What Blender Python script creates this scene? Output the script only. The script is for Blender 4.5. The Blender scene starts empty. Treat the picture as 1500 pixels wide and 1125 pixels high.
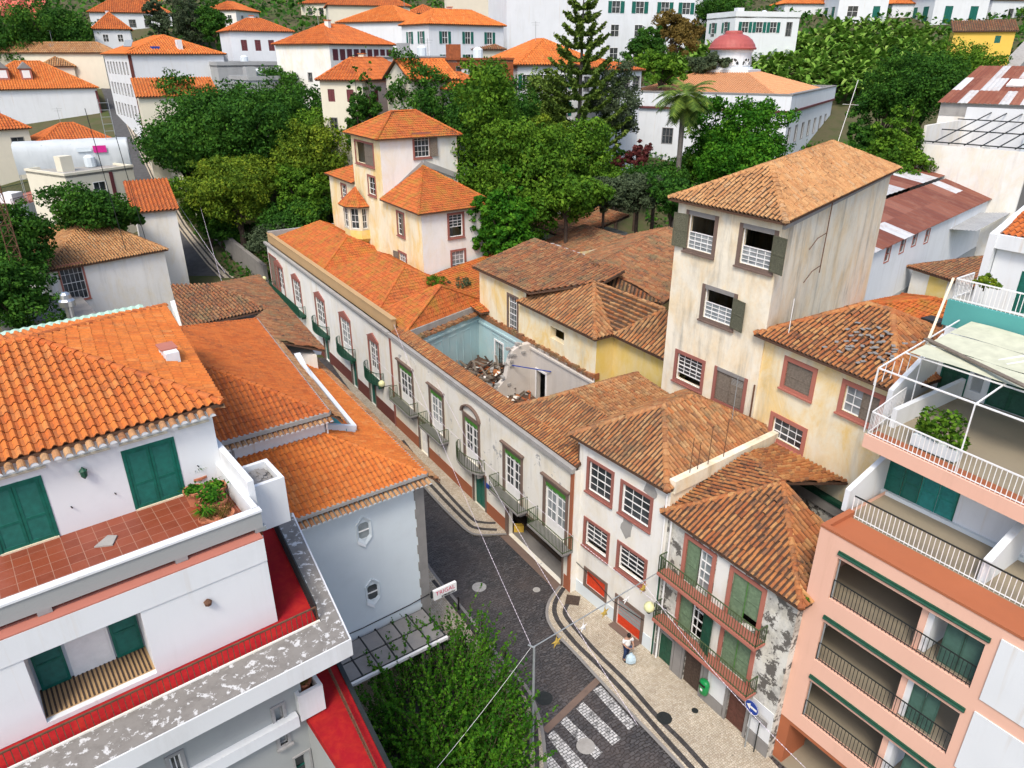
import bpy, math, random
import numpy as np
from mathutils import Vector, Matrix, noise as mnoise

RND = random.Random(11)
NPR = np.random.default_rng(5)
SC = bpy.context.scene
COL = SC.collection

# ------------------------------------------------------------------ camera
CAM_H = 28.0
PITCH = math.radians(24.68)
FPX, IW, IH = 1050.0, 1500.0, 1125.0
cd = bpy.data.cameras.new('camera')
cd.sensor_fit = 'HORIZONTAL'; cd.sensor_width = 36.0
cd.lens = 36.0 * FPX / IW
cd.clip_start = 0.1; cd.clip_end = 3000.0
cam = bpy.data.objects.new('camera', cd); COL.objects.link(cam)
cam.location = (0, 0, CAM_H)
cam.rotation_euler = (math.pi / 2 - PITCH, 0, 0)
SC.camera = cam

# ------------------------------------------------------------------ sky, sun, exposure
SUN_EL, SUN_AZ = math.radians(54), math.radians(197)      # azimuth clockwise from +Y
w = bpy.data.worlds.new('World'); SC.world = w; w.use_nodes = True
nt = w.node_tree
sky = nt.nodes.new('ShaderNodeTexSky'); sky.sky_type = 'NISHITA'; sky.sun_disc = False
sky.sun_elevation = SUN_EL; sky.sun_rotation = SUN_AZ
sky.dust_density = 3.0; sky.air_density = 1.0; sky.ozone_density = 1.0
bg = nt.nodes['Background']; bg.inputs['Strength'].default_value = 0.15
nt.links.new(sky.outputs[0], bg.inputs['Color'])
sl = bpy.data.lights.new('sun', 'SUN'); sl.energy = 1.5; sl.angle = math.radians(15); sl.color = (1.0, 0.92, 0.80)
sun = bpy.data.objects.new('sun', sl); COL.objects.link(sun)
sd = Vector((math.sin(SUN_AZ) * math.cos(SUN_EL), math.cos(SUN_AZ) * math.cos(SUN_EL), math.sin(SUN_EL)))
sun.rotation_euler = sd.to_track_quat('Z', 'Y').to_euler(); sun.location = (0, -20, 80)
SC.view_settings.view_transform = 'Standard'; SC.view_settings.look = 'None'
SC.view_settings.exposure = 0.74; SC.view_settings.gamma = 1.0; SC.view_settings.use_curve_mapping = False
SC.cycles.max_bounces = 6; SC.cycles.diffuse_bounces = 3; SC.cycles.glossy_bounces = 2
SC.cycles.transparent_max_bounces = 6; SC.cycles.caustics_reflective = False; SC.cycles.caustics_refractive = False

# ------------------------------------------------------------------ surveying: photo sighting -> point at a known height / distance / plane
CP, SP = math.cos(PITCH), math.sin(PITCH)
def ray(px, py):
    a = (px - IW / 2) / FPX; b = (IH / 2 - py) / FPX
    return Vector((a, CP + b * SP, -SP + b * CP))
def P(px, py, z):
    r = ray(px, py); t = (z - CAM_H) / r.z
    return Vector((r.x * t, r.y * t, z))
def PY(px, py, Y):
    r = ray(px, py); t = Y / r.y
    return Vector((r.x * t, Y, CAM_H + r.z * t))
PROF = [(-2000, 0), (70, 0), (84, .8), (98, 5), (115, 11), (130, 14.5), (150, 18.5), (210, 37), (300, 57), (700, 140)]
def ground(Y):
    for (a, za), (b, zb) in zip(PROF, PROF[1:]):
        if Y <= b:
            return za + (zb - za) * (Y - a) / (b - a)
    return PROF[-1][1]
def PG(px, py):                       # sighting on the terrain
    r = ray(px, py); lo, hi = 5.0, 600.0
    for _ in range(50):
        m = (lo + hi) / 2
        if CAM_H + r.z / r.y * m > ground(m): lo = m
        else: hi = m
    return Vector((r.x / r.y * lo, lo, ground(lo)))

# ------------------------------------------------------------------ mesh builder
class MB:
    def __init__(s, xf=None):
        s.v = []; s.f = []; s.r = []; s.xf = xf; s.cur = 0.0
    def add(s, pts, faces, r=None):
        n = len(s.v)
        s.v.extend([s.xf(*p) for p in pts] if s.xf else [tuple(p) for p in pts])
        for f in faces:
            s.f.append([n + i for i in f]); s.r.append(s.cur if r is None else r)
    def poly(s, pts, r=None): s.add(pts, [list(range(len(pts)))], r)
    def box(s, x0, x1, y0, y1, z0, z1, r=None):
        p = [(x0,y0,z0),(x1,y0,z0),(x1,y1,z0),(x0,y1,z0),(x0,y0,z1),(x1,y0,z1),(x1,y1,z1),(x0,y1,z1)]
        s.add(p, [(3,2,1,0),(4,5,6,7),(0,1,5,4),(1,2,6,5),(2,3,7,6),(3,0,4,7)], r)
    def hexa(s, p, r=None):          # 8 points, bottom ring then top ring
        s.add(p, [(3,2,1,0),(4,5,6,7),(0,1,5,4),(1,2,6,5),(2,3,7,6),(3,0,4,7)], r)
    def prism(s, ring, z0, z1, r=None, cap=True):
        n = len(ring)
        p = [(x,y,z0) for x,y in ring] + [(x,y,z1) for x,y in ring]
        f = [(i,(i+1)%n,n+(i+1)%n,n+i) for i in range(n)]
        if cap: f += [tuple(range(n-1,-1,-1)), tuple(range(n,2*n))]
        s.add(p, f, r)
    def tube(s, path, rad, n=6, r=None, cap=True):
        path = [Vector(p) for p in path]; rings = []
        if not hasattr(rad, '__len__'): rad = [rad]*len(path)
        for i, p in enumerate(path):
            d = (path[min(i+1,len(path)-1)] - path[max(i-1,0)]).normalized()
            a = d.cross(Vector((0,0,1)))
            if a.length < .05: a = Vector((1,0,0))
            a.normalize(); b = a.cross(d)
            rings.append([p + (a*math.cos(2*math.pi*k/n) + b*math.sin(2*math.pi*k/n))*rad[i] for k in range(n)])
        pts = [q for rg in rings for q in rg]; f = []
        for i in range(len(path)-1):
            for k in range(n):
                f.append((i*n+k, i*n+(k+1)%n, (i+1)*n+(k+1)%n, (i+1)*n+k))
        if cap: f += [tuple(range(n-1,-1,-1)), tuple(range((len(path)-1)*n, len(path)*n))]
        s.add(pts, f, r)
    def bar(s, a, b, w, h=None, r=None):     # square bar between two points
        h = h or w; a = Vector(a); b = Vector(b); d = (b-a).normalized()
        u = d.cross(Vector((0,0,1)))
        if u.length < .05: u = Vector((1,0,0))
        u.normalize(); v = u.cross(d)
        pts = [p + u*sx*w/2 + v*sy*h/2 for p in (a,b) for sx,sy in ((-1,-1),(1,-1),(1,1),(-1,1))]
        s.add(pts, [(3,2,1,0),(4,5,6,7),(0,1,5,4),(1,2,6,5),(2,3,7,6),(3,0,4,7)], r)
    def lathe(s, c, prof, n=12, r=None):      # prof: (radius, z)
        pts = [(c[0]+q*math.cos(2*math.pi*k/n), c[1]+q*math.sin(2*math.pi*k/n), c[2]+z) for q,z in prof for k in range(n)]
        f = [(i*n+k, i*n+(k+1)%n, (i+1)*n+(k+1)%n, (i+1)*n+k) for i in range(len(prof)-1) for k in range(n)]
        f += [tuple(range(n-1,-1,-1)), tuple(range((len(prof)-1)*n, len(prof)*n))]
        s.add(pts, f, r)
    def arrays(s, V, F, Rn):                  # numpy verts, quad faces, per-face value
        n = len(s.v); s.v.extend(map(tuple, V)); s.f.extend((F + n).tolist()); s.r.extend(Rn.tolist())

def mesh_from(name, v, f, r=None, smooth=False):
    me = bpy.data.meshes.new(name)
    me.from_pydata(v, [], f)
    if r is not None and any(x != 0 for x in r):
        at = me.attributes.new('rnd', 'FLOAT', 'FACE'); at.data.foreach_set('value', np.array(r, dtype=np.float32))
    if smooth: me.polygons.foreach_set('use_smooth', [True]*len(me.polygons))
    me.update()
    return me

ORG = {}
def thing(name, label, cat, loc, rotz=0.0, group=None):
    o = bpy.data.objects.new(name, None); COL.objects.link(o)
    o.location = loc; o.rotation_euler = (0,0,rotz); o.empty_display_size = .3
    o['label'] = label; o['category'] = cat
    if group: o['group'] = group
    return o
def part(name, mb, m, parent=None, smooth=False, off=(0,0,0), kind=None):
    v = [(a-off[0], b-off[1], c-off[2]) for a,b,c in mb.v] if any(off) else mb.v
    me = mesh_from(name, v, mb.f, mb.r, smooth)
    me.materials.append(m)
    o = bpy.data.objects.new(name, me); COL.objects.link(o)
    if parent: o.parent = parent
    if kind: o['kind'] = kind
    return o
def solo(name, mb, m, label, cat, loc, group=None, smooth=False):   # a thing that is one mesh (mesh in world coords)
    o = part(name, mb, m, None, smooth, loc); o.location = loc
    o['label'] = label; o['category'] = cat
    if group: o['group'] = group
    return o
def structure(name, mb, m, kind='structure'):
    o = part(name, mb, m); o['kind'] = kind
    return o

# ------------------------------------------------------------------ materials
MATS = {}
class NT:
    def __init__(s, name):
        s.m = bpy.data.materials.new(name); s.m.use_nodes = True; s.t = s.m.node_tree
        s.b = s.t.nodes['Principled BSDF']; MATS[name] = s.m
    def n(s, ty, **k):
        x = s.t.nodes.new(ty)
        for a, b in k.items(): setattr(x, a, b)
        return x
    def l(s, a, b): s.t.links.new(a, b)
    def setin(s, node, key, v):
        if isinstance(v, bpy.types.NodeSocket): s.l(v, node.inputs[key])
        else: node.inputs[key].default_value = v
    def pos(s, scale=(1,1,1)):
        g = s.n('ShaderNodeNewGeometry'); mp = s.n('ShaderNodeMapping'); mp.inputs['Scale'].default_value = scale
        s.l(g.outputs['Position'], mp.inputs['Vector']); return mp.outputs[0]
    def objpos(s, scale=(1,1,1), rot=(0,0,0)):
        g = s.n('ShaderNodeTexCoord'); mp = s.n('ShaderNodeMapping'); mp.inputs['Scale'].default_value = scale
        mp.inputs['Rotation'].default_value = rot
        s.l(g.outputs['Object'], mp.inputs['Vector']); return mp.outputs[0]
    def noise(s, vec, scale, detail=4, rough=.6, dist=0):
        x = s.n('ShaderNodeTexNoise'); s.l(vec, x.inputs['Vector'])
        x.inputs['Scale'].default_value = scale; x.inputs['Detail'].default_value = detail
        x.inputs['Roughness'].default_value = rough; x.inputs['Distortion'].default_value = dist
        return x.outputs['Fac']
    def ramp(s, fac, stops, const=False):
        x = s.n('ShaderNodeValToRGB'); e = x.color_ramp.elements
        if const: x.color_ramp.interpolation = 'CONSTANT'
        while len(e) < len(stops): e.new(.5)
        for q, (p, c) in zip(e, stops):
            q.position = p; q.color = (c, c, c, 1) if not hasattr(c, '__len__') else (*c[:3], 1)
        s.l(fac, x.inputs[0]); return x.outputs[0]
    def mix(s, fac, a, b, mode='MIX'):
        x = s.n('ShaderNodeMix', data_type='RGBA', blend_type=mode)
        for k, v in ((0, fac), (6, a), (7, b)):
            if isinstance(v, bpy.types.NodeSocket): s.l(v, x.inputs[k])
            else: x.inputs[k].default_value = v if k == 0 else (*v[:3], 1)
        return x.outputs[2]
    def math(s, op, a, b=0.0):
        x = s.n('ShaderNodeMath', operation=op)
        for k, v in ((0, a), (1, b)):
            if isinstance(v, bpy.types.NodeSocket): s.l(v, x.inputs[k])
            else: x.inputs[k].default_value = v
        return x.outputs[0]
    def bump(s, h, strength=.4, dist=.02):
        x = s.n('ShaderNodeBump'); x.inputs['Strength'].default_value = strength; x.inputs['Distance'].default_value = dist
        s.l(h, x.inputs['Height']); s.l(x.outputs[0], s.b.inputs['Normal'])
    def out(s, col=None, rough=.8, spec=.3, metal=0.0):
        if col is not None: s.setin(s.b, 'Base Color', col if isinstance(col, bpy.types.NodeSocket) else (*col[:3], 1))
        s.setin(s.b, 'Roughness', rough); s.setin(s.b, 'Specular IOR Level', spec); s.setin(s.b, 'Metallic', metal)
        return s.m

def plain(name, col, rough=.7, var=.12, metal=0.0, spec=.3, sc=6.0, bump=.0):
    t = NT(name); p = t.pos()
    f = t.noise(p, sc, 5)
    c = t.mix(t.ramp(f, [(.3, 0), (.7, 1)]), tuple(x*(1-var) for x in col), tuple(min(1, x*(1+var)) for x in col))
    if bump: t.bump(t.noise(p, sc*5, 4), bump, .02)
    return t.out(c, rough, spec, metal)

def plaster(name, base, stain=(.25,.22,.18), amt=.5, warm=None, warm_amt=.5, peel=None, peel_amt=.0, streak=.5, sc=.5, bump=.25, rust=0.0):
    """wall plaster: broad tint, rain streaks, grime blotches, peeled patches"""
    t = NT(name); p = t.pos(); c = base
    v = t.noise(p, sc*2.2, 6, .65)
    c = t.mix(t.ramp(v, [(.3, 0), (.75, 1)]), tuple(x*.9 for x in base), base)
    if warm:
        f = t.noise(t.pos((1,1,.55)), sc*1.3, 6, .7, .5)
        f = t.ramp(f, [(.5-.12*warm_amt, 0), (.72-.1*warm_amt, 1)])
        c = t.mix(t.math('MULTIPLY', f, min(1, warm_amt)), c, warm)
    st = t.noise(t.pos((2.2,2.2,.12)), 1.0, 6, .65)
    st = t.ramp(st, [(.46, 0), (.74, 1)])
    bl = t.ramp(t.noise(p, sc*1.1, 8, .75), [(.45, 0), (.7, 1)])
    gate = t.ramp(t.noise(t.pos((1,1,.5)), sc*.9, 5, .6), [(.38, .1), (.6, 1)])
    st2 = t.ramp(t.noise(t.pos((.9,.9,.10)), 1.3, 7, .7, .3), [(.5, 0), (.66, 1)])
    st = t.math('MULTIPLY', t.math('ADD', t.math('MULTIPLY', st, .22), t.math('MULTIPLY', st2, .9)), gate)
    f = t.math('MULTIPLY', t.math('ADD', t.math('MULTIPLY', st, streak), t.math('MULTIPLY', bl, amt)), .85)
    f = t.math('MINIMUM', f, 1.0)
    c = t.mix(f, c, stain)
    if rust:
        rf = t.ramp(t.noise(t.pos((2.6,2.6,.09)), 1.0, 5, .6), [(.60, 0), (.72, 1)])
        c = t.mix(t.math('MULTIPLY', t.math('MULTIPLY', rf, gate), rust), c, (.50,.36,.20))
    if peel:
        pf = t.noise(p, sc*1.6, 9, .72, .2)
        pf = t.ramp(pf, [(.66-peel_amt, 0), (.68-peel_amt, 1)])
        c = t.mix(pf, c, t.mix(t.noise(p, 8, 4), tuple(x*.7 for x in peel), peel))
    h = t.noise(p, 14, 6, .6)
    t.bump(h, bump, .02)
    return t.out(c, .88, .15)

def tilemat(name, stops, dirt_shade=(.05,.045,.04), dirt_amt=.4, moss=None, moss_amt=.0, rough=.75, sc=.6, pan_dirt_shade=.82, lip_shade=.6):
    """fired clay: one tone per tile, weathering and painted gap shadow over it"""
    t = NT(name); p = t.pos()
    a = t.n('ShaderNodeAttribute', attribute_name='rnd'); oi = t.n('ShaderNodeObjectInfo')
    rv = t.math('FRACT', t.math('ADD', a.outputs['Fac'], oi.outputs['Random']))
    mean = tuple(sum(q[1][k] for q in stops)/len(stops) for k in range(3))
    c = t.mix(.86, mean, t.ramp(rv, stops))
    pan = t.math('MULTIPLY', t.math('GREATER_THAN', a.outputs['Fac'], .9999), pan_dirt_shade)  # pans darkened in colour: grime plus shadow painted between the covers
    pan = t.math('MAXIMUM', pan, t.math('MULTIPLY', t.math('GREATER_THAN', a.outputs['Fac'], 1.9999), lip_shade))  # shadow of the gap under each tile, painted on its lip
    br = t.noise(p, 9, 5, .7)
    c = t.mix(t.ramp(br, [(.25, 0), (.8, 1)]), t.mix(.45, c, (.12,.06,.03)), c)
    if moss:
        mf = t.ramp(t.noise(p, sc*1.2, 6, .7), [(.58-moss_amt*.3, 0), (.72-moss_amt*.3, 1)])
        c = t.mix(t.math('MULTIPLY', mf, .75), c, moss)
    d1 = t.ramp(t.noise(p, sc, 8, .75), [(.45, 0), (.64, 1)])
    d2 = t.ramp(t.noise(p, 5, 6, .7), [(.42, 0), (.66, 1)])
    c = t.mix(t.math('MULTIPLY', t.math('MULTIPLY', d1, d2), dirt_amt*1.6), c, dirt_shade)
    c = t.mix(pan, c, dirt_shade)  # one dark tone for grime and for the painted gap shadow
    t.bump(t.noise(p, 30, 4), .25, .01)
    return t.out(c, rough, .2)

M = {}
def build_materials():
    M['tile_new'] = tilemat('tile_new', pan_dirt_shade=.28, lip_shade=.6, stops= [(0,(.66,.16,.030)),(.3,(.76,.215,.042)),(.55,(.80,.25,.05)),(.8,(.70,.19,.036)),(1,(.78,.29,.08))], dirt_amt=.3)
    M['tile_new2'] = tilemat('tile_new2', pan_dirt_shade=.35, lip_shade=.6, stops= [(0,(.52,.115,.026)),(.3,(.62,.155,.034)),(.6,(.70,.19,.04)),(1,(.60,.17,.045))], dirt_amt=.4)
    M['tile_flat'] = tilemat('tile_flat', [(0,(.50,.10,.026)),(.35,(.60,.14,.032)),(.7,(.66,.18,.04)),(1,(.56,.15,.045))], dirt_shade=(.07,.045,.025), dirt_amt=.55, moss=(.36,.19,.035), moss_amt=.32, sc=.8)
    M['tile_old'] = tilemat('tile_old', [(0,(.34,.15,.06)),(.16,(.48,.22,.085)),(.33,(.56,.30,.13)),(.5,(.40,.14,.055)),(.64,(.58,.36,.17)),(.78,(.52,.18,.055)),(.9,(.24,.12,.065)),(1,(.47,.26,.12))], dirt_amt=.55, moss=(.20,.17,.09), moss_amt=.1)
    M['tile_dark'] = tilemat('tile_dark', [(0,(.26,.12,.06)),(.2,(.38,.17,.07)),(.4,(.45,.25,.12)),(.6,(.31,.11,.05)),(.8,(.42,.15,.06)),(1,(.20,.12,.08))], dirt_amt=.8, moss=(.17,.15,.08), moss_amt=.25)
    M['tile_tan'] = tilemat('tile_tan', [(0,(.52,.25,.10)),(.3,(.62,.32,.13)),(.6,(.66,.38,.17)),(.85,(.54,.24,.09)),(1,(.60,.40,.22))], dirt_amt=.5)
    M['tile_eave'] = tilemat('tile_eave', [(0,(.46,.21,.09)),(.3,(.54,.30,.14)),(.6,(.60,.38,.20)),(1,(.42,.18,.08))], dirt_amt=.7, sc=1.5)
    M['tile_rot'] = tilemat('tile_rot', [(0,(.32,.10,.04)),(.2,(.50,.19,.065)),(.4,(.60,.33,.13)),(.6,(.42,.13,.045)),(.8,(.56,.24,.08)),(1,(.27,.13,.07))], dirt_shade=(.045,.04,.038), dirt_amt=.7)
    M['white'] = plaster('white', (.74,.765,.785), (.42,.42,.40), .26, streak=.28, bump=.14, rust=.35)
    M['white_clean'] = plaster('white_clean', (.755,.785,.81), (.46,.47,.45), .22, streak=.3, bump=.14, rust=.35)
    M['white_cool'] = plaster('white_cool', (.66,.73,.77), (.48,.54,.58), .25, streak=.2, bump=.1)
    M['grey_wall'] = plaster('grey_wall', (.36,.38,.38), (.25,.26,.26), .3, streak=.15)
    M['white_old'] = plaster('white_old', (.85,.84,.80), (.36,.34,.29), .26, warm=(.74,.62,.38), warm_amt=.4, streak=.35)
    M['facade_old'] = plaster('facade_old', (.85,.83,.76), (.33,.31,.25), .30, warm=(.72,.60,.34), warm_amt=.42, peel=(.46,.46,.45), peel_amt=.05, streak=.42)
    M['yellow_old'] = plaster('yellow_old', (.89,.81,.60), (.40,.36,.27), .30, warm=(.80,.53,.13), warm_amt=.75, streak=.42)
    M['tower_wall'] = plaster('tower_wall', (.89,.83,.68), (.17,.165,.15), .34, warm=(.76,.55,.26), warm_amt=.6, streak=.62)
    M['yellow_strong'] = plaster('yellow_strong', (.76,.56,.15), (.60,.52,.36), .35, warm=(.74,.66,.46), warm_amt=.6, streak=.3)
    M['peel_wall'] = plaster('peel_wall', (.74,.73,.67), (.12,.115,.105), .85, warm=(.62,.55,.34), warm_amt=.3, peel=(.16,.15,.135), peel_amt=.15, streak=.5, sc=.9)
    M['pink'] = plaster('pink', (.82,.50,.38), (.55,.32,.23), .3, streak=.35, bump=.12)
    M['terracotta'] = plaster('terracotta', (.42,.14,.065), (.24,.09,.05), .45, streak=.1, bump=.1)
    M['rust_red'] = plaster('rust_red', (.36,.13,.07), (.2,.08,.05), .3, streak=.3)
    M['dark_red'] = plaster('dark_red', (.16,.055,.045), (.09,.04,.035), .4, streak=.3)
    M['stone_red'] = plaster('stone_red', (.33,.13,.105), (.19,.10,.085), .45, streak=.2, sc=2)
    M['stone_pink'] = plaster('stone_pink', (.45,.17,.125), (.33,.14,.11), .3, streak=.15, sc=2)
    M['stone_brown'] = plaster('stone_brown', (.19,.135,.11), (.10,.075,.065), .5, streak=.3, sc=2)
    M['stone_grey'] = plaster('stone_grey', (.27,.26,.25), (.14,.135,.13), .5, streak=.3, sc=2)
    M['concrete'] = plaster('concrete', (.38,.37,.35), (.17,.16,.15), .6, streak=.3, sc=1.2)
    M['coping_worn'] = plaster('coping_worn', (.25,.235,.215), (.11,.10,.09), .7, peel=(.66,.66,.65), peel_amt=.105, streak=.1, sc=2.2)
    M['tan_parapet'] = plaster('tan_parapet', (.50,.33,.17), (.30,.22,.13), .35, streak=.2)
    M['blue_wall'] = plaster('blue_wall', (.42,.60,.63), (.28,.36,.36), .45, warm=(.56,.62,.60), warm_amt=.5, peel=(.62,.66,.66), peel_amt=.03, streak=.5)
    M['pale_wall'] = plaster('pale_wall', (.62,.58,.53), (.36,.33,.30), .4, warm=(.55,.48,.38), warm_amt=.4, streak=.4)
    M['cream'] = plaster('cream', (.72,.68,.55), (.5,.47,.38), .2, streak=.15)
    M['beige'] = plaster('beige', (.62,.58,.47), (.45,.42,.35), .2, streak=.15)
    M['yellow_house'] = plaster('yellow_house', (.78,.52,.10), (.6,.4,.12), .2, streak=.1)
    M['salmon'] = plaster('salmon', (.66,.17,.12), (.5,.14,.1), .2, streak=.1)
    M['maroon'] = plain('maroon', (.13,.035,.04), .7)
    M['dome_red'] = plain('dome_red', (.36,.085,.075), .5, .1, sc=2)
    M['dome_tile'] = tilemat('dome_tile', pan_dirt_shade=.1, stops= [(0,(.70,.33,.15)),(.5,(.76,.39,.19)),(1,(.72,.36,.18))], dirt_amt=.1)
    M['teal'] = plain('teal', (.008,.115,.085), .45, .2)
    M['teal_lt'] = plain('teal_lt', (.015,.20,.17), .4, .2)
    M['teal_wall'] = plaster('teal_wall', (.10,.36,.34), (.07,.24,.23), .3, streak=.2)
    M['green_dark'] = plain('green_dark', (.016,.075,.045), .5, .25)
    M['green_faded'] = plain('green_faded', (.13,.19,.115), .7, .25)
    M['green_blind'] = plain('green_blind', (.05,.11,.085), .55, .15)
    M['green_bright'] = plain('green_bright', (.07,.24,.035), .5, .2)
    M['shutter_old'] = plain('shutter_old', (.105,.105,.07), .8, .3, sc=12)
    M['olive_iron'] = plain('olive_iron', (.07,.10,.045), .7, .35, sc=12)
    M['iron'] = plain('iron', (.022,.026,.026), .5, .2)
    M['rust_iron'] = plain('rust_iron', (.12,.06,.035), .8, .3)
    M['grey_wood'] = plain('grey_wood', (.17,.14,.11), .85, .3, sc=10)
    M['dark_wood'] = plain('dark_wood', (.065,.045,.035), .8, .35, sc=10)
    M['rust_wood'] = plain('rust_wood', (.30,.085,.03), .6, .25, sc=3)
    M['white_paint'] = plain('white_paint', (.80,.80,.79), .5, .05)
    M['cream_paint'] = plain('cream_paint', (.72,.62,.45), .55, .1)
    M['brown_door'] = plain('brown_door', (.10,.04,.03), .6, .25)
    M['orange_red'] = plain('orange_red', (.62,.055,.018), .5, .15)
    M['red_paint'] = plaster('red_paint', (.34,.010,.017), (.19,.009,.011), .6, warm=(.43,.028,.017), warm_amt=.7, streak=.15, sc=1.6, bump=.1)
    M['grey_metal'] = plain('grey_metal', (.33,.36,.37), .5, .1, metal=.3)
    M['steel'] = plain('steel', (.55,.56,.57), .3, .1, metal=.9)
    M['grey_paint'] = plain('grey_paint', (.30,.30,.30), .6)
    M['lamp_globe'] = plain('lamp_globe', (.70,.70,.38), .3, .05)
    M['canvas'] = plain('canvas', (.52,.53,.40), .8, .12, sc=2)
    M['plastic_sheet'] = plaster('plastic_sheet', (.55,.59,.61), (.38,.42,.44), .5, streak=.5, sc=1.0)
    M['mint'] = plain('mint', (.42,.62,.48), .5, .1)
    M['asbestos'] = plaster('asbestos', (.40,.41,.41), (.2,.2,.2), .5, streak=.3)
    M['interior'] = plain('interior', (.08,.075,.07), .9)
    M['deck'] = plain('deck', (.10,.055,.035), .9)
    M['curtain'] = plain('curtain', (.62,.62,.60), .9, .1)
    M['soil'] = plain('soil', (.05,.035,.025), .95, .3)
    M['pot'] = plain('pot', (.45,.17,.09), .8, .15)
    M['bin_green'] = plain('bin_green', (.01,.22,.06), .35, .1)
    M['sign_blue'] = plain('sign_blue', (.012,.05,.30), .4, .05)
    M['yellow_thing'] = plain('yellow_thing', (.62,.40,.06), .6)
    M['gold'] = plain('gold', (.52,.36,.08), .5, .3, sc=20)
    M['black'] = plain('black', (.012,.012,.012), .6)
    M['skin'] = plain('skin', (.35,.20,.14), .6, .05)
    M['hair'] = plain('hair', (.012,.01,.009), .6)
    M['jeans'] = plain('jeans', (.022,.04,.10), .85)
    M['bag'] = plain('bag', (.45,.58,.66), .4)
    # glass
    t = NT('glass'); p = t.pos((.7,.7,.7))
    c = t.ramp(t.noise(p, 1.2, 2), [(.35,(.02,.024,.026)),(.7,(.075,.085,.09))])
    M['glass'] = t.out(c, .12, .6)
    t = NT('glass_pale'); c = t.ramp(t.noise(t.pos(), 1.5, 2), [(.3,(.16,.19,.20)),(.7,(.34,.37,.38))])
    M['glass_pale'] = t.out(c, .15, .6)
    # cobbles
    t = NT('cobble')
    v = t.objpos((1,1,1)); wv = t.noise(v, 1.1, 3)
    mp = t.n('ShaderNodeVectorMath', operation='ADD'); t.l(v, mp.inputs[0])
    cb = t.n('ShaderNodeCombineXYZ'); t.l(t.math('MULTIPLY', wv, .5), cb.inputs[0]); t.l(t.math('MULTIPLY', t.noise(v, 1.6, 3), .5), cb.inputs[1])
    t.l(cb.outputs[0], mp.inputs[1])
    b = t.n('ShaderNodeTexBrick'); t.l(mp.outputs[0], b.inputs['Vector'])
    b.offset = .5; b.inputs['Scale'].default_value = 1.0
    b.inputs['Brick Width'].default_value = .30; b.inputs['Row Height'].default_value = .155
    b.inputs['Mortar Size'].default_value = .022; b.inputs['Mortar Smooth'].default_value = .6; b.inputs['Bias'].default_value = 0
    b.inputs['Color1'].default_value = (.034,.037,.043,1); b.inputs['Color2'].default_value = (.088,.088,.093,1); b.inputs['Mortar'].default_value = (.014,.014,.013,1)
    c = t.mix(t.ramp(t.noise(v, .35, 5), [(.35,0),(.7,1)]), b.outputs['Color'], t.mix(.5, b.outputs['Color'], (.11,.085,.075)))
    c = t.mix(t.ramp(t.noise(v, 3, 6, .7), [(.6,0),(.8,.5)]), c, (.15,.145,.14))
    t.bump(t.math('SUBTRACT', 1.0, b.outputs['Fac']), .9, .03)
    M['cobble'] = t.out(c, t.ramp(t.noise(v, 4, 3), [(.3,.42),(.7,.75)]), .45)
    # white road paint worn over cobbles
    t = NT('road_paint'); v = t.objpos()
    b2 = t.n('ShaderNodeTexBrick'); t.l(v, b2.inputs['Vector']); b2.inputs['Scale'].default_value = 1.0
    b2.inputs['Brick Width'].default_value = .24; b2.inputs['Row Height'].default_value = .14; b2.inputs['Mortar Size'].default_value = .02; b2.inputs['Mortar Smooth'].default_value = .3
    b2.inputs['Color1'].default_value = (.62,.62,.61,1); b2.inputs['Color2'].default_value = (.45,.45,.45,1); b2.inputs['Mortar'].default_value = (.12,.12,.12,1)
    c = t.mix(t.ramp(t.noise(v, 2.4, 8, .75), [(.5,0),(.6,1)]), b2.outputs['Color'], (.10,.10,.10))
    t.bump(t.math('SUBTRACT', 1.0, b2.outputs['Fac']), .6, .02)
    M['road_paint'] = t.out(c, .7, .3)
    def mosaic(name, c1, c2, gap):
        t = NT(name); v = t.objpos()
        vo = t.n('ShaderNodeTexVoronoi', feature='F1'); t.l(v, vo.inputs['Vector']); vo.inputs['Scale'].default_value = 9.5; vo.inputs['Randomness'].default_value = .55
        ed = t.n('ShaderNodeTexVoronoi', feature='DISTANCE_TO_EDGE'); t.l(v, ed.inputs['Vector']); ed.inputs['Scale'].default_value = 9.5; ed.inputs['Randomness'].default_value = .55
        sp = t.n('ShaderNodeSeparateColor'); t.l(vo.outputs['Color'], sp.inputs[0])
        c = t.mix(sp.outputs[0], c1, c2)
        c = t.mix(t.ramp(t.noise(v, .5, 6, .7), [(.4,0),(.75,.6)]), c, tuple(x*.6 for x in c1))
        e = t.ramp(ed.outputs['Distance'], [(.0,0),(.09,1)])
        c = t.mix(e, gap, c)
        t.bump(e, .6, .02)
        return t.out(c, .75, .3)
    M['mosaic_pale'] = mosaic('mosaic_pale', (.46,.39,.29), (.62,.56,.45), (.13,.11,.085))
    M['mosaic_dark'] = mosaic('mosaic_dark', (.045,.042,.042), (.09,.085,.085), (.03,.028,.025))
    # terrain
    t = NT('terrain'); p = t.pos()
    c = t.ramp(t.noise(p, .12, 6, .7), [(.3,(.055,.075,.025)),(.5,(.10,.09,.05)),(.7,(.05,.09,.02))])
    M['terrain'] = t.out(c, .95, .1)
    M['asphalt'] = plain('asphalt', (.075,.075,.078), .85, .2, sc=1.5)
    M['yard'] = plaster('yard', (.22,.21,.20), (.12,.115,.11), .5, sc=.6)
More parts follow.
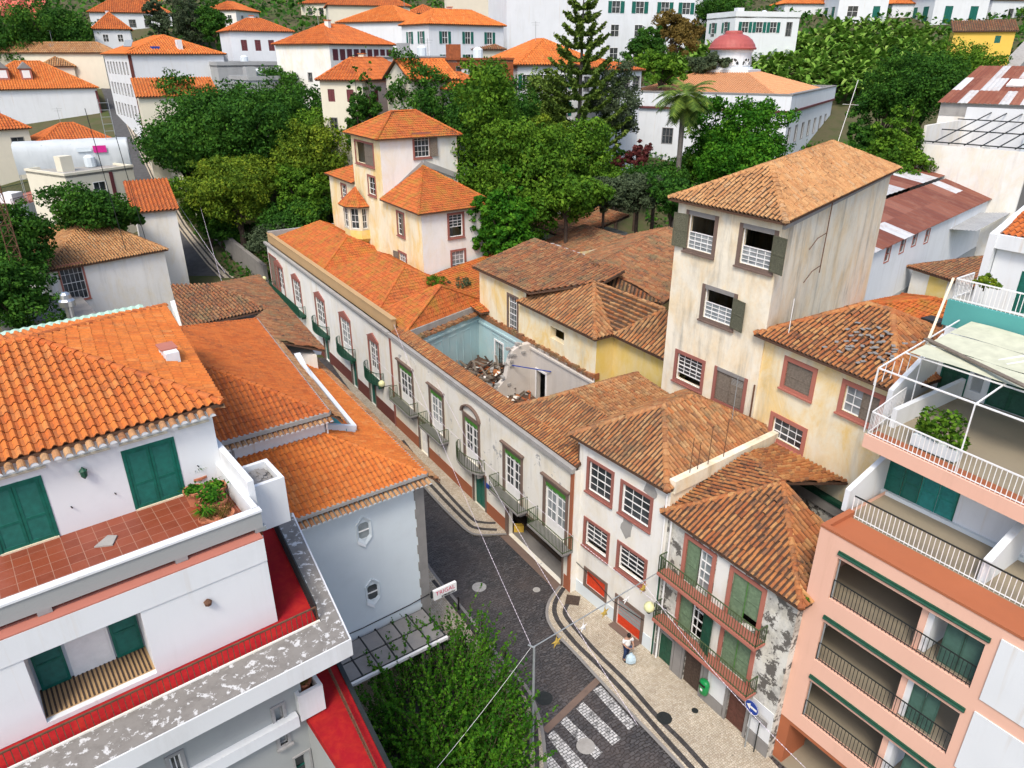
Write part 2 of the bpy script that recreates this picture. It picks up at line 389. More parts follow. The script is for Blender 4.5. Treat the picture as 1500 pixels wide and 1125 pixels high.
    # terrace tiles
    def tiled(name, c1, c2, mort, sz, sc=1.0):
        t = NT(name); v = t.objpos()
        b = t.n('ShaderNodeTexBrick'); t.l(v, b.inputs['Vector']); b.offset = 0; b.inputs['Scale'].default_value = 1
        b.inputs['Brick Width'].default_value = sz; b.inputs['Row Height'].default_value = sz; b.inputs['Mortar Size'].default_value = sz*.02
        b.inputs['Color1'].default_value = (*c1,1); b.inputs['Color2'].default_value = (*c2,1); b.inputs['Mortar'].default_value = (*mort,1)
        c = t.mix(t.ramp(t.noise(v, 1.2, 6, .7), [(.45,0),(.75,.6)]), b.outputs['Color'], tuple(min(1,x*1.35+.03) for x in c1))
        return t.out(c, .5, .4)
    M['terrace_tile'] = tiled('terrace_tile', (.20,.045,.02), (.26,.062,.027), (.36,.21,.15), .42)
    M['terrace_beige'] = plaster('terrace_beige', (.30,.26,.19), (.20,.17,.13), .5, streak=0, sc=1.2)
    # corrugated rusty sheet
    t = NT('rust_sheet'); p = t.pos()
    a = t.n('ShaderNodeAttribute', attribute_name='rnd')
    c = t.ramp(a.outputs['Fac'], [(0,(.165,.052,.034)),(.55,(.22,.075,.045)),(.75,(.27,.11,.075)),(.84,(.42,.42,.42)),(1,(.55,.56,.57))])
    c = t.mix(t.ramp(t.noise(p, .8, 7, .75), [(.5,0),(.75,.7)]), c, (.30,.15,.10))
    t.bump(t.noise(p, 6, 4), .2)
    M['rust_sheet'] = t.out(c, .75, .3)
    # foliage
    def leaf(name, stops, rough=.5):
        t = NT(name); p = t.pos()
        a = t.n('ShaderNodeAttribute', attribute_name='rnd')
        f = t.math('ADD', t.math('MULTIPLY', a.outputs['Fac'], .62), t.math('MULTIPLY', t.noise(p, .45, 4), .38))
        c = t.ramp(f, stops)
        t.out(c, .65, .08)
        tr = t.n('ShaderNodeBsdfTranslucent'); t.l(c, tr.inputs['Color'])
        mx = t.n('ShaderNodeMixShader'); mx.inputs[0].default_value = .22
        o = [x for x in t.t.nodes if x.type == 'OUTPUT_MATERIAL'][0]
        t.l(t.b.outputs[0], mx.inputs[1]); t.l(tr.outputs[0], mx.inputs[2]); t.l(mx.outputs[0], o.inputs['Surface'])
        return t.m
    M['leaf_dark'] = leaf('leaf_dark', [(.1,(.008,.032,.007)),(.40,(.026,.088,.012)),(.70,(.062,.165,.018)),(1,(.14,.26,.03))])
    M['leaf_mid'] = leaf('leaf_mid', [(.1,(.014,.045,.006)),(.40,(.055,.14,.012)),(.70,(.125,.245,.02)),(1,(.24,.35,.035))])
    M['leaf_yellow'] = leaf('leaf_yellow', [(.1,(.02,.05,.008)),(.42,(.085,.155,.014)),(.72,(.19,.26,.02)),(1,(.38,.38,.035))])
    M['leaf_pine'] = leaf('leaf_pine', [(.1,(.03,.065,.014)),(.45,(.10,.17,.03)),(.8,(.20,.28,.045)),(1,(.30,.33,.08))])
    M['leaf_bright'] = leaf('leaf_bright', [(.1,(.007,.034,.004)),(.40,(.026,.115,.008)),(.72,(.08,.225,.014)),(1,(.21,.38,.03))])
    M['leaf_banana'] = leaf('leaf_banana', [(.1,(.025,.075,.010)),(.40,(.10,.22,.025)),(.72,(.22,.37,.06)),(1,(.42,.50,.16))], .4)
    M['leaf_red'] = leaf('leaf_red', [(.1,(.05,.014,.014)),(.5,(.14,.035,.035)),(1,(.20,.08,.07))])
    M['leaf_brown'] = leaf('leaf_brown', [(.1,(.07,.05,.015)),(.5,(.17,.12,.03)),(1,(.26,.19,.06))])
    M['leaf_olive'] = leaf('leaf_olive', [(.1,(.03,.05,.025)),(.5,(.07,.10,.05)),(1,(.13,.17,.09))])
    M['bark'] = plain('bark', (.085,.06,.045), .95, .3, sc=5, bump=.6)
    M['bark_grey'] = plain('bark_grey', (.14,.125,.11), .95, .3, sc=5, bump=.6)
build_materials()
# ------------------------------------------------------------------ buildings: frame, facades, openings, roofs
class Bld:
    """a building; local x runs along its front (left to right), y goes in, z absolute height above the street"""
    def __init__(s, name, label, cat, p0, p1, zb=0.0, group=None, k=1.0, z0=0.0):
        s.k = k; s.z0 = z0
        s.O = Vector((p0.x, p0.y, 0)); d = Vector((p1.x-p0.x, p1.y-p0.y, 0)); s.W = d.length; d.normalize()
        s.X = d; s.Y = Vector((-d.y, d.x, 0)); s.zb = zb
        s.root = thing(name, label, cat, (p0.x, p0.y, z0+k*zb), math.atan2(d.y, d.x), group); s.root.scale = (k,k,k)
    def lc(s, p):
        d = Vector((p.x, p.y, 0)) - s.O
        return (d.dot(s.X)/s.k, d.dot(s.Y)/s.k)
    def top(s, px, py, z): return s.lc(P(px, py, s.z0+s.k*z))
    def top3(s, px, py, z): return (*s.top(px, py, z), z)
    def wd(s, x, y, z): return s.O + s.X*(x*s.k) + s.Y*(y*s.k) + Vector((0,0,s.z0+s.k*z))
    def fy(s, px, py, y=0.0):        # sighting on plane y=const -> (x, z)
        r = ray(px, py); o = Vector((0,0,CAM_H)); n = s.Y
        t = (y*s.k - (o - s.O).dot(n)) / r.dot(n); q = o + r*t
        return ((q - s.O).dot(s.X)/s.k, (q.z-s.z0)/s.k)
    def fx(s, px, py, x=0.0):        # sighting on plane x=const -> (y, z)
        r = ray(px, py); o = Vector((0,0,CAM_H)); n = s.X
        t = (x - (o - s.O).dot(n)) / r.dot(n); q = o + r*t
        return ((q - s.O).dot(s.Y), q.z)
    def part(s, name, mb, m, parent=None, smooth=False, kind=None):
        return part(name, mb, m, parent or s.root, smooth, (0,0,s.zb), kind)

class Fac:
    """a wall of a building between local points a -> b, outside on its right hand"""
    def __init__(s, b, a, c, z0, z1, mat, depth=.2, name='wall'):
        s.b = b; s.a = a; d = (c[0]-a[0], c[1]-a[1]); s.L = math.hypot(*d); s.d = (d[0]/s.L, d[1]/s.L)
        s.n = (s.d[1], -s.d[0]); s.z0 = z0; s.z1 = z1; s.mat = mat; s.ops = []; s.depth = depth; s.name = name
    def xf(s, u, o, z): return (s.a[0]+s.d[0]*u+s.n[0]*o, s.a[1]+s.d[1]*u+s.n[1]*o, z)
    def mb(s): return MB(s.xf)
    def px(s, px, py):
        r = ray(px, py); o = Vector((0,0,CAM_H)); b = s.b
        A = b.wd(s.a[0], s.a[1], 0); D = b.X*s.d[0] + b.Y*s.d[1]; n = Vector((-D.y, D.x, 0))
        t = (A - o).dot(n) / r.dot(n); q = o + r*t
        return ((q - A).dot(D)/b.k, (q.z-b.z0)/b.k)
    def rect(s, tl, br):
        a = s.px(*tl); b = s.px(*br); return (a[0], b[0], b[1], a[1])      # u0,u1,z0,z1
    def hole(s, u0, u1, z0, z1): s.ops.append((u0, u1, z0, z1))
    def build(s, interior=None):
        mb = s.mb(); E = 1e-4
        us = sorted({0.0, s.L, *[min(max(x,0),s.L) for o in s.ops for x in o[:2]]}); zs = sorted({s.z0, s.z1, *[min(max(z,s.z0),s.z1) for o in s.ops for z in o[2:]]})
        for i in range(len(us)-1):
            for j in range(len(zs)-1):
                cu, cz = (us[i]+us[i+1])/2, (zs[j]+zs[j+1])/2
                if us[i+1]-us[i] < E or zs[j+1]-zs[j] < E: continue
                if any(o[0] < cu < o[1] and o[2] < cz < o[3] for o in s.ops): continue
                mb.poly([(us[i],0,zs[j]),(us[i+1],0,zs[j]),(us[i+1],0,zs[j+1]),(us[i],0,zs[j+1])])
        dp = s.depth
        for u0,u1,z0,z1 in s.ops:
            mb.poly([(u0,0,z0),(u0,0,z1),(u0,-dp,z1),(u0,-dp,z0)]); mb.poly([(u1,0,z1),(u1,0,z0),(u1,-dp,z0),(u1,-dp,z1)])
            mb.poly([(u0,0,z1),(u1,0,z1),(u1,-dp,z1),(u0,-dp,z1)]); mb.poly([(u1,0,z0),(u0,0,z0),(u0,-dp,z0),(u1,-dp,z0)])
        return s.b.part(s.name, mb, s.mat)

def louvre(mb, u0, u1, z0, z1, o, frame=.07, pitch=.09, mid=True):
    """shutter leaf: stiles, rails and slats, in facade coords"""
    t = .035
    mb.box(u0, u0+frame, o-t, o, z0, z1); mb.box(u1-frame, u1, o-t, o, z0, z1)
    mb.box(u0+frame, u1-frame, o-t, o, z1-frame, z1); mb.box(u0+frame, u1-frame, o-t, o, z0, z0+frame*1.3)
    if mid:
        zm = z0+(z1-z0)*.42; mb.box(u0+frame, u1-frame, o-t, o, zm-frame/2, zm+frame/2)
    n = max(3, int((z1-z0-2*frame)/pitch)); zz0 = z0+frame*1.3; st = (z1-frame-zz0)/n
    for i in range(n):
        z = zz0+st*i
        mb.poly([(u0+frame, o-.006, z), (u1-frame, o-.006, z), (u1-frame, o-t, z+st*.98), (u0+frame, o-t, z+st*.98)])
        mb.poly([(u0+frame, o-t, z+st*.98), (u1-frame, o-t, z+st*.98), (u1-frame, o-.006, z+st), (u0+frame, o-.006, z+st)])

def swing_leaf(fc, mb, u, z0, z1, wdt, ang, side):
    """an open shutter leaf hinged at u on the facade; ang from the wall in degrees, side -1 left hinge opening outwards to the left"""
    a = math.radians(ang); n = max(4, int((z1-z0)/.09))
    def pt(r, z, th=0): return (u + side*r*math.cos(a), .05 + r*math.sin(a) + th, z)
    for r0, r1 in ((0, .07), (wdt-.07, wdt)):
        mb.hexa([pt(r0,z0),pt(r1,z0),pt(r1,z0,.04),pt(r0,z0,.04),pt(r0,z1),pt(r1,z1),pt(r1,z1,.04),pt(r0,z1,.04)])
    for za, zb in ((z0, z0+.09), (z1-.08, z1), ((z0+z1)/2-.04, (z0+z1)/2+.04)):
        mb.hexa([pt(.07,za),pt(wdt-.07,za),pt(wdt-.07,za,.035),pt(.07,za,.035),pt(.07,zb),pt(wdt-.07,zb),pt(wdt-.07,zb,.035),pt(.07,zb,.035)])
    st = (z1-z0)/n
    for i in range(n):
        z = z0+st*i
        mb.poly([pt(.07,z,.032), pt(wdt-.07,z,.032), pt(wdt-.07,z+st*.9,.004), pt(.07,z+st*.9,.004)])

def window(fc, r, sur='stone_brown', fw=.14, sash='white_paint', grid=(3,4), glass='glass', shut=None, shut_mat='green_dark',
           sill=True, proud=.05, lintel=None, name='window', recess=.12, open_low=0.0, meeting=True, door=False, label=None):
    """r = outer rectangle of the surround (u0,u1,z0,z1); returns the window part"""
    b = fc.b; u0,u1,z0,z1 = r
    if u1-u0 < .2 or z1-z0 < .2: print('small window', r)
    a0,a1,b0,b1 = u0+fw, u1-fw, (z0 if door else z0+fw), z1-fw
    fc.hole(a0,a1,b0,b1)
    m = fc.mb(); e = .003
    m.box(u0,a0,-.05,proud,z0,z1); m.box(a1,u1,-.05,proud,z0,z1)
    lm = MB(fc.xf)
    (lm if lintel else m).box(a0,a1,-.05,proud-e,b1,z1)
    if not door: m.box(a0,a1,-.05,proud-e,z0,b0)
    wn = b.part(name, m, M[sur])
    if label: wn['label'] = label
    if lintel: b.part('lintel', lm, M[lintel], wn)
    if sill and not door:
        sm = fc.mb(); sm.box(u0-.04,u1+.04,proud+.002,proud+.09,z0-.02,z0+.06); b.part('sill', sm, M[sur], wn)
    if glass:
        g = fc.mb(); g.poly([(a0,-recess,b0),(a1,-recess,b0),(a1,-recess,b1-(0)),(a0,-recess,b1)])
        if open_low: 
            g = fc.mb(); zc = b0+(b1-b0)*open_low
            g.poly([(a0,-recess,zc),(a1,-recess,zc),(a1,-recess,b1),(a0,-recess,b1)]) if open_low > 0 else g.poly([(a0,-recess,b0),(a1,-recess,b0),(a1,-recess,b1+(b1-b0)*open_low),(a0,-recess,b1+(b1-b0)*open_low)])
        b.part('pane', g, M[glass], wn)
    if sash:
        s = fc.mb(); o = -recess; nx, nz = grid; zb0, zb1 = b0, b1
        if open_low > 0: zb0 = b0+(b1-b0)*open_low
        if open_low < 0: zb1 = b1+(b1-b0)*open_low
        fr = .05; th = .035
        s.box(a0,a0+fr,o,o+th,b0,b1); s.box(a1-fr,a1,o,o+th,b0,b1); s.box(a0+fr,a1-fr,o,o+th,b1-fr,b1); s.box(a0+fr,a1-fr,o,o+th,b0,b0+fr)
        if open_low: zz = zb0 if open_low > 0 else zb1; s.box(a0+fr,a1-fr,o,o+th,zz-.025,zz+.025)
        for i in range(1,nx): x = a0+(a1-a0)*i/nx; s.box(x-.014,x+.014,o+.003,o+th-.004,zb0+fr,zb1-fr)
        for j in range(1,nz):
            z = zb0+(zb1-zb0)*j/nz; hw = .028 if (meeting and j == nz//2) else .014
            s.box(a0+fr,a1-fr,o+.005,o+th-.002,z-hw,z+hw)
        b.part('sash', s, M[sash], wn)
    if shut == 'closed':
        k = fc.mb(); mid = (a0+a1)/2; louvre(k,a0,mid-.01,b0,b1,-.02); louvre(k,mid+.01,a1,b0,b1,-.02)
        b.part('shutter', k, M[shut_mat], wn)
    elif shut == 'single':
        k = fc.mb(); louvre(k,a0,a1,b0,b1,-.02); b.part('shutter', k, M[shut_mat], wn)
    elif shut in ('left','right','both','half'):
        lw = (a1-a0)/2
        if shut in ('left','both'): k = fc.mb(); swing_leaf(fc,k,a0,b0,b1,lw,12,-1); b.part('shutter', k, M[shut_mat], wn)
        if shut in ('right','both'): k = fc.mb(); swing_leaf(fc,k,a1,b0,b1,lw,12,1); b.part('shutter', k, M[shut_mat], wn)
        if shut == 'half': k = fc.mb(); louvre(k,(a0+a1)/2,a1,b0,b1,-.02); b.part('shutter', k, M[shut_mat], wn)
    return wn

def far_window(fc, r, frame='white_paint', glass='glass', shut=None, shut_mat='green_dark', nb=2):
    """window of a distant building: frame, pane, open shutters"""
    b = fc.b; u0,u1,z0,z1 = r; fc.hole(u0,u1,z0,z1)
    if shut == 'closed':
        k = fc.mb(); mid = (u0+u1)/2; louvre(k,u0,mid-.01,z0,z1,-.03,pitch=.2,mid=False); louvre(k,mid+.01,u1,z0,z1,-.03,pitch=.2,mid=False)
        return b.part('window', k, M[shut_mat])
    m = fc.mb(); f = .09
    m.box(u0-f,u0,-.03,.03,z0-f,z1+f); m.box(u1,u1+f,-.03,.03,z0-f,z1+f); m.box(u0,u1,-.03,.028,z1,z1+f); m.box(u0,u1,-.03,.028,z0-f,z0)
    for i in range(1,nb): x = u0+(u1-u0)*i/nb; m.box(x-.03,x+.03,-.1,-.06,z0,z1)
    m.box(u0,u1,-.1,-.062,(z0+z1)/2-.03,(z0+z1)/2+.03)
    w = b.part('window', m, M[frame])
    g = fc.mb(); g.poly([(u0,-.12,z0),(u1,-.12,z0),(u1,-.12,z1),(u0,-.12,z1)]); b.part('pane', g, M[glass], w)
    if shut == 'open':
        lw = (u1-u0)/2
        for q in ((u0-f-lw,u0-f),(u1+f,u1+f+lw)):
            k = fc.mb(); louvre(k,q[0],q[1],z0,z1,.07,pitch=.25,mid=False); b.part('shutter', k, M[shut_mat], w)
    return w

# ------------------------------------------------------------------ roof tiles
SHAPES = {
 'barrel': ([(0,.0),(.30,.0),(.34,.5),(.50,.95),(.72,1.0),(.92,.5),(1,.0)], .115),
 'roman':  ([(0,.05),(.34,.0),(.44,.45),(.60,.97),(.80,.97),(.94,.45),(1,.05)], .078),
 'flat':   ([(0,.5),(.12,.9),(.24,.5),(.5,.0),(.76,.0),(1,.5)], .03),
}
def inside_poly(S, T, poly):
    ok = np.ones(S.shape, bool); n = len(poly)
    for i in range(n):
        (x0,y0),(x1,y1) = poly[i], poly[(i+1)%n]
        ok &= ((x1-x0)*(T-y0) - (y1-y0)*(S-x0)) >= -1e-6
    return ok
def clip_poly(pts, poly):
    """Sutherland-Hodgman of (s,t,h) points against a convex ccw polygon"""
    n = len(poly)
    for i in range(n):
        (x0,y0),(x1,y1) = poly[i], poly[(i+1)%n]
        f = lambda p: (x1-x0)*(p[1]-y0) - (y1-y0)*(p[0]-x0)
        out = []
        for k in range(len(pts)):
            a, b = pts[k], pts[(k+1)%len(pts)]; fa, fb = f(a), f(b)
            if fa >= 0: out.append(a)
            if (fa >= 0) != (fb >= 0):
                t = fa/(fa-fb); out.append(tuple(a[j]+(b[j]-a[j])*t for j in range(3)))
        pts = out
        if len(pts) < 3: return []
    return pts

class Roof:
    """collects facets of one roof; tiles are laid in rows from the eave up"""
    def __init__(s, b, mat, shape='barrel', tw=.22, tl=.36, jit=1.0, singles=0, parent=None, name='roof', lift=.03, deck='deck', thick=.10, tri=True):
        s.b=b; s.mat=mat; s.shape=shape; s.tw=tw; s.tl=tl; s.jit=jit; s.singles=singles; s.fac=[]; s.rid=[]; s.name=name; s.lift=lift; s.deck=deck; s.thick=thick
        s.xd = None
    def facet(s, *pts): s.fac.append([Vector(p) for p in pts]); return s     # first two points = eave, left to right from outside
    def ridge(s, *pts): s.rid.append([Vector(p) for p in pts]); return s
    def split(s):
        out=[]
        for f in s.fac:
            S0=(f[1]-f[0]).normalized(); O,S,T,n=s.basis(f)
            pl=[((p-O).dot(S),(p-O).dot(T)) for p in f]; k=len(pl); cr=[]
            for i in range(k):
                a,b,c=pl[i],pl[(i+1)%k],pl[(i+2)%k]; cr.append((b[0]-a[0])*(c[1]-b[1])-(b[1]-a[1])*(c[0]-b[0]))
            conv=all(x>=-1e-4 for x in cr) or all(x<=1e-4 for x in cr); flat=max(abs((p-O).dot(n)) for p in f)<.06
            if k==3 or (conv and flat): out.append((f,S0))
            elif conv: out+=[([f[0],f[i],f[i+1]],S0) for i in range(1,k-1)]
            else:
                tri=__import__('mathutils').geometry.tessellate_polygon([[Vector((a,b,0)) for a,b in pl]])
                out+=[([f[i] for i in t],S0) for t in tri]
        return out
    def basis(s, f, S0=None):
        S = (f[1]-f[0]).normalized(); n = Vector((0,0,0))
        for i in range(len(f)):
            n += (f[i]-f[0]).cross(f[(i+1)%len(f)]-f[0])
        n.normalize()
        if n.z < 0: n = -n
        if S0 is not None: S = (S0 - n*S0.dot(n)).normalized()
        T = n.cross(S).normalized()
        return f[0], S, T, n
    def build(s, cap=.16, capl=.4):
        b = s.b; dk = MB()
        for f in s.fac:
            top = [(p.x,p.y,p.z) for p in f]; bot = [(p.x,p.y,p.z-s.thick) for p in f]; n = len(f)
            dk.add(top+bot, [tuple(range(n)), tuple(range(2*n-1,n-1,-1))] + [(i,n+i,n+(i+1)%n,(i+1)%n) for i in range(n)])
        roof = b.part(s.name, dk, M[s.deck])
        prof, ph = SHAPES[s.shape]; ph *= s.tw/.22; npf = len(prof); tw, tl = s.tw, s.tl
        th = .03 if s.shape!='barrel' else .02
        # one tile, coords (s,t,h): lower edge lip, lower ring, upper ring
        low = [(u*tw, 0.0, h*ph+th) for u,h in prof]; up = [((.64+(u-.64)*.86 if h > .3 else u)*tw, tl*1.08, h*ph*.92) for u,h in prof]
        lip = [(u*tw, .004, h*ph-.012) for u,h in prof]
        tv = np.array(lip+low+up); fq = []
        for i in range(npf-1):
            fq.append((i,i+1,npf+i+1,npf+i)); fq.append((npf+i,npf+i+1,2*npf+i+1,2*npf+i))
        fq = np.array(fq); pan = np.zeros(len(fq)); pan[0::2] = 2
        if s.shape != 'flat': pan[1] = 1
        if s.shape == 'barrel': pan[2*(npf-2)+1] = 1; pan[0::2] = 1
        mb = MB(); full = []
        for f,S0 in s.split():
            O,S,T,n = s.basis(f,S0)
            poly = [((p-O).dot(S), (p-O).dot(T)) for p in f]
            ar = sum(poly[i][0]*poly[(i+1)%len(poly)][1]-poly[(i+1)%len(poly)][0]*poly[i][1] for i in range(len(poly)))
            if ar < 0: poly = poly[::-1]
            s0 = min(p[0] for p in poly); s1 = max(p[0] for p in poly); t0 = min(p[1] for p in poly); t1 = max(p[1] for p in poly)
            nc = int((s1-s0)/tw)+2; nr = int((t1-t0)/tl)+2
            I,J = np.meshgrid(np.arange(nc), np.arange(nr), indexing='ij'); I=I.ravel(); J=J.ravel()
            SS = s0+I*tw; TT = t0+J*tl
            if s.shape=='barrel': TT = TT + (NPR.random(nc)*.16-.16)[I]*s.jit*.6
            A = [inside_poly(SS+a, TT+c, poly) for a in (0,tw) for c in (0,tl*1.08)]
            al = A[0]&A[1]&A[2]&A[3]
            C = [inside_poly(SS+a*tw, TT+c*tl, poly) for a in (0,.25,.5,.75,1) for c in (0,.25,.5,.75,1)]
            anyin = np.zeros(SS.shape,bool)
            for c in C: anyin |= c
            js = NPR.normal(0,.006*s.jit,len(SS)); jh = NPR.normal(0,.007*s.jit,len(SS)).clip(-.012,.02); jr = NPR.normal(0,.02*s.jit,len(SS)); jt = NPR.normal(0,.012*s.jit,len(SS))
            rv = NPR.random(len(SS))*.999
            for k in np.nonzero(anyin)[0]:
                if al[k]: full.append((O,S,T,n,SS[k]+js[k],TT[k]+jt[k],jh[k],jr[k],rv[k]))
                else:
                    loc = tv + np.array([SS[k],TT[k],s.lift+jh[k]])
                    for qi,q in enumerate(fq):
                        c = clip_poly([tuple(loc[i]) for i in q], poly)
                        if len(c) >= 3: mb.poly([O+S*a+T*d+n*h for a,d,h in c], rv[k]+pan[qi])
        # the largest tiles in view become objects of their own
        ns = 0
        if s.singles and full:
            co = b.root.matrix_basis.inverted() if False else None
            camp = Vector((0,0,CAM_H))
            def dist(e):
                q = e[0]+e[1]*e[4]+e[2]*e[5]; wq = b.wd(q.x,q.y,q.z); 
                return (wq-camp).length
            full.sort(key=dist)
            tm = mesh_from('tile', [tuple(v) for v in tv], [tuple(q) for q in fq], pan.tolist()); tm.materials.append(s.mat)
            for O,S,T,n,ss,tt,hh,rr,rv in full[:s.singles]:
                o = bpy.data.objects.new('tile', tm); COL.objects.link(o); o.parent = roof
                mt = Matrix(((S.x,T.x,n.x,0),(S.y,T.y,n.y,0),(S.z,T.z,n.z,0),(0,0,0,1)))
                pos = O+S*ss+T*tt+n*(s.lift+hh) - Vector((0,0,b.zb))
                o.matrix_local = Matrix.Translation(pos) @ mt @ Matrix.Rotation(rr,4,'Z')
            ns = s.singles
        rest = full[ns:]
        if rest:
            ctr = np.array([tw/2,tl/2,0]); V = []; 
            Oa = np.array([e[0] for e in rest]); Sa = np.array([e[1] for e in rest]); Ta = np.array([e[2] for e in rest]); Na = np.array([e[3] for e in rest])
            ss = np.array([e[4] for e in rest]); tt = np.array([e[5] for e in rest]); hh = np.array([e[6] for e in rest])+s.lift; rr = np.array([e[7] for e in rest]); rv = np.array([e[8] for e in rest])
            lv = tv - ctr; cx = lv[None,:,0]*np.cos(rr)[:,None]-lv[None,:,1]*np.sin(rr)[:,None]+ctr[0]+ss[:,None]; cy = lv[None,:,0]*np.sin(rr)[:,None]+lv[None,:,1]*np.cos(rr)[:,None]+ctr[1]+tt[:,None]; cz = lv[None,:,2]+hh[:,None]
            W = Oa[:,None,:]+Sa[:,None,:]*cx[...,None]+Ta[:,None,:]*cy[...,None]+Na[:,None,:]*cz[...,None]
            F = fq[None]+ (np.arange(len(rest))*len(tv))[:,None,None]
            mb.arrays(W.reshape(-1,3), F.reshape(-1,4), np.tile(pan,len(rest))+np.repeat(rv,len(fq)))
        if mb.f: b.part('roof_tiles', mb, s.mat, roof, kind='stuff')
        for ln in s.rid:
            rm = MB()
            for p,q in zip(ln, ln[1:]): ridge_caps(rm, p, q, cap, capl)
            b.part('ridge', rm, s.mat, roof, kind='stuff')
        return roof

def ridge_caps(mb, p, q, r=.15, l=.42):
    p = Vector(p); q = Vector(q); d = q-p; L = d.length; d.normalize(); n = max(1, round(L/l)); st = L/n
    a = d.cross(Vector((0,0,1))).normalized(); u = a.cross(d).normalized()
    for i in range(n):
        c0 = p+d*st*i; c1 = p+d*(st*(i+1)+.04); k = 6; r0, r1 = r*1.08, r*.9; j = RND.uniform(-.012,.012)
        ring = lambda c, rr, up: [c + a*(math.cos(math.pi*m/k)*rr) + u*(math.sin(math.pi*m/k)*rr*.8 + up) for m in range(k+1)]
        v = ring(c0,r0,.03+j)+ring(c1,r1,.01+j); cc = c0+u*.0
        f = [(m,m+1,k+1+m+1,k+1+m) for m in range(k)]
        n0 = len(v); v.append(c0); f += [(n0,m+1,m) for m in range(k)]
        mb.add(v, f, RND.random())

def hip(b, mat, c, ze, r0, r1, overs=0, **kw):
    """hip roof over local corners c = front-left, front-right, back-right, back-left; ridge r0 -> r1 (local xyz). r0 is nearer the left/front end"""
    R = Roof(b, mat, **kw); C = [Vector((x,y,ze)) for x,y in c]; r0 = Vector(r0); r1 = Vector(r1)
    return R, C, r0, r1
def hip_x(b, mat, c, ze, r0, r1, **kw):      # ridge parallel to the front
    R,C,r0,r1 = hip(b,mat,c,ze,r0,r1,**kw)
    R.facet(C[0],C[1],r1,r0).facet(C[1],C[2],r1).facet(C[2],C[3],r0,r1).facet(C[3],C[0],r0)
    R.ridge(C[0],r0,r1,C[1]).ridge(C[2],r1).ridge(C[3],r0)
    return R.build()
def hip_y(b, mat, c, ze, r0, r1, **kw):      # ridge runs front to back, r0 at the front
    R,C,r0,r1 = hip(b,mat,c,ze,r0,r1,**kw)
    R.facet(C[0],C[1],r0).facet(C[1],C[2],r1,r0).facet(C[2],C[3],r1).facet(C[3],C[0],r0,r1)
    R.ridge(C[0],r0,r1,C[2]).ridge(C[1],r0).ridge(C[3],r1)
    return R.build()
def far_roof(b, mat, polys, rid=(), name='roof', tw=.3):
    """roof of a distant house: rows of tile columns as ribs on a deck"""
    return None

def railing(fc_or_b, parent, pts, h=1.0, mat='iron', sp=.12, bar=.018, rail=.035, bottom=True, top_mat=None, name='railing', slant=0):
    b = fc_or_b; mb = MB(); tp = MB() if top_mat else mb
    for p,q in zip(pts, pts[1:]):
        p = Vector(p); q = Vector(q); L = (q-p).length; n = max(1, int(L/sp)); up = Vector((0,0,h))
        tp.bar(p+up, q+up, rail, rail)
        if bottom: mb.bar(p+Vector((0,0,.08)), q+Vector((0,0,.08)), rail*.7, rail*.7)
        for i in range(n+1):
            c = p+(q-p)*(i/n); bw = bar*(1.6 if i in (0,n) else 1)
            mb.bar(c+Vector((0,0,.0)), c+up-Vector((0,0,rail*.5)), bw, bw)
    o = b.part(name, mb, M[mat], parent)
    if top_mat: b.part('handrail', tp, M[top_mat], o)
    return o
def eave_row(b, fac, u0, u1, z, n_out=.38, tw=.30, mat='tile_eave', parent=None, slope=.14, single=True, tip=True):
    """row of old barrel tiles sticking out under the roof edge, with white mortar tips"""
    k = 6; r = tw*.40; L = n_out+.1
    def mk(us):
        v = []
        for o, zz, rr in ((n_out, -slope, r), (-.1, .03, r*.85)):
            v += [(math.cos(math.pi*m/k)*rr, o, zz+math.sin(math.pi*m/k)*rr) for m in range(k+1)]
        return v, [(m,m+1,k+1+m+1,k+1+m) for m in range(k)]
    tips = MB(fac.xf); mb = MB(fac.xf); n = int((u1-u0)/tw)
    for i in range(n):
        u = u0+tw*(i+.5); v, f = mk(u); j = RND.uniform(-.015,.015); rr = RND.random()*.99
        m2 = MB(fac.xf); m2.add([(x+u, y, zz+z+j) for x,y,zz in v], f, rr)
        if single: b.part('eave_tile', m2, M[mat], parent)
        else: mb.add([(x+u, y, zz+z+j) for x,y,zz in v], f, rr)
        pts = [(u+math.cos(math.pi*m/k)*r*.95, n_out-.012, z+j-slope+math.sin(math.pi*m/k)*r*.95) for m in range(k+1)]
        back = [(x, .0, zz+slope*.8) for x,_,zz in pts]
        tips.add(pts+back, [tuple(range(k,-1,-1))]+[(m,k+1+m,k+2+m,m+1) for m in range(k)]+[(0,k,2*k+1,k+1)])
    if not single: b.part('eave_tiles', mb, M[mat], parent, kind='stuff')
    if tip: b.part('eave_mortar', tips, M['white_clean'], parent)
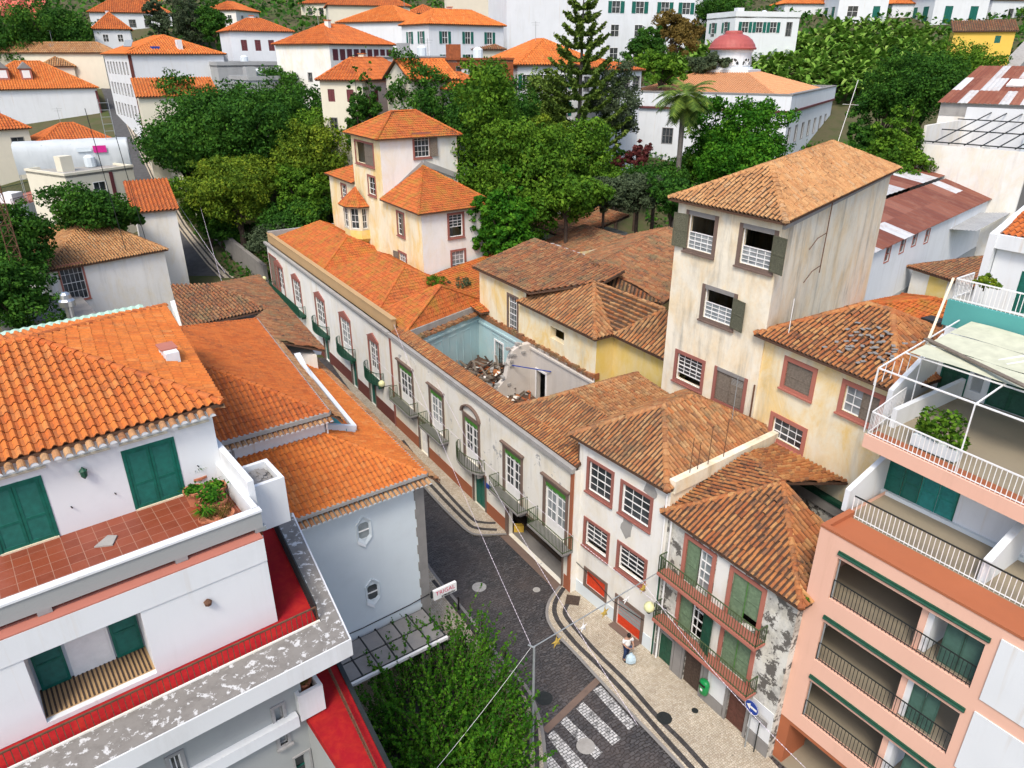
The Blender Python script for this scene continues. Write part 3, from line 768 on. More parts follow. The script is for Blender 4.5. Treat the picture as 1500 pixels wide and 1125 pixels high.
# ------------------------------------------------------------------ long townhouse (left half roofed, right half ruined)
def balcony(b, fc, u0, u1, z=3.1, dep=.75, h=1.0, bow=False, mat='olive_iron', slab='stone_grey', scroll=True, sp=.13):
    m = fc.mb(); n = 10 if bow else 1
    edge = []
    for i in range(n+1):
        t = i/n; u = u0+(u1-u0)*t
        d = dep*(.35+.75*math.sin(math.pi*t)**.6) if bow else dep
        edge.append((u, d))
    if not bow: edge = [(u0, dep), (u1, dep)]
    ring = [(u0,.0)] + edge + [(u1,.0)]
    k = len(ring); pts = [(u,o,z-.12) for u,o in ring]+[(u,o,z) for u,o in ring]
    m.add(pts, [tuple(range(k)), tuple(range(2*k-1,k-1,-1))]+[(i,(i+1)%k,k+(i+1)%k,k+i) for i in range(k)])
    for u in (u0+.25, u1-.25):
        m.box(u-.06,u+.06,.003,dep*.6,z-.4,z-.121)
    bal = b.part('balcony', m, M[slab])
    pts = [fc.xf(u,max(o-.04,.02),z) for u,o in ([(u0+.03,.06)]+[(min(max(u,u0+.03),u1-.03),o) for u,o in edge]+[(u1-.03,.06)])]
    railing(b, bal, pts, h, mat, sp, .02, .04)
    return bal

def french(b, fc, u0, u1, z0, z1, sur, valance=None, ped=None, arch=False, leaf='white_old', fw=.2):
    """tall balcony window: stone surround, two glazed leaves with panelled feet"""
    fc.hole(u0+fw,u1-fw,z0,z1-fw*1.4)
    m = fc.mb(); a0,a1,zt = u0+fw,u1-fw,z1-fw*1.4
    m.box(u0,a0,-.05,.07,z0,z1); m.box(a1,u1,-.05,.07,z0,z1); m.box(a0,a1,-.05,.067,zt,z1)
    if ped == 'hood': m.box(u0-.12,u1+.12,-.02,.2,z1+.002,z1+.11)
    if ped == 'tri':
        c = (u0+u1)/2; m.add([(u0-.1,.12,z1+.002),(u1+.1,.12,z1+.002),(c,.12,z1+.55),(u0-.1,-.02,z1+.002),(u1+.1,-.02,z1+.002),(c,-.02,z1+.55)],
                             [(0,1,2),(1,4,5,2),(0,2,5,3),(0,3,4,1)])
    if arch:
        c = (u0+u1)/2; R = (u1-u0)/2+.12; n = 10; o1=[];
        for i in range(n):
            t0 = math.pi*i/n; t1 = math.pi*(i+1)/n
            q = lambda t,r: (c+math.cos(t)*r, z1+math.sin(t)*r*.62)
            a,bq,cq,d = q(t0,R-.14),q(t0,R),q(t1,R),q(t1,R-.14)
            m.hexa([(a[0],-.02,a[1]),(bq[0],-.02,bq[1]),(cq[0],-.02,cq[1]),(d[0],-.02,d[1]),(a[0],.2,a[1]),(bq[0],.2,bq[1]),(cq[0],.2,cq[1]),(d[0],.2,d[1])])
    w = b.part('window', m, M[sur])
    s = fc.mb(); o = -.14; mid = (a0+a1)/2; th = .05; zf = z0+.75
    for x0,x1 in ((a0,mid-.005),(mid+.005,a1)):
        s.box(x0,x0+.08,o,o+th,z0,zt); s.box(x1-.08,x1,o,o+th,z0,zt); s.box(x0+.08,x1-.08,o,o+th,zt-.08,zt)
        s.box(x0+.08,x1-.08,o,o+th*.8,z0,zf)
        xm = (x0+x1)/2; s.box(xm-.015,xm+.015,o+.004,o+th-.01,zf,zt-.08)
        for j in range(1,4): z = zf+(zt-zf)*j/4; s.box(x0+.08,x1-.08,o+.006,o+th-.006,z-.018,z+.018)
    b.part('window_leaf', s, M['white_paint'], w)
    g = fc.mb(); g.poly([(a0,o-.01,zf),(a1,o-.01,zf),(a1,o-.01,zt),(a0,o-.01,zt)]); b.part('pane', g, M['glass_pale' if RND.random()<.5 else 'glass'], w)
    if valance:
        v = fc.mb(); v.box(a0,a1,-.06,-.02,zt-.32,zt); n = int((a1-a0)/.1)
        for i in range(n): u = a0+(i+.5)*(a1-a0)/n; v.poly([(u-.05,-.021,zt-.32),(u+.05,-.021,zt-.32),(u,-.021,zt-.42)])
        b.part('valance', v, M[valance], w)
    return w

def townhouse():
    b = Bld('townhouse', 'long two-storey townhouse with green iron balconies, half orange-roofed and half a roofless ruin', 'townhouse', P(390,356,8.2), P(843,690,8.2))
    W = b.W
    fc = Fac(b, (0,0), (W,0), 0, 8.2, M['facade_old'], .3)
    uS = fc.px(572,500)[0]            # seam between the white and the ruined half
    fl = Fac(b, (0,0), (uS,0), 0, 8.2, M['white_old'], .3); fr = Fac(b, (uS,0), (W,0), 0, 8.2, M['facade_old'], .3)
    # windows of the ruined half
    for tl, br, kind in [((797,684),(832,760),'h'),((737,645),(766,712),'h'),((678,596),(704,670),'a'),((628,562),(652,628),'h'),((583,531),(608,594),'h')]:
        u0 = fr.px(*tl)[0]; u1 = fr.px(*br)[0]
        french(b, fr, u0, u1, 3.1, 6.55, 'stone_brown', 'green_bright', ped='hood' if kind == 'h' else None, arch=(kind == 'a'))
        balcony(b, fr, u0-.55, u1+.55, bow=(kind == 'a'), mat='olive_iron')
    for tl, br, kind in [((538,484),(557,534),'b'),((496,453),(516,500),'b'),((460,428),(479,475),'b'),((427,404),(444,448),'s'),((402,386),(419,430),'s')]:
        u0 = fl.px(*tl)[0]; u1 = fl.px(*br)[0]
        if u1-u0 < 1.5: u1 = u0+1.5
        french(b, fl, u0, u1, 3.1, 6.6, 'stone_red', ped='tri')
        if kind == 'b': balcony(b, fl, u0-.6, u1+.6, bow=True, mat='green_dark', slab='green_dark', sp=.09)
    ua = fl.px(402,386)[0]; ub = fl.px(444,448)[0]
    balcony(b, fl, ua-.8, ub+.8, mat='green_dark', slab='green_dark', sp=.09)
    # wide shuttered opening at the far end
    window(fl, (.4, 3.6, 3.3, 7.2), 'stone_red', .2, sash=None, glass=None, shut='closed', shut_mat='grey_wood')
    # ground floor: carriage opening, doors
    g0 = fr.px(745,760)[0]; g1 = fr.px(823,840)[0]
    fr.hole(g0, g1, 0.02, 2.9)
    m = fr.mb(); m.box(g0-.3,g0,-.05,.08,0,3.0); m.box(g1,g1+.12,-.05,.06,0,2.95); m.box(g0,g1,-.3,.05,2.72,2.9)
    b.part('carriage_opening', m, M['stone_brown'])
    m = fr.mb(); m.box(g0,g1,-6,-.31,.0,.03); b.part('carriage_floor', m, M['yard'])
    m = fr.mb(); m.box(g0-.4,g1+.4,-.42,-.32,2.9,3.4); b.part('inner_beam', m, M['dark_wood'])
    m = fr.mb()
    for k in range(8):
        u = g0+.2+k*.14; m.bar((u,-1.2,.1),(u,-1.2,2.2),.02)
    m.bar((g0+.1,-1.2,1.2),(g1-3,-1.2,1.2),.03); b.part('inner_gate', m, M['iron'])
    def door(f2, u, wdt, mt, h=2.75):
        f2.hole(u-wdt/2, u+wdt/2, .02, h)
        m = f2.mb(); m.box(u-wdt/2-.18,u-wdt/2,-.05,.06,0,h+.2); m.box(u+wdt/2,u+wdt/2+.18,-.05,.06,0,h+.2); m.box(u-wdt/2,u+wdt/2,-.05,.057,h,h+.2)
        d = b.part('door', m, M['stone_brown'])
        q = f2.mb()
        for k in range(2):
            x0 = u-wdt/2+k*wdt/2; q.box(x0+.01,x0+wdt/2-.01,-.2,-.15,.03,h-.02)
            for za,zb in ((.2,.9),(1.05,1.8),(1.95,h-.2)): q.box(x0+.1,x0+wdt/2-.1,-.15,-.13,za,zb)
        b.part('door_leaf', q, M[mt], d)
    door(fr, fr.px(703,725)[0], 1.5, 'teal'); door(fr, fr.px(622,655)[0], 1.4, 'white_paint'); door(fl, fl.px(521,560)[0], 1.2, 'teal'); door(fl, fl.px(480,520)[0], 1.2, 'teal'); door(fl, fl.px(548,590)[0], 1.2, 'teal')
    w1 = fl.build(); w2 = fr.build()
    # base band, pipes, cornice
    def band(f2, us, mat, z=1.05):
        for a, c in us:
            if c > a+.05:
                m = f2.mb(); m.box(a,c,-.04,.035,0,z); b.part('base_band', m, M[mat])
    us = sorted(o[:2] for o in fr.ops if o[2] < .5); cur = 0; segs = []
    for a, c in us: segs.append((cur, a-.31)); cur = c+.2
    segs.append((cur, fr.L-.02)); band(fr, segs, 'rust_red')
    us = sorted(o[:2] for o in fl.ops if o[2] < .5); cur = 0; segs = []
    for a, c in us: segs.append((cur, a-.19)); cur = c+.19
    segs.append((cur, fl.L)); band(fl, segs, 'dark_red', 1.3)
    m = MB(); m.bar((uS,-.06,.1),(uS,-.06,8.1),.12); b.part('seam_pilaster', m, M['stone_red'])
    m = MB(); m.box(W-.28,W-.05,-.09,.0,.2,8.0); b.part('corner_pilaster', m, M['rust_red'])
    m = MB(); m.box(0,uS,-.32,.0,8.202,8.42); m.box(-.1,uS,-.2,.0,8.0,8.2); b.part('cornice', m, M['concrete'])
    m = MB(); m.box(.0,uS-.1,.25,.6,8.3,9.25); m.box(-.1,uS-.05,.2,.65,9.252,9.36); b.part('parapet', m, M['tan_parapet'])
    m = MB(); m.box(-.02,.38,.3,10.2,8,9.55); b.part('end_parapet', m, M['concrete'])
    # far end and inner walls
    D = 10.0
    f = Fac(b, (0,D), (0,0), 0, 8.2, M['white_old']); f.build()
    f = Fac(b, (W,0), (W,6.8), 0, 8.2, M['white_old']); f.build()
    # ruin walls: coping strip over the street wall
    m = MB(); m.box(uS,W-.02,-.22,.06,8.05,8.34); b.part('coping', m, M['concrete'])
    R = Roof(b, M['tile_rot'], tw=.21, tl=.34)
    R.facet((uS+.1,.06,8.36),(W-.05,.06,8.36),(W-.05,1.0,8.75),(uS+.1,1.0,8.75)); R.build()
    x1 = b.top(612,503,8.0)[0]; yb = b.top(713,456,7.9)[1]; xb = b.top(713,456,7.9)[0]
    x0 = (x1+xb)/2 - .0
    m = MB(); m.box(uS+.1,W-.1,.3,1.0,3,8.3); b.part('inner_wall', m, M['pale_wall'])
    yb = 8.45; x0 = 37.4; xk = 34.4
    # blue party wall (faces the ruin), blue back wall
    q = Fac(b, (x0, .9), (xk, yb), .5, 8.0, M['blue_wall']); q.n = (-q.n[0], -q.n[1]) if q.n[0] < 0 else q.n
    q.build()
    m = q.mb(); m.box(0,q.L,.003,.1,7.55,7.7); m.box(0,q.L,.003,.05,2.9,3.05)
    for k in range(4):
        u = .5+k*(q.L-.8)/4; 
        for (ua_,ub_,za,zb) in ((u,u+1.05,7.1,7.15),(u,u+1.05,3.4,3.45),(u,u+.05,3.45,7.1),(u+1.0,u+1.05,3.45,7.1)): m.box(ua_,ub_,.003,.03,za,zb)
    b.part('wall_moulding', m, M['blue_wall'])
    m = MB(); m.prism([(x0-.5,.9),(x0-.004,.9),(xk-.004,yb),(xk-.5,yb)],.5,8.05); b.part('party_wall', m, M['pale_wall'])
    m = MB()
    for k in range(46):
        y = 1.0+(yb-.8)*k/46; xq = x0+(xk-x0)*k/46; m.box(xq-.55+RND.uniform(-.1,.1),xq+.05+RND.uniform(-.1,.12),y,y+.2,8.05,8.14+RND.uniform(0,.16), r=.01+RND.random()*.98)
    b.part('broken_top', m, M['tile_dark'], kind='stuff')
    xe2 = b.top(777,505,7.9)[0]; xend = b.top(862,545,8.3)[0]
    fb = Fac(b, (xk, yb), (xe2-.2, yb), .5, 7.8, M['blue_wall'], .35)
    u0,u1,_,_ = fb.rect((724,475),(738,530)); window(fb, (u0,u0+1.5,3.2,6.7), 'white_paint', .15, sash=None, glass=None, door=True)
    fb.build()
    m = fb.mb(); m.box(0,fb.L,.003,.1,7.35,7.5)
    for u in (2.2,3.6): 
        for (ua_,ub_,za,zb) in ((u,u+1.1,7.0,7.05),(u,u+1.1,3.4,3.45),(u,u+.05,3.45,7.0),(u+1.05,u+1.1,3.45,7.0)): m.box(ua_,ub_,.003,.03,za,zb)
    b.part('wall_moulding', m, M['blue_wall'])
    fb2 = Fac(b, (xe2, yb), (xend+.6, yb), .5, 8.0, M['pale_wall'], .35)
    u0 = fb2.px(789,545)[0]; window(fb2, (u0-.4,u0+1.1,3.0,6.3), 'white_paint', .15, sash=None, glass=None, door=True)
    fb2.build()
    m = fb2.mb(); m.box(0,fb2.L,.003,.12,7.6,7.75); b.part('wall_moulding', m, M['pale_wall'])
    m = MB()
    for k in range(70):
        x = xk+(xend+.5-xk)*k/70; m.box(x,x+.22,yb+.0,yb+.5+RND.uniform(-.1,.1),7.82,8.05+RND.uniform(0,.25), r=.01+RND.random()*.98)
    b.part('broken_top', m, M['tile_dark'], kind='stuff')
    # broken cross wall
    m = MB(); 
    prev = None
    prof = [(yb,8.0),(yb-1.0,8.0),(yb-1.6,7.7),(yb-1.9,6.9),(yb-2.2,5.6),(yb-2.9,5.0),(yb-3.6,4.2),(yb-5,3.4)]
    pts = [(xe2-.5,y,z) for y,z in prof]+[(xe2-.5,yb-5,.3),(xe2-.5,yb,.3)]; n=len(pts)
    pts2 = [(xe2,y,z) for _,y,z in pts]
    m.add(pts+pts2, [tuple(range(n-1,-1,-1)), tuple(range(n,2*n))]+[(i,(i+1)%n,n+(i+1)%n,n+i) for i in range(n)])
    b.part('broken_wall', m, M['pale_wall'])
    m = MB()
    for y,z in prof[1:]:
        for k in range(9):
            s = RND.uniform(.12,.3); x = xe2-.55+RND.random()*.5; yy=y+RND.uniform(-.4,.2); zz=z+RND.uniform(-.7,.08)
            m.box(x,x+s,yy,yy+s,zz,zz+s*.7)
    b.part('broken_masonry', m, M['concrete'], kind='stuff')
    m = MB(); m.bar((xe2-.1,yb-1.8,6.6),(xe2+2.8,yb-.05,6.7),.06); b.part('blue_pipe', m, M['sign_blue'])
    # floor and rubble
    m = MB(); m.box(xk,W-.1,1.0,yb,.3,.6); b.part('ruin_floor', m, M['soil'])
    pal = ['dark_wood','grey_wood','tile_rot','concrete','white_old','rust_wood']; mbs = {p_:MB() for p_ in pal}
    for k in range(1700):
        y = RND.uniform(1.2,yb-.2); xl = x0+(xk-x0)*(y-.9)/(yb-.9)+.25; x = RND.uniform(xl,xe2+4); 
        hgt = 3.2+1.5*math.exp(-((x-x0-1.6)/3.0)**2)*(.5+.5*(y/yb))
        z = hgt+RND.uniform(-.25,.5); a = RND.uniform(0,6.28); t = RND.uniform(-.5,.5)
        p_ = RND.choices(pal,[7,5,3,4,3,1])[0]; L = RND.uniform(.3,3.2) if 'wood' in p_ else RND.uniform(.15,.55); wd_ = RND.uniform(.06,.2) if 'wood' in p_ else L*.6
        d = Vector((math.cos(a)*math.cos(t),math.sin(a)*math.cos(t),math.sin(t)))*L/2; c = Vector((x,y,z))
        A_,B_ = c-d,c+d
        for Q in (A_,B_): Q.x=min(max(Q.x,xl-.15),W-.3); Q.y=min(max(Q.y,1.1),yb-.06)
        if (B_-A_).length > .08: mbs[p_].bar(A_,B_,wd_,wd_*RND.uniform(.3,1), r=.01+RND.random()*.98)
    for p_,mm in mbs.items(): b.part('rubble', mm, M[p_], kind='stuff')
    m = MB(); m.add([(x0+3,1.1,3.2),(W-1,1.1,2.9),(W-1,yb-.1,3.1),(xk+7,yb-.1,3.9),(xk+3.5,yb-.1,4.6),(xk+.1,yb-.1,4.2),(x0+.1,1.1,3.2),(x0+1.5,4.5,4.3)],[(0,1,7),(1,2,7),(2,3,7),(3,4,7),(4,5,7),(5,6,7),(6,0,7)])
    b.part('rubble_heap', m, M['deck'])
    # roofed half: three hipped orange roofs behind the parapet
    def pz(px,py,z): return b.top3(px,py,z)
    ze = 8.7; zr = 10.9; yA=.7; yB=D-.3
    a0 = .5; a1 = b.top(577,400,9.2)[0]
    # facets follow the sighted ridges
    A1 = pz(475,341,zr); B1 = pz(553,377,10.4)
    xm = b.top(475,396,8.9)[0]; xm2 = b.top(560,450,8.9)[0]
    # gable-like bays: far bay, middle bay, near bay
    xs = [.5, max(8, b.top(470,398,8.8)[0]), b.top(556,455,8.8)[0], x0-.7]
    pass
    for i in range(3):
        a, c = xs[i], xs[i+1]
        mid = (a+c)/2; hw = min((c-a)/2*.98, 4.5)
        R = Roof(b, M['tile_flat'], 'flat', .24, .36, .6)
        # slope to the street, slope to the near side, slope to the far side, back slope
        y = (yA+yB)/2; r0 = Vector((a+min(3.8,(c-a)*.45),y,zr)); r1 = Vector((max(c-4.2,(a+c)/2),y,zr))
        cb = xk-.9 if i == 2 else c
        C = [Vector((a,yA,ze)),Vector((c,yA,ze)),Vector((cb,yB,ze)),Vector((a,yB,ze))]
        R.facet(C[0],C[1],r1,r0).facet(C[1],C[2],r1).facet(C[2],C[3],r0,r1).facet(C[3],C[0],r0)
        R.ridge(C[0],r0,r1,C[1]).ridge(C[2],r1).ridge(C[3],r0); R.build(cap=.13)
    m = MB(); m.prism([(x0-.75,.7),(x0-.5,.7),(xk-.7,yB),(xk-.95,yB)],8.2,8.72); b.part('roof_edge', m, M['concrete'])
    # near bay roof against the white house
    A = Vector(pz(762,598,8.45)); E_ = Vector((A.x,yb+.1,8.6)); A.y=.95
    Bq = Vector((W-.05,.95,8.7)); A.z=8.7
    rx = A.x+2.3; R1 = Vector((rx, 3.2, 9.9)); R2 = Vector((rx, yb+.1, 9.9)); Bk = Vector((W-.05,3.2,9.9)); Bk2 = Vector((W-.05, yb+.1, 9.35))
    R = Roof(b, M['tile_old'], tw=.22, tl=.36)
    R.facet(E_,Vector((A.x,A.y,8.6)),R1,R2).facet(A,Bq,Bk,R1)
    R.facet(Vector((W-.05,3.2,9.35)),Bk2,R2,R1); R.ridge(A,R1,R2); R.build()
    return b
TOWN = townhouse()
# ------------------------------------------------------------------ white corner house with brick-red window surrounds
def white_house():
    b = Bld('old_white_house', 'white three-storey house with brick-red window frames and weathered hipped tile roof', 'house', P(838,862,0), P(957,960,0), 0)
    W = b.W; D = 8.6; zt = 10.0
    fc = Fac(b, (0,0), (W,0), 0, zt, M['white_old'], .25)
    for tl,br,op,sh in [((861,668),(897,744),0,None),((910,701),(953,781),0,None),((856,755),(891,825),.28,None),((905,790),(945,864),.25,None)]:
        window(fc, fc.rect(tl,br), 'stone_red', .17, grid=(3,4), glass='glass', open_low=op)
    # ground floor: orange window and door, blue-grey base
    u0,u1,z0,z1 = fc.rect((858,832),(886,890)); z0=max(z0,.9)
    w = window(fc, (u0-.1,u1+.1,z0,z1+.1), 'stone_brown', .16, sash=None, glass=None, sill=False, name='shop_window')
    m = fc.mb(); m.box(u0+.06,u1-.06,-.12,-.08,z0+.16,z1-.06); m.box((u0+u1)/2-.02,(u0+u1)/2+.02,-.08,-.07,z0+.16,z1-.06); b.part('panel', m, M['orange_red'], w)
    u0,u1,z0,z1 = fc.rect((902,868),(941,935))
    w = window(fc, (u0,u1,.02,z1), 'stone_brown', .18, sash=None, glass=None, door=True, name='door')
    m = fc.mb(); m.box(u0+.18,u1-.18,-.14,-.1,.03,z1-.18); b.part('door_leaf', m, M['orange_red'], w)
    m = fc.mb()
    for k in range(5): m.box(u0+.2,u1-.2,-.1,-.085,.75+k*.24,.95+k*.24)
    b.part('door_panel', m, M['grey_metal'], w)
    m = fc.mb(); m.box(u0+.05,u1-.05,.01,.45,0,.16); b.part('door_step', m, M['stone_brown'])
    fc.build()
    us = sorted(o[:2] for o in fc.ops if o[2] < .5)
    for a_,c_ in ((.02,us[0][0]-.2),(us[0][1]+.2,W-.02)):
        if c_>a_: m = fc.mb(); m.box(a_,c_,.0,.04,0,.95); b.part('base_band', m, M['white_cool'])
    f = Fac(b, (W,0), (W,D), 0, zt+.1, M['tower_wall']); f.build()
    f = Fac(b, (0,D), (0,0), 0, zt, M['white_old']); f.build()
    m = MB(); m.box(W-.25,W+.12,.1,D,zt-.2,zt+.45); b.part('side_parapet', m, M['tower_wall'])
    o=.35
    C = [(-o,-o),(W+.05,-o),(W-.1,D),(-o,D)]
    ap = b.top(973,594,12.0); ap2 = b.top(1000,574,12.0)
    hip_y(b, M['tile_old'], C, zt+.05, (ap[0],ap[1],12.0), (ap[0]+.1,max(ap2[1],ap[1]+.8),12.0), tw=.225, tl=.38, singles=220, jit=1.3)
    # drainpipe, patches of bare cement, meter box, antenna
    m = MB(); m.tube([(W-.15,-.07,9.7),(W-.15,-.07,.2)],.05,8); b.part('drainpipe', m, M['white_paint'])
    m = MB(); m.tube([(.12,-.06,9.6),(.12,-.06,.2)],.04,8); b.part('drainpipe', m, M['rust_iron'])
    for c,(sx,sz) in (((953,718),(.55,.5)),((918,773),(.5,.75))):
        u,z = fc.px(*c); m = fc.mb(); pts=[(u+math.cos(k*.5236)*sx*RND.uniform(.6,1.1),.012,z+math.sin(k*.5236)*sz*RND.uniform(.6,1.1)) for k in range(12)]; m.poly(pts); b.part('cement_patch', m, M['concrete'])
    u,z = fc.px(843,803); m = fc.mb(); m.box(u-.2,u+.15,.0,.14,z-.25,z+.25); b.part('meter_box', m, M['grey_paint'])
    m = MB()
    for px,py,h in ((1018,640,2.0),(1030,630,1.6),(1046,622,2.2),(1070,606,2.2)):
        x,y = W-.05, min(D-.2, b.fx(px,py,W)[0]); y=max(.5,y)
        m.tube([(x,y,zt+.3),(x+.03,y,zt+.3+h)],.02,5)
    b.part('railing_rods', m, M['rust_iron'])
    pp=[fc.px(*q) for q in ((838,800),(845,822),(872,848),(900,880),(944,908))]; m=fc.mb(); m.tube([(u,.07,z) for u,z in pp],.02,5); b.part('cable', m, M['black'])
    m = MB(); x,y = W-1.6,D-2.4; m.tube([(x,y,11),(x,y,13.4)],.018,5); 
    for k in range(5): m.bar((x-.35,y,13.2-k*.07),(x+.35,y,13.2-k*.07),.012)
    b.part('tv_antenna', m, M['grey_metal'])
    return b
WH = white_house()

# ------------------------------------------------------------------ derelict house with iron balconies
def derelict():
    b = Bld('derelict_house', 'peeling derelict house with long rusty iron balconies and red shutter frames', 'house', P(957,960,0), P(1122,1113,0), 0)
    W = b.W; D = 7.2; zt = 8.75
    fc = Fac(b, (0,0), (W,0), 0, zt, M['peel_wall'], .25)
    z2, z1 = 5.85, 3.05
    cols = [fc.px(1018,830)[0], fc.px(1098,880)[0]]
    cols = [W*.29, W*.665]
    bw = .95
    for k,c in enumerate(cols):
        for zf,h in ((z2,2.5),(z1,2.35)):
            wn = window(fc, (c-bw,c+bw,zf,zf+h), 'stone_pink', .2, sash=None, glass=None, door=True, proud=.05)
            a0,a1 = c-bw+.2, c+bw-.2
            if k == 0:
                m = fc.mb(); louvre(m,a0,c-.02,zf,zf+h-.2,-.03); b.part('shutter', m, M['green_faded'], wn)
                m = fc.mb(); m.box(c,c+.06,-.15,-.1,zf,zf+h-.2); m.box(a1-.06,a1,-.15,-.1,zf,zf+h-.2)
                for j in range(5): m.box(c+.06,a1-.06,-.15,-.105,zf+.1+j*.5,zf+.15+j*.5)
                m.box(c+.28,c+.31,-.148,-.108,zf,zf+h-.2); b.part('sash', m, M['white_paint'], wn)
                if zf == z2:
                    m = fc.mb(); m.poly([(c,-.16,zf),(a1,-.16,zf),(a1,-.16,zf+h-.2),(c,-.16,zf+h-.2)]); b.part('pane', m, M['glass_pale'], wn)
                else:
                    m = fc.mb(); swing_leaf(fc,m,a1,zf,zf+h-.2,.75,18,1); b.part('shutter', m, M['green_dark'], wn)
            else:
                m = fc.mb(); louvre(m,a0,c-.015,zf,zf+h-.2,-.03); b.part('shutter', m, M['green_faded'], wn)
                m = fc.mb(); louvre(m,c+.015,a1,zf+(.6 if zf==z2 else 0),zf+h-.2,-.03); b.part('shutter', m, M['green_faded'], wn)
                m = fc.mb(); m.box(c-.012,c+.012,-.04,-.01,zf,zf+h-.2); b.part('shutter_edge', m, M['green_bright'], wn)
    # door/shop openings on the ground floor
    for a,c,mt,h in ((.12,1.25,'green_dark',2.05),(1.75,3.05,'interior',2.3),(4.35,5.6,'brown_door',2.2)):
        a*=W/6.75; c*=W/6.75
        wn = window(fc, (a,c,.02,h), 'stone_grey', .14, sash=None, glass=None, door=True, name='door')
        m = fc.mb()
        for k in range(2):
            x0 = a+.14+k*(c-a-.28)/2; x1 = x0+(c-a-.28)/2
            m.box(x0+.006,x1-.006,-.14,-.1,.03,h-.15); m.box(x0+.1,x1-.1,-.1,-.085,.2,.9); m.box(x0+.1,x1-.1,-.1,-.085,1.05,h-.35)
        b.part('door_leaf', m, M[mt if mt!='interior' else 'dark_wood'], wn)
    fc.build()
    k_=W/6.75
    for a_,c_,h_ in ((.02,.1,.9),(1.28*k_,1.73*k_,2.4),(3.08*k_,3.3*k_,2.4),(3.31*k_,4.3*k_,.8),(5.65*k_,W-.02,.9)): m=fc.mb(); m.box(a_,c_,0,.05,0,h_); b.part('base_band', m, M['stone_grey'])
    for a_,c_,z_,h_ in ((3.35*k_,4.3*k_,.82,2.7),(5.65*k_,W-.05,.92,2.7),(.08,1.2,2.08,2.9)): m=fc.mb(); m.box(a_,c_,.003,.03,z_,h_); b.part('white_panel', m, M['white'])
    # narrow infill of white plaster between the columns
    m = fc.mb(); m.box(cols[0]+bw+.05,cols[1]-bw-.05,.003,.02,z1+.02,zt-.4); b.part('white_panel', m, M['white_old'])
    for zf in (z2,z1):
        bal = None; m = fc.mb(); u0,u1 = .25, cols[1]+bw+.35
        m.box(u0,u1,.0,.62,zf-.14,zf-.02); m.box(u0,u1,.623,.66,zf-.18,zf-.02)
        bal = b.part('balcony', m, M['stone_pink'])
        railing(b, bal, [fc.xf(u0+.03,.04,zf-.02),fc.xf(u0+.03,.6,zf-.02),fc.xf(u1-.03,.6,zf-.02),fc.xf(u1-.03,.04,zf-.02)], .95, 'olive_iron', .14, .022, .045)
    for xw in (W,0.0):
        f = Fac(b, (W,0) if xw else (0,D), (W,D) if xw else (0,0), 0, zt, M['peel_wall']); f.build()
    f = Fac(b, (W,D), (0,D), 0, zt, M['peel_wall']); f.build()
    m = MB(); m.tube([(.3,-.08,8.6),(.25,-.08,.1)],.05,8); b.part('drainpipe', m, M['white_paint'])
    m = MB(); m.tube([(-.05,-.1,6.3),(-.05,-.1,.1)],.045,8); b.part('drainpipe', m, M['green_dark'])
    # roof: front slope, hip towards the pink block, back slope
    o=.3; FL=(-.25,-o); FR=(W+.3,-o)
    ap = b.top(1148,702,11.2); bk = b.top(1096,660,10.6)
    zr = 11.0; A = Vector((ap[0],ap[1],zr)); ye = min(max(bk[1],ap[1]+.5),7.3)
    Bk = Vector((bk[0],ye,10.4))
    R = Roof(b, M['tile_rot'], tw=.235, tl=.37, singles=300, jit=1.6)
    L0 = Vector((FL[0],FL[1],zt+.05)); R0 = Vector((FR[0],FR[1],zt+.05)); L1 = Vector((-.25,D,zt+.3)); R1 = Vector((W+.3,ap[1]+.6,zt+.05))
    R.facet(L0,R0,A).facet(R0,R1,A).facet(L1,L0,A,Bk).facet(Vector((W*.55,D+.3,9.9)),Vector((-.25,D+.3,9.9)),Bk,A)
    R.ridge(L0,A).ridge(R0,A).ridge(A,Bk); R.build(cap=.14)
    # little yard wall and timber behind
    m = MB(); m.box(W*.62,W+3.4,D+.25,D+.5,3,8.9); b.part('yard_wall', m, M['white_cool'])
    m = MB(); m.box(W*.5,W+3.4,2.5,D+.2,5.6,6.0); b.part('yard_floor', m, M['yard'])
    m = MB()
    for k in range(9): x = W*.75+k*.22; m.bar((x,D-2.2,8.0+RND.uniform(-.1,.1)),(x+.3,D-.4,8.5+RND.uniform(-.1,.1)),.18,.05)
    b.part('loose_boards', m, M['grey_wood'], kind='stuff')
    return b
DER = derelict()
def ray_plane(b, px, py, p, q, r):
    """sighting meets the plane through three local points -> local point"""
    p,q,r = [b.wd(*v) for v in (p,q,r)]; n = (q-p).cross(r-p); d = ray(px,py); o = Vector((0,0,CAM_H))
    w = o + d*((p-o).dot(n)/d.dot(n)); l = b.lc(w); return Vector((l[0], l[1], (w.z-b.z0)/b.k))

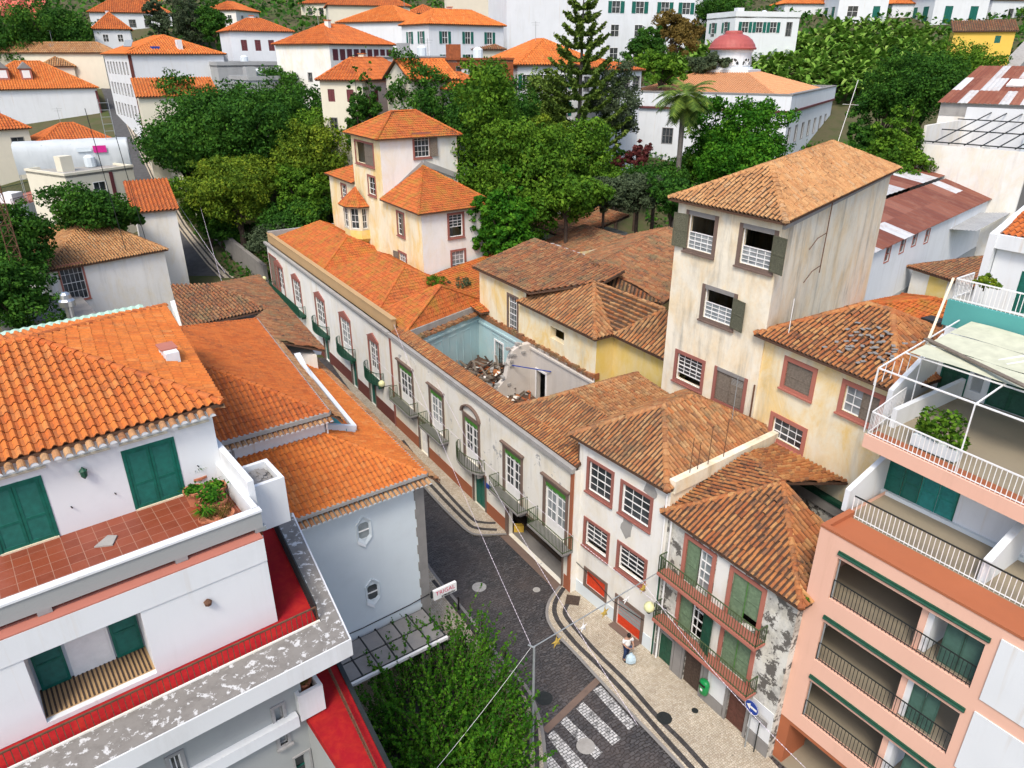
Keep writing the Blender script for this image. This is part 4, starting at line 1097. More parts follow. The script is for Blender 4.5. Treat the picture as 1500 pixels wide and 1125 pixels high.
# ------------------------------------------------------------------ white apartment block with terraces
def apartment():
    b = Bld('white_apartment_block', 'white apartment block with orange hipped roof, green shutters and red-floored walkways', 'building', P(14,810,15), P(272,724,15), 0)
    X = 6.12; L = -9.0; zt = 17.75
    f = Fac(b, (L,0), (X,0), 14.9, zt, M['white_clean'], .12)
    def shutter_door(x0,x1,z0,z1):
        u0,u1 = x0-L, x1-L; f.hole(u0,u1,z0,z1)
        m = f.mb(); t=.07
        m.box(u0-.02,u0+t,-.05,.02,z0,z1+.02); m.box(u1-t,u1+.02,-.05,.02,z0,z1+.02); m.box(u0+t,u1-t,-.05,.018,z1-t,z1+.02); 
        d = b.part('shutter_door', m, M['teal'])
        for k in range(2):
            a = u0+t+k*(u1-u0-2*t)/2; c = a+(u1-u0-2*t)/2; q = f.mb(); louvre(q,a+.006,c-.006,z0+.02,z1-t,-.0,.08,.055); b.part('shutter_leaf', q, M['teal'], d)
        q = f.mb(); q.poly([(u0,-.09,z0),(u1,-.09,z0),(u1,-.09,z1),(u0,-.09,z1)]); b.part('backing', q, M['green_dark'], d)
        q = f.mb(); q.box(u0,u1,.0,.06,z0-.05,z0+.02); b.part('threshold', q, M['cream_paint'], d)
    shutter_door(3.38,4.86,15.03,17.12); shutter_door(-.2,1.26,15.03,17.1)
    f.build()
    # frieze panels
    for a,c in ((-2.4,-.9),(.2,1.45),(2.0,3.12),(3.37,4.73),(5.05,6.0)):
        m = f.mb(); m.box(a-L-.28,a-L-.003,.003,.05,17.36,zt); b.part('frieze_block', m, M['white_clean'])
        m = f.mb(); m.box(a-L,c-L,.003,.06,17.33,17.39); b.part('frieze_ledge', m, M['beige'])
    f2 = Fac(b, (X,0), (X+1.2,11), 9, zt, M['white_clean']); f2.build()
    # lantern
    x,z = b.fy(121,690); m = MB(); m.bar((x,-.0,z+.12),(x,-.16,z+.16),.03); m.lathe((x,-.16,z-.12),[(.02,-.06),(.05,-.02),(.085,.02),(.1,.2),(.12,.21),(.05,.27),(.02,.32)],8)
    b.part('wall_lantern', m, M['green_dark'])
    for q in ((168,722),(104,742),(289,682)):
        x,z = b.fy(*q); m = MB(); m.tube([(x,.0,z),(x+.02,-.1,z-.01)],.018,5); b.part('spout', m, M['iron'])
    # roof
    ze = zt+.1; FR = (6.5,-.12); BR = (7.75,11.3); ap = Vector((2.25,5.6,19.35))
    C0=Vector((L,-.12,ze)); C1=Vector((*FR,ze)); C2=Vector((*BR,ze)); C3=Vector((L,11.3,ze)); apl = Vector((L,5.6,19.35))
    R = Roof(b, M['tile_new'], 'roman', .272, .405, .5, singles=300, lift=.03)
    R.facet(C0,C1,ap,apl).facet(C1,C2,ap).facet(C2,C3,apl,ap)
    rf = R.build()
    # ridge caps as single tiles
    def caps(p,q):
        p=Vector(p);q=Vector(q);n=max(1,round((q-p).length/.45))
        for i in range(n):
            m=MB(); ridge_caps(m,p+(q-p)*(i/n),p+(q-p)*((i+1)/n),.15,1.0); b.part('ridge_tile', m, M['tile_new2'], rf)
    caps(C1,ap); caps(ap,Vector((L+6,5.6,19.35))); caps(C2,ap)
    fe = Fac(b,(L,0),(X,0),0,1,None); eave_row(b, fe, 5.5, X-L+.35, zt+.02, .42, .285, parent=rf)
    fs = Fac(b,(6.12,-.1),(7.45,11.2),0,1,None); eave_row(b, fs, 0, fs.L, zt+.06, .42, .285, parent=rf, tip=False)
    # chimney on the right slope
    c = ray_plane(b,250,527,C1,C2,ap); m=MB(); m.box(c.x-.22,c.x+.22,c.y-.5,c.y+.5,c.z-.3,c.z+.42); ch=b.part('chimney', m, M['white_clean'], rf)
    m=MB(); m.box(c.x-.28,c.x+.28,c.y-.15,c.y+.58,c.z+.423,c.z+.48); b.part('chimney_cap', m, M['stone_pink'], rf)
    # corrugated lean-to and cowl behind
    g = MB(); p,q = Vector((-8,11.5,16.9)), Vector((7.3,12.3,16.9)); n=90
    for i in range(n):
        a=p+(q-p)*(i/n); c=p+(q-p)*((i+1)/n); h=.05*(i%2); h2=.05*((i+1)%2)
        g.poly([(a.x,a.y,a.z+h),(c.x,c.y,c.z+h2),(c.x+.2,c.y+2.6,c.z+.15+h2),(a.x+.2,a.y+2.6,a.z+.15+h)])
    b.part('corrugated_roof', g, M['mint'])
    m=MB(); m.box(-8,7.0,11.7,14.0,9,16.85); b.part('rear_wing', m, M['grey_wall'])
    # upper terrace
    m=MB(); m.box(L,X,-3.35,-.003,14.75,15.0); b.part('terrace_floor', m, M['terrace_tile'])
    m=MB(); m.box(L,X,-3.5,-3.32,15.14,15.68); pp=b.part('terrace_parapet', m, M['grey_wall'])
    m=MB(); m.box(L,X+.03,-3.54,-3.28,15.683,15.75); b.part('coping', m, M['white_clean'], pp)
    for x in (-3.2,.25,3.6,X-.25):
        m=MB(); m.box(x,x+.33,-3.5,-3.32,15.0,15.14); b.part('parapet_post', m, M['grey_metal'])
    m=MB(); m.box(L,X,-3.2,-3.18,15.0,15.14); b.part('slot_back', m, M['black'])
    m=MB(); m.box(X-.18,X,-3.3,.0,15.003,15.75); b.part('side_parapet', m, M['white_clean'])
    m=MB(); m.box(X+.003,X+.2,-2.6,1.4,14,16.25); b.part('side_wall', m, M['white_clean'])
    # box planter full of old tiles, right of the terrace
    x0,y0 = b.top(366,752,15.5); bx=MB(); x0=X+.2; y0=-1.95; w_,d_=1.15,1.5; t=.15; z0,z1=13.9,15.6
    for q in ((x0,x0+w_,y0,y0+t),(x0,x0+w_,y0+d_-t,y0+d_),(x0,x0+t,y0+t,y0+d_-t),(x0+w_-t,x0+w_,y0+t,y0+d_-t)): bx.box(*q,z0,z1)
    pb=b.part('tile_box', bx, M['white_clean'])
    m=MB(); m.box(x0+t,x0+w_-t,y0+t,y0+d_-t,z0,z1-.42); b.part('box_floor', m, M['soil'], pb)
    m=MB()
    for i in range(70):
        cx,cy=RND.uniform(x0+.3,x0+w_-.3),RND.uniform(y0+.3,y0+d_-.3); a=RND.choice((0,1.57))+RND.uniform(-.4,.4); zz=z1-.42+RND.uniform(0,.3); l=.16
        m.bar((cx-math.cos(a)*l,cy-math.sin(a)*l,zz),(cx+math.cos(a)*l,cy+math.sin(a)*l,zz+RND.uniform(-.05,.05)),.14,.02)
    b.part('stacked_tiles', m, M['stone_grey'], pb, kind='stuff')
    # stone slab on the terrace is its own thing (below); floor below with recessed loggia
    yl=-3.78; z0,z1=11.75,14.95; XL=5.98
    f3 = Fac(b,(L,yl),(XL,yl),z0,z1,M['white_clean'],1.35); f3.hole(-.32-L,2.42-L,z0+.14,14.12); f3.build()
    m=f3.mb(); m.box(0,f3.L,.003,.03,14.15,14.95); b.part('fascia', m, M['white_clean'])
    m=MB(); m.box(L,XL,yl-.02,-3.3,14.953,14.99); b.part('ledge', m, M['stone_pink'])
    m=MB(); m.box(-.32,2.42,yl+.18,yl+1.34,z0+.05,z0+.16); b.part('loggia_floor', m, M['tan_parapet'])
    m=MB()
    for k in range(24): x=-.3+k*.113; m.box(x,x+.05,yl+.2,yl+1.33,z0+.163,z0+.18)
    b.part('loggia_matting', m, M['dark_wood'], kind='stuff')
    m=MB(); m.box(-.32,2.42,yl+1.33,yl+1.4,z0,14.2); lw=b.part('loggia_wall', m, M['white_cool'])
    m=MB(); m.box(.55,1.62,yl+1.28,yl+1.32,z0+.14,13.9); d=b.part('door', m, M['white_paint'])
    for a in (.62,1.13):
        m=MB(); m.box(a,a+.42,yl+1.26,yl+1.279,z0+.35,13.7); b.part('door_panel', m, M['white_paint'], d)
    for a in (-.25,1.66):
        fk=Fac(b,(0,yl+1.22),(3,yl+1.22),0,1,None); m=fk.mb(); louvre(m,a,a+.72,z0+.2,14.0,.0,.07,.07); b.part('shutter', m, M['teal'])
    x,z=b.fy(303,880,yl); m=MB(); m.lathe((x,yl-.1,z-.12),[(.03,0),(.1,.05),(.12,.15),(.05,.22)],7); b.part('bracket_lamp', m, M['rust_iron'])
    # red walkway with railing and broad worn coping
    yw=-4.78
    m=MB(); m.prism([(L,yl),(L,yw),(6.95,yw),(7.95,2.2),(XL,2.2),(XL,yl)],11.5,11.74); b.part('walkway_floor', m, M['red_paint'])
    railing(b, None, [(L+5,yw+.03,11.74),(6.9,yw+.03,11.74)], .75,'rust_iron',.16,.02,.045,name='railing')
    railing(b, None, [(6.92,yw+.05,11.74),(7.85,1.6,11.74)], .8,'iron',.11,.02,.04,name='railing')
    m=MB(); m.prism([(L,-6.05),(7.32,-6.05),(7.15,yw-.06),(L,yw-.06)],11.62,11.95); b.part('walkway_coping', m, M['coping_worn'])
    m=MB(); m.prism([(7.32,-6.045),(8.6,1.3),(8.0,1.9),(6.98,yw-.05),(7.15,yw-.062)],11.625,11.952); b.part('walkway_coping', m, M['coping_worn'])
    m=MB(); m.prism([(L,-6.1),(7.37,-6.1),(8.66,1.3),(8.6,1.3),(7.32,-6.052),(L,-6.052)],11.3,11.93); b.part('coping_face', m, M['white'])
    m=MB(); m.box(L,6.95,yw-.055,yw-.003,11.6,12.0); b.part('inner_curb', m, M['white_old'])
    # storey below
    ys=-5.25; f4=Fac(b,(L,ys),(5.65,ys),0,11.6,M['grey_wall'],.2)
    r=f4.rect((395,1037),(427,1087)); window(f4,(r[0],r[1],r[2],r[3]),'grey_paint',.1,sash='grey_paint',grid=(1,2),glass='glass_pale')
    r=f4.rect((240,1110),(285,1160)); window(f4,(r[0],r[1],r[2],r[3]),'grey_paint',.1,sash='white_paint',grid=(2,2),glass='glass')
    r=f4.rect((428,1110),(446,1150)); window(f4,(r[0],r[0]+.6,r[3]-1.3,r[3]),'grey_paint',.06,sash='teal',grid=(1,2),glass='glass')
    f4.build()
    for q in ((300,1022,.5),(300,1122,.45)):
        x,z=b.fy(q[0],q[1],ys-.2); m=MB(); m.box(L,5.62,ys-.25,ys-.003,z-q[2],z); b.part('string_course', m, M['white_clean'])
    m=MB(); m.box(5.65,5.9,ys,2,0,11.55); b.part('side_wall', m, M['grey_wall'])
    # small planter box at the corner
    bx=MB(); x0,x1_,y0,y1_=5.68,6.5,-5.5,-4.4; t=.12
    for q in ((x0,x1_,y0,y0+t),(x0,x1_,y1_-t,y1_),(x0,x0+t,y0+t,y1_-t),(x1_-t,x1_,y0+t,y1_-t)): bx.box(*q,9.1,10.15)
    pb=b.part('corner_box', bx, M['white'])
    m=MB(); m.box(x0+t,x1_-t,y0+t,y1_-t,9.1,9.7); b.part('box_soil', m, M['soil'], pb)
    m=MB(); m.prism([(5.9,-9.5),(6.85,-9.5),(7.7,-3.2),(8.1,1),(5.9,1)],8.7,9.0); b.part('lower_walkway', m, M['red_paint'])
    m=MB(); 
    railing(b, None, [(6.55,-9.4,9.0),(7.35,-3.4,9.0)], .35,'rust_iron',.14,.02,.035,name='railing')
    m=MB(); m.prism([(6.85,-9.5),(7.0,-9.5),(7.85,-3.2),(7.7,-3.2)],8.4,9.08); b.part('walkway_edge', m, M['iron'])
    m=MB(); m.prism([(5.9,-9.3),(6.75,-9.3),(7.6,-3.2),(8.0,1),(5.9,1)],0,8.69); b.part('podium', m, M['grey_wall'])
    return b
APT = apartment()

# ------------------------------------------------------------------ white house with hexagonal windows and two tiers of orange roof
def hexhouse():
    p1 = P(628,880,3.0); d = Vector((math.cos(math.radians(35.5)), math.sin(math.radians(35.5)),0)); p0 = p1-d*8.5*.893
    b = Bld('white_corner_house', 'white corner house with hexagonal windows and two tiers of new orange roof', 'house', p0, p1, 0, k=.893, z0=3.0)
    W=8.5; zt=8.1
    f=Fac(b,(-1,0),(W,0),-3.36,zt,M['white_cool'],.3)
    for c in ((533,777),(546,867)):
        u,z=f.px(*c); hw,hh=.38,.85
        f.hole(u-hw,u+hw,z-hh*.55,z+hh*.55)
        ring=[(u-hw,z-hh*.55),(u,z-hh),(u+hw,z-hh*.55),(u+hw,z+hh*.55),(u,z+hh),(u-hw,z+hh*.55)]
        # hexagon frame proud of the wall, deep splayed reveal
        m=f.mb(); inn=[(u+(a-u)*.72,z+(c_-z)*.72) for a,c_ in ring]; out=[(u+(a-u)*1.08,z+(c_-z)*1.08) for a,c_ in ring]
        n=6
        pts=[(a,.06,c_) for a,c_ in out]+[(a,.06,c_) for a,c_ in ring]+[(a,-.02,c_) for a,c_ in inn]+[(a,0,c_) for a,c_ in out]
        fs=[]
        for i in range(n):
            j=(i+1)%n; fs+=[(i,j,n+j,n+i),(n+i,n+j,2*n+j,2*n+i),(3*n+i,3*n+j,j,i)]
        m.add(pts,fs); w=b.part('hexagonal_window', m, M['white_cool'])
        m=f.mb(); m.poly([(a,-.021,c_) for a,c_ in inn]); b.part('pane', m, M['glass_pale' if c[1]<800 else 'glass'], w)
        m=f.mb(); m.box(u-hw*.72,u+hw*.72,-.02,.02,z-.03,z+.03); b.part('glazing_bar', m, M['white_paint'], w)
        m=f.mb(); m.poly([(u-hw*1.1,.061,z-hh*.5),(u,.061,z-hh*1.05),(u,.09,z-hh*1.2),(u-hw*1.1,.09,z-hh*.75)]); b.part('sill', m, M['white_clean'], w)
    f.build()
    m=MB()
    for k in range(20): z=-3.34+k*.57; o=.0 if k%2 else .07; m.box(W-.42-o,W+.06,-.07,.5,z,z+.57)
    b.part('corner_quoin', m, M['stone_grey'])
    f2=Fac(b,(W,0),(W+1.1,19.5),-3.36,zt,M['white'],.25)
    for k in range(5):
        u=2.2+k*3.4; window(f2,(u,u+1.1,4.2,6.4),'stone_grey',.12,glass='glass',shut='closed',shut_mat='green_dark'); window(f2,(u,u+1.2,-3.3,-.4),'stone_grey',.12,glass=None,sash=None,shut='closed',shut_mat='dark_wood',door=True)
    f2.build()
    m=MB(); m.box(-1,W-.45,-.05,-.003,-3.35,-3.0); b.part('plinth', m, M['concrete'])
    # lower roof
    ze=8.35; H=Vector((5.1,4.1,9.95)); FR=Vector((8.72,-.22,ze)); BR=Vector((9.62,19.2,ze)); FL=Vector((-1,-.22,ze)); HL=Vector((-1,4.1,9.95)); HB=Vector((6.2,19.2,9.95))
    R=Roof(b,M['tile_new'],'roman',.255,.40,.5,singles=300)
    R.facet(FL,FR,H,HL).facet(FR,BR,HB,H); R.ridge(FR,H); rf=R.build(cap=.13)
    # gutter kerb and old tile row
    g=MB()
    for p,q in ((FL,FR),(FR,BR)): g.bar(p+Vector((0,0,.02)),q+Vector((0,0,.02)),.16,.16)
    b.part('gutter', g, M['concrete'], rf)
    fe=Fac(b,(-1,0),(W,0),0,1,None); eave_row(b,fe,2.3,9.9,zt+.02,.62,.26,parent=rf,single=True,slope=.16)
    fs=Fac(b,(W+.1,-.3),(9.85,19.2),0,1,None)
    R2=Roof(b,M['tile_eave'],tw=.2,tl=.33,name='eave_roof'); R2.facet(Vector((9.2,-.75,7.98)),Vector((10.25,19.2,7.98)),Vector((9.68,19.2,8.28)),Vector((8.78,-.28,8.28))); R2.build()
    # upper block
    zu=10.95; C=Vector((5.2,4.1,0))
    fu=Fac(b,(-1.5,4.1),(5.2,4.1),8,zu,M['white'],.2)
    u,z=fu.px(332,665); window(fu,(u-.45,u+.35,z-.42,z+.5),'grey_paint',.08,sash='white_paint',grid=(1,2),sill=True)
    fu.build(); fu2=Fac(b,(5.2,4.1),(6.4,20),8,zu,M['white']); fu2.build()
    ze=11.12; FR=Vector((5.45,3.95,ze)); BR=Vector((6.95,20.6,ze)); A0=Vector((.3,9.2,13.55)); A1=Vector((1.0,14.6,13.55)); FL=Vector((-4.5,3.95,ze)); BL=Vector((-4.5,20.6,ze))
    R=Roof(b,M['tile_new2'],'roman',.255,.40,.5,singles=260)
    R.facet(FL,FR,A0).facet(FR,BR,A1,A0).facet(BR,BL,A1); R.ridge(FR,A0,A1,BR); rf=R.build(cap=.14)
    g=MB()
    for p,q in ((FL,FR),(FR,BR),(BR,Vector((1,20.6,ze)))): g.bar(p+Vector((0,0,.0)),q,.22,.2)
    b.part('gutter', g, M['concrete'], rf)
    fe=Fac(b,(-1.5,4.1),(5.2,4.1),0,1,None); eave_row(b,fe,1.6,7.3,zu-.05,.5,.26,parent=rf)
    R2=Roof(b,M['tile_eave'],tw=.2,tl=.33,name='eave_roof'); R2.facet(Vector((6.0,3.5,10.72)),Vector((7.55,20.6,10.72)),Vector((7.06,20.6,11.02)),Vector((5.56,3.85,11.02))); R2.build()
    # light well with white kerb
    zk=9.35
    q=[ray_plane(b,px,py,H,HB,(9.0,6,8.45)) for px,py in ((425,516),(520,633),(476,631))]
    g=MB(); 
    for i,(p_,r_) in enumerate(((q[0],q[1]),(q[1],q[2]))):
        g.bar(p_+Vector((0,0,.18)),r_+Vector((0,0,.18)),.24,.46)
    t0=ray_plane(b,470,518,H,HB,(9.0,6,8.45)); g.bar(q[0]+Vector((0,0,.15)),t0+Vector((0,0,.15)),.2,.4)
    b.part('light_well_kerb', g, M['white_clean'])
    c=ray_plane(b,448,548,H,HB,(9.0,6,8.45)); g=MB(); g.hexa([(c.x-.35,c.y-1.6,c.z-.2),(c.x-.05,c.y-1.6,c.z-.2),(c.x+.1,c.y+.9,c.z-.2),(c.x-.3,c.y+.9,c.z-.2),(c.x-.35,c.y-1.6,c.z+.2),(c.x-.05,c.y-1.6,c.z+.2),(c.x+.1,c.y+.9,c.z+1.2),(c.x-.3,c.y+.9,c.z+1.2)]); b.part('vent_hood', g, M['white_clean'])
    c=ray_plane(b,488,624,H,HB,(9.0,6,8.45)); g=MB(); g.box(c.x-.7,c.x+.45,c.y-.8,c.y+1.0,c.z-.3,c.z+.05); b.part('well_cover', g, M['teal_wall'])
    # end wall stub and drain
    m=MB(); m.tube([(5.28,3.98,10.9),(5.28,3.98,9.7)],.05,6); b.part('drainpipe', m, M['white_paint'])
    return b
HEX = hexhouse()

def brown_roof_house():
    b0 = HEX
    o = b0.wd(0,20.6,0); p1 = b0.wd(10,20.3,0)
    b = Bld('old_brown_roof_house', 'low old house with mossy brown tile roof along the street', 'house', o, p1, 0)
    z=11.8
    def q(px,py,z): return Vector(b.top3(px,py,z))
    E0=q(476,514,z); E1=q(380,404,z); T1=q(312,417,13.3); n0=(E0,E1,T1)
    T0=ray_plane(b,392,452,*n0); S0=ray_plane(b,402,500,*n0)
    F0=q(268,482,12.4); F1=ray_plane(b,392,454,*n0); L1=q(250,418,13.3)
    R=Roof(b,M['tile_dark'],tw=.23,tl=.36,jit=1.6)
    R.facet(E0,E1,T1,T0,S0); R.facet(F0,F1,T1,L1); R.ridge(T1,T0); R.build(cap=.12)
    S1=ray_plane(b,362,476,*n0)
    R=Roof(b,M['tile_dark'],tw=.23,tl=.36,jit=1.6,name='lower_roof'); R.facet(S0,T0,S1) ; R.build()
    m=MB()
    e0=(E0.x-.5,E0.y+.1); e1=(E1.x-.5,E1.y-.2)
    m.prism([(F0.x,F0.y+.3),e0,e1,(L1.x,L1.y+2)],0,11.6); b.part('wall', m, M['white_old'])
    return b
BRH = brown_roof_house()
# ------------------------------------------------------------------ pink and white apartment block (right)
def pink_block():
    b = Bld('pink_apartment_block', 'pink and white apartment block with loggias, green awnings and planted roof terraces', 'building', P(1216,778,12.2), P(1500,938,12.2), 0)
    W=9.5; X0=-.38; zt=12.2
    f=Fac(b,(X0,0),(W,0),2.6,zt,M['pink'],.22)
    rows=((9.45,11.32),(6.38,8.32),(3.32,5.28)); xa,xb=.5,5.6
    for i,(z0,z1) in enumerate(rows):
        f.hole(xa-X0,xb-X0,z0,z1)
        m=f.mb(); m.box(xa-X0+.0,xb-X0+.1,.003,.07,z1+.16,z1+.34); m.tube([(xa-X0,.06,z1+.22),(xb-X0+.1,.06,z1+.22)],.05,6); b.part('awning_roll', m, M['green_dark'])
        m=MB(); m.box(X0+.05,6.2,.22,3.6,z0-.35,z0-.02); b.part('loggia_floor', m, M['terrace_beige'])
        m=MB(); m.box(X0+.05,6.2,3.6,3.8,z0,z1+.6); b.part('loggia_back', m, M['terrace_beige'])
        m=MB(); m.box(3.55,3.75,.23,.45,z0,z1); b.part('pillar', m, M['pink'])
        m=MB(); m.box(3.75,3.95,.3,3.6,z0,z1+.3); b.part('partition', m, M['white'])
        fk=Fac(b,(0,.35),(6,.35),0,1,None); m=fk.mb()
        a,c=((4.35,5.55) if i!=1 else (3.95,4.9))
        n=2
        for k in range(n): louvre(m,a+k*(c-a)/n,a+(k+1)*(c-a)/n-.02,z0,z1,.0,.05,.06,mid=False)
        b.part('shutter', m, M['green_blind'])
        railing(b,None,[(xa+.02,.08,z0),(xb-.02,.08,z0)],.85,'iron',.135,.018,.035)
        m=MB(); m.tube([(xa+.06,.1,z0),(xa+.06,.1,z1)],.03,6); b.part('awning_post', m, M['grey_metal'])
    f.build()
    for za,zb in ((9.5,11.75),(6.4,8.7),(3.3,5.65)):
        m=f.mb(); m.box(5.95-X0,f.L,.003,.05,za-.15,zb+.1); b.part('white_panel', m, M['white_clean'])
    fs=Fac(b,(X0,8),(X0,0),2.6,zt,M['pink']); fs.build()
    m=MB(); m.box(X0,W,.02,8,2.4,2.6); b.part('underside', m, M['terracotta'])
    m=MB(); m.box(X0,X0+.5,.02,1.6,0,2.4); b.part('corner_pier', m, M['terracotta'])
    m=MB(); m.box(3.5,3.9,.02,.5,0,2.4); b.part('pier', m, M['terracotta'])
    m=MB(); m.box(.8,W,3.5,3.8,0,2.4); b.part('ground_wall', m, M['concrete'])
    m=MB(); m.box(X0,W,.0,8,0,.06); b.part('arcade_floor', m, M['terrace_beige'])
    # planter strip on top, roof terrace one
    m=MB(); m.box(X0+.22,W,.2,1.55,12.0,12.12); b.part('planter_strip', m, M['terracotta'])
    m=MB(); m.box(X0,W,-.03,.2,12.203,12.3); m2=MB(); m2.box(X0,X0+.22,.203,1.75,12.0,12.3); b.part('coping', m, M['terracotta']); b.part('coping', m2, M['terracotta'])
    m=MB(); m.box(X0,W,1.55,4.4,11.8,12.02); b.part('terrace_floor', m, M['terrace_beige'])
    railing(b,None,[(X0+.1,1.75,12.02),(W,1.75,12.02)],.9,'white_paint',.16,.022,.045,top_mat='iron')
    def fin(x0,x1):
        m=MB(); m.hexa([(x0,1.85,12),(x1,1.85,12),(x1,4.42,12),(x0,4.42,12),(x0,1.85,12.95),(x1,1.85,12.95),(x1,4.42,13.9),(x0,4.42,13.9)]); b.part('fin_wall', m, M['white_clean'])
    fin(-.75,-.55); fin(4.25,4.5)
    ys=4.35
    f=Fac(b,(-.75,ys),(W,ys),12,14.75,M['white_clean'],.12)
    u0=.18; f.hole(u0,u0+2.68,12.03,14.05)
    m=f.mb(); m.box(u0-.04,u0,-.05,.03,12.02,14.1); m.box(u0+2.68,u0+2.72,-.05,.03,12.02,14.1); m.box(u0,u0+2.68,-.05,.027,14.05,14.1); d=b.part('shutter_door', m, M['teal'])
    for k in range(4): q=f.mb(); louvre(q,u0+k*.67+.01,u0+(k+1)*.67-.01,12.05,14.04,.0,.07,.055); b.part('shutter_leaf', q, M['teal' if k<2 else 'teal_lt'], d)
    u0=3.3; f.hole(u0,u0+1.9,13.75,14.35); m=f.mb(); louvre(m,u0,u0+.95,13.75,14.35,0,.06,.07,False); louvre(m,u0+.95,u0+1.9,13.75,14.35,0,.06,.07,False); b.part('window', m, M['teal'])
    f.build()
    m=MB(); m.box(-.75,W,ys-.15,ys-.003,12.0,12.18); b.part('skirting', m, M['white_cool'])
    m=MB(); m.box(-.95,-.75,ys,14,0,15.6); b.part('side_wall', m, M['white'])
    # terrace two
    e0,e1=b.top(1286,640,14.75),b.top(1500,752,14.75); yf0,yf1=2.95,2.6
    pass
    m=MB(); m.prism([(-1.0,yf0),(W,yf1-.3),(W,10),(-1.5,10)],14.5,14.82); b.part('terrace_floor', m, M['terrace_beige'])
    m=MB(); m.prism([(-1.05,yf0-.08),(W,yf1-.38),(W,yf1-.3),(-1.0,yf0)],14.35,14.9); b.part('fascia', m, M['pink'])
    m=MB(); m.prism([(-.9,yf0+.05),(W,yf1-.25),(W,yf1+.25),(-.9,yf0+.55)],14.823,14.9); b.part('planter_strip', m, M['terracotta'])
    railing(b,None,[(-1.5,6.2,14.85),(-1.0,yf0+.06,14.85),(W,yf1-.24,14.85)],.95,'white_paint',.16,.022,.045)
    m=MB(); m.hexa([(-1.7,5.2,14.8),(-1.5,5.2,14.8),(-2.0,9.6,14.8),(-2.2,9.6,14.8),(-1.7,5.2,15.9),(-1.5,5.2,15.9),(-2.0,9.6,17.2),(-2.2,9.6,17.2)]); b.part('side_parapet', m, M['white'])
    yb=9.5; f=Fac(b,(-2.1,yb),(W,yb),14.8,17.6,M['white_clean'],.12)
    def sdoor(a,c):
        u0=a+2.1;u1=c+2.1; f.hole(u0,u1,14.83,16.9); m=f.mb(); m.box(u0-.05,u0,-.05,.03,14.83,16.95); m.box(u1,u1+.05,-.05,.03,14.83,16.95); m.box(u0,u1,-.05,.027,16.9,16.95); d=b.part('shutter_door', m, M['teal']); q=f.mb(); louvre(q,u0,(u0+u1)/2,14.85,16.9,.0,.07,.06); louvre(q,(u0+u1)/2,u1,14.85,16.9,0,.07,.06); b.part('shutter_leaf', q, M['green_dark'], d)
    sdoor(-1.75,-.75); sdoor(.2,1.75)
    f.hole(1.55,2.0,15.2,16.8); f.build()
    # pergola: posts, beams, canvas strips
    pm=MB(); zc=17.5
    for x,y in ((-1.2,3.1),(2.3,2.9),(-1.2,6.2)): pm.bar((x,y,14.85),(x,y,zc),.04)
    pm.bar((-1.2,3.1,zc),(W,2.75,zc),.05); pm.bar((-1.2,3.1,zc),(-1.6,9.4,zc+.5),.045); pm.bar((2.3,2.9,zc),(2.0,9.4,zc+.5),.045); pm.bar((-1.3,5.0,zc+.15),(W,4.8,zc+.15),.05)
    pm.bar((-1.2,3.1,zc),(-1.2,6.2,16.2),.035)
    for k in range(5): y=3.1+k*.55; pm.bar((-1.22,y,zc),(-1.25,y,zc-.7),.025)
    b.part('pergola_frame', pm, M['white_paint'])
    for k,(ya,yb_) in enumerate(((4.9,6.0),(6.05,7.6),(7.65,9.3))):
        m=MB(); n=14
        for i in range(n):
            x0=-1.1+(W+1)*i/n; x1=-1.1+(W+1)*(i+1)/n; s=lambda x: .02*math.sin(x*2.1+k)
            z0_=zc+.12+(ya-3)*.08; z1_=zc+.12+(yb_-3)*.08
            m.poly([(x0,ya,z0_+s(x0)),(x1,ya,z0_+s(x1)),(x1,yb_,z1_+s(x1)),(x0,yb_,z1_+s(x0))])
        b.part('canvas', m, M['canvas'])
    m=MB(); m.bar((-1.3,6.3,zc+.45),(3.6,4.4,zc+.45),.2,.06); b.part('loose_board', m, M['grey_wood'])
    # terrace three: teal parapet, railing, upper flat and roof
    m=MB(); m.box(-2.3,W,9.5,9.7,17.6,18.7); b.part('upper_parapet', m, M['teal_wall'])
    m=MB(); m.box(-2.3,W,9.7,13.5,17.3,17.6); b.part('upper_terrace', m, M['terrace_beige'])
    railing(b,None,[(-2.4,11.5,18.6),(-2.2,9.62,18.7),(W,9.62,18.7)],.9,'white_paint',.16,.022,.05)
    m=MB(); m.bar((2.6,9.5,18.2),(1.2,6.4,zc+.35),.06); m.bar((3.0,9.5,18.2),(1.6,6.4,zc+.35),.06); b.part('pergola_stay', m, M['white_paint'])
    m=MB(); m.bar((-1.2,6.2,17.6),(-2.3,9.5,19.6),.09); b.part('canvas_pole', m, M['cream_paint'])
    f=Fac(b,(-2.6,13.5),(W,13.5),17.5,20.6,M['white_clean'],.15); f.hole(1.2,6,17.7,19.5); f.build()
    m=f.mb(); louvre(m,1.2,3.6,17.7,19.5,-.02,.08,.07); louvre(m,3.6,6,17.7,19.5,-.02,.08,.07); b.part('shutter_door', m, M['teal'])
    m=MB(); m.hexa([(-2.9,13.1,17.4),(-2.6,13.1,17.4),(-3.2,20,17.4),(-3.5,20,17.4),(-2.9,13.1,20.9),(-2.6,13.1,20.9),(-3.2,20,22.6),(-3.5,20,22.6)]); b.part('gable_wall', m, M['white_clean'])
    m=MB(); m.box(-2.85,W,13.2,13.5,20.3,20.9); b.part('gable_wall', m, M['white_clean'])
    R=Roof(b,M['tile_new2'],'roman',.26,.4,.5); R.facet((-2.6,13.4,20.85),(W,13.4,20.85),(W,20,22.9),(-3.2,20,22.9)); R.build()
    return b
PINK = pink_block()

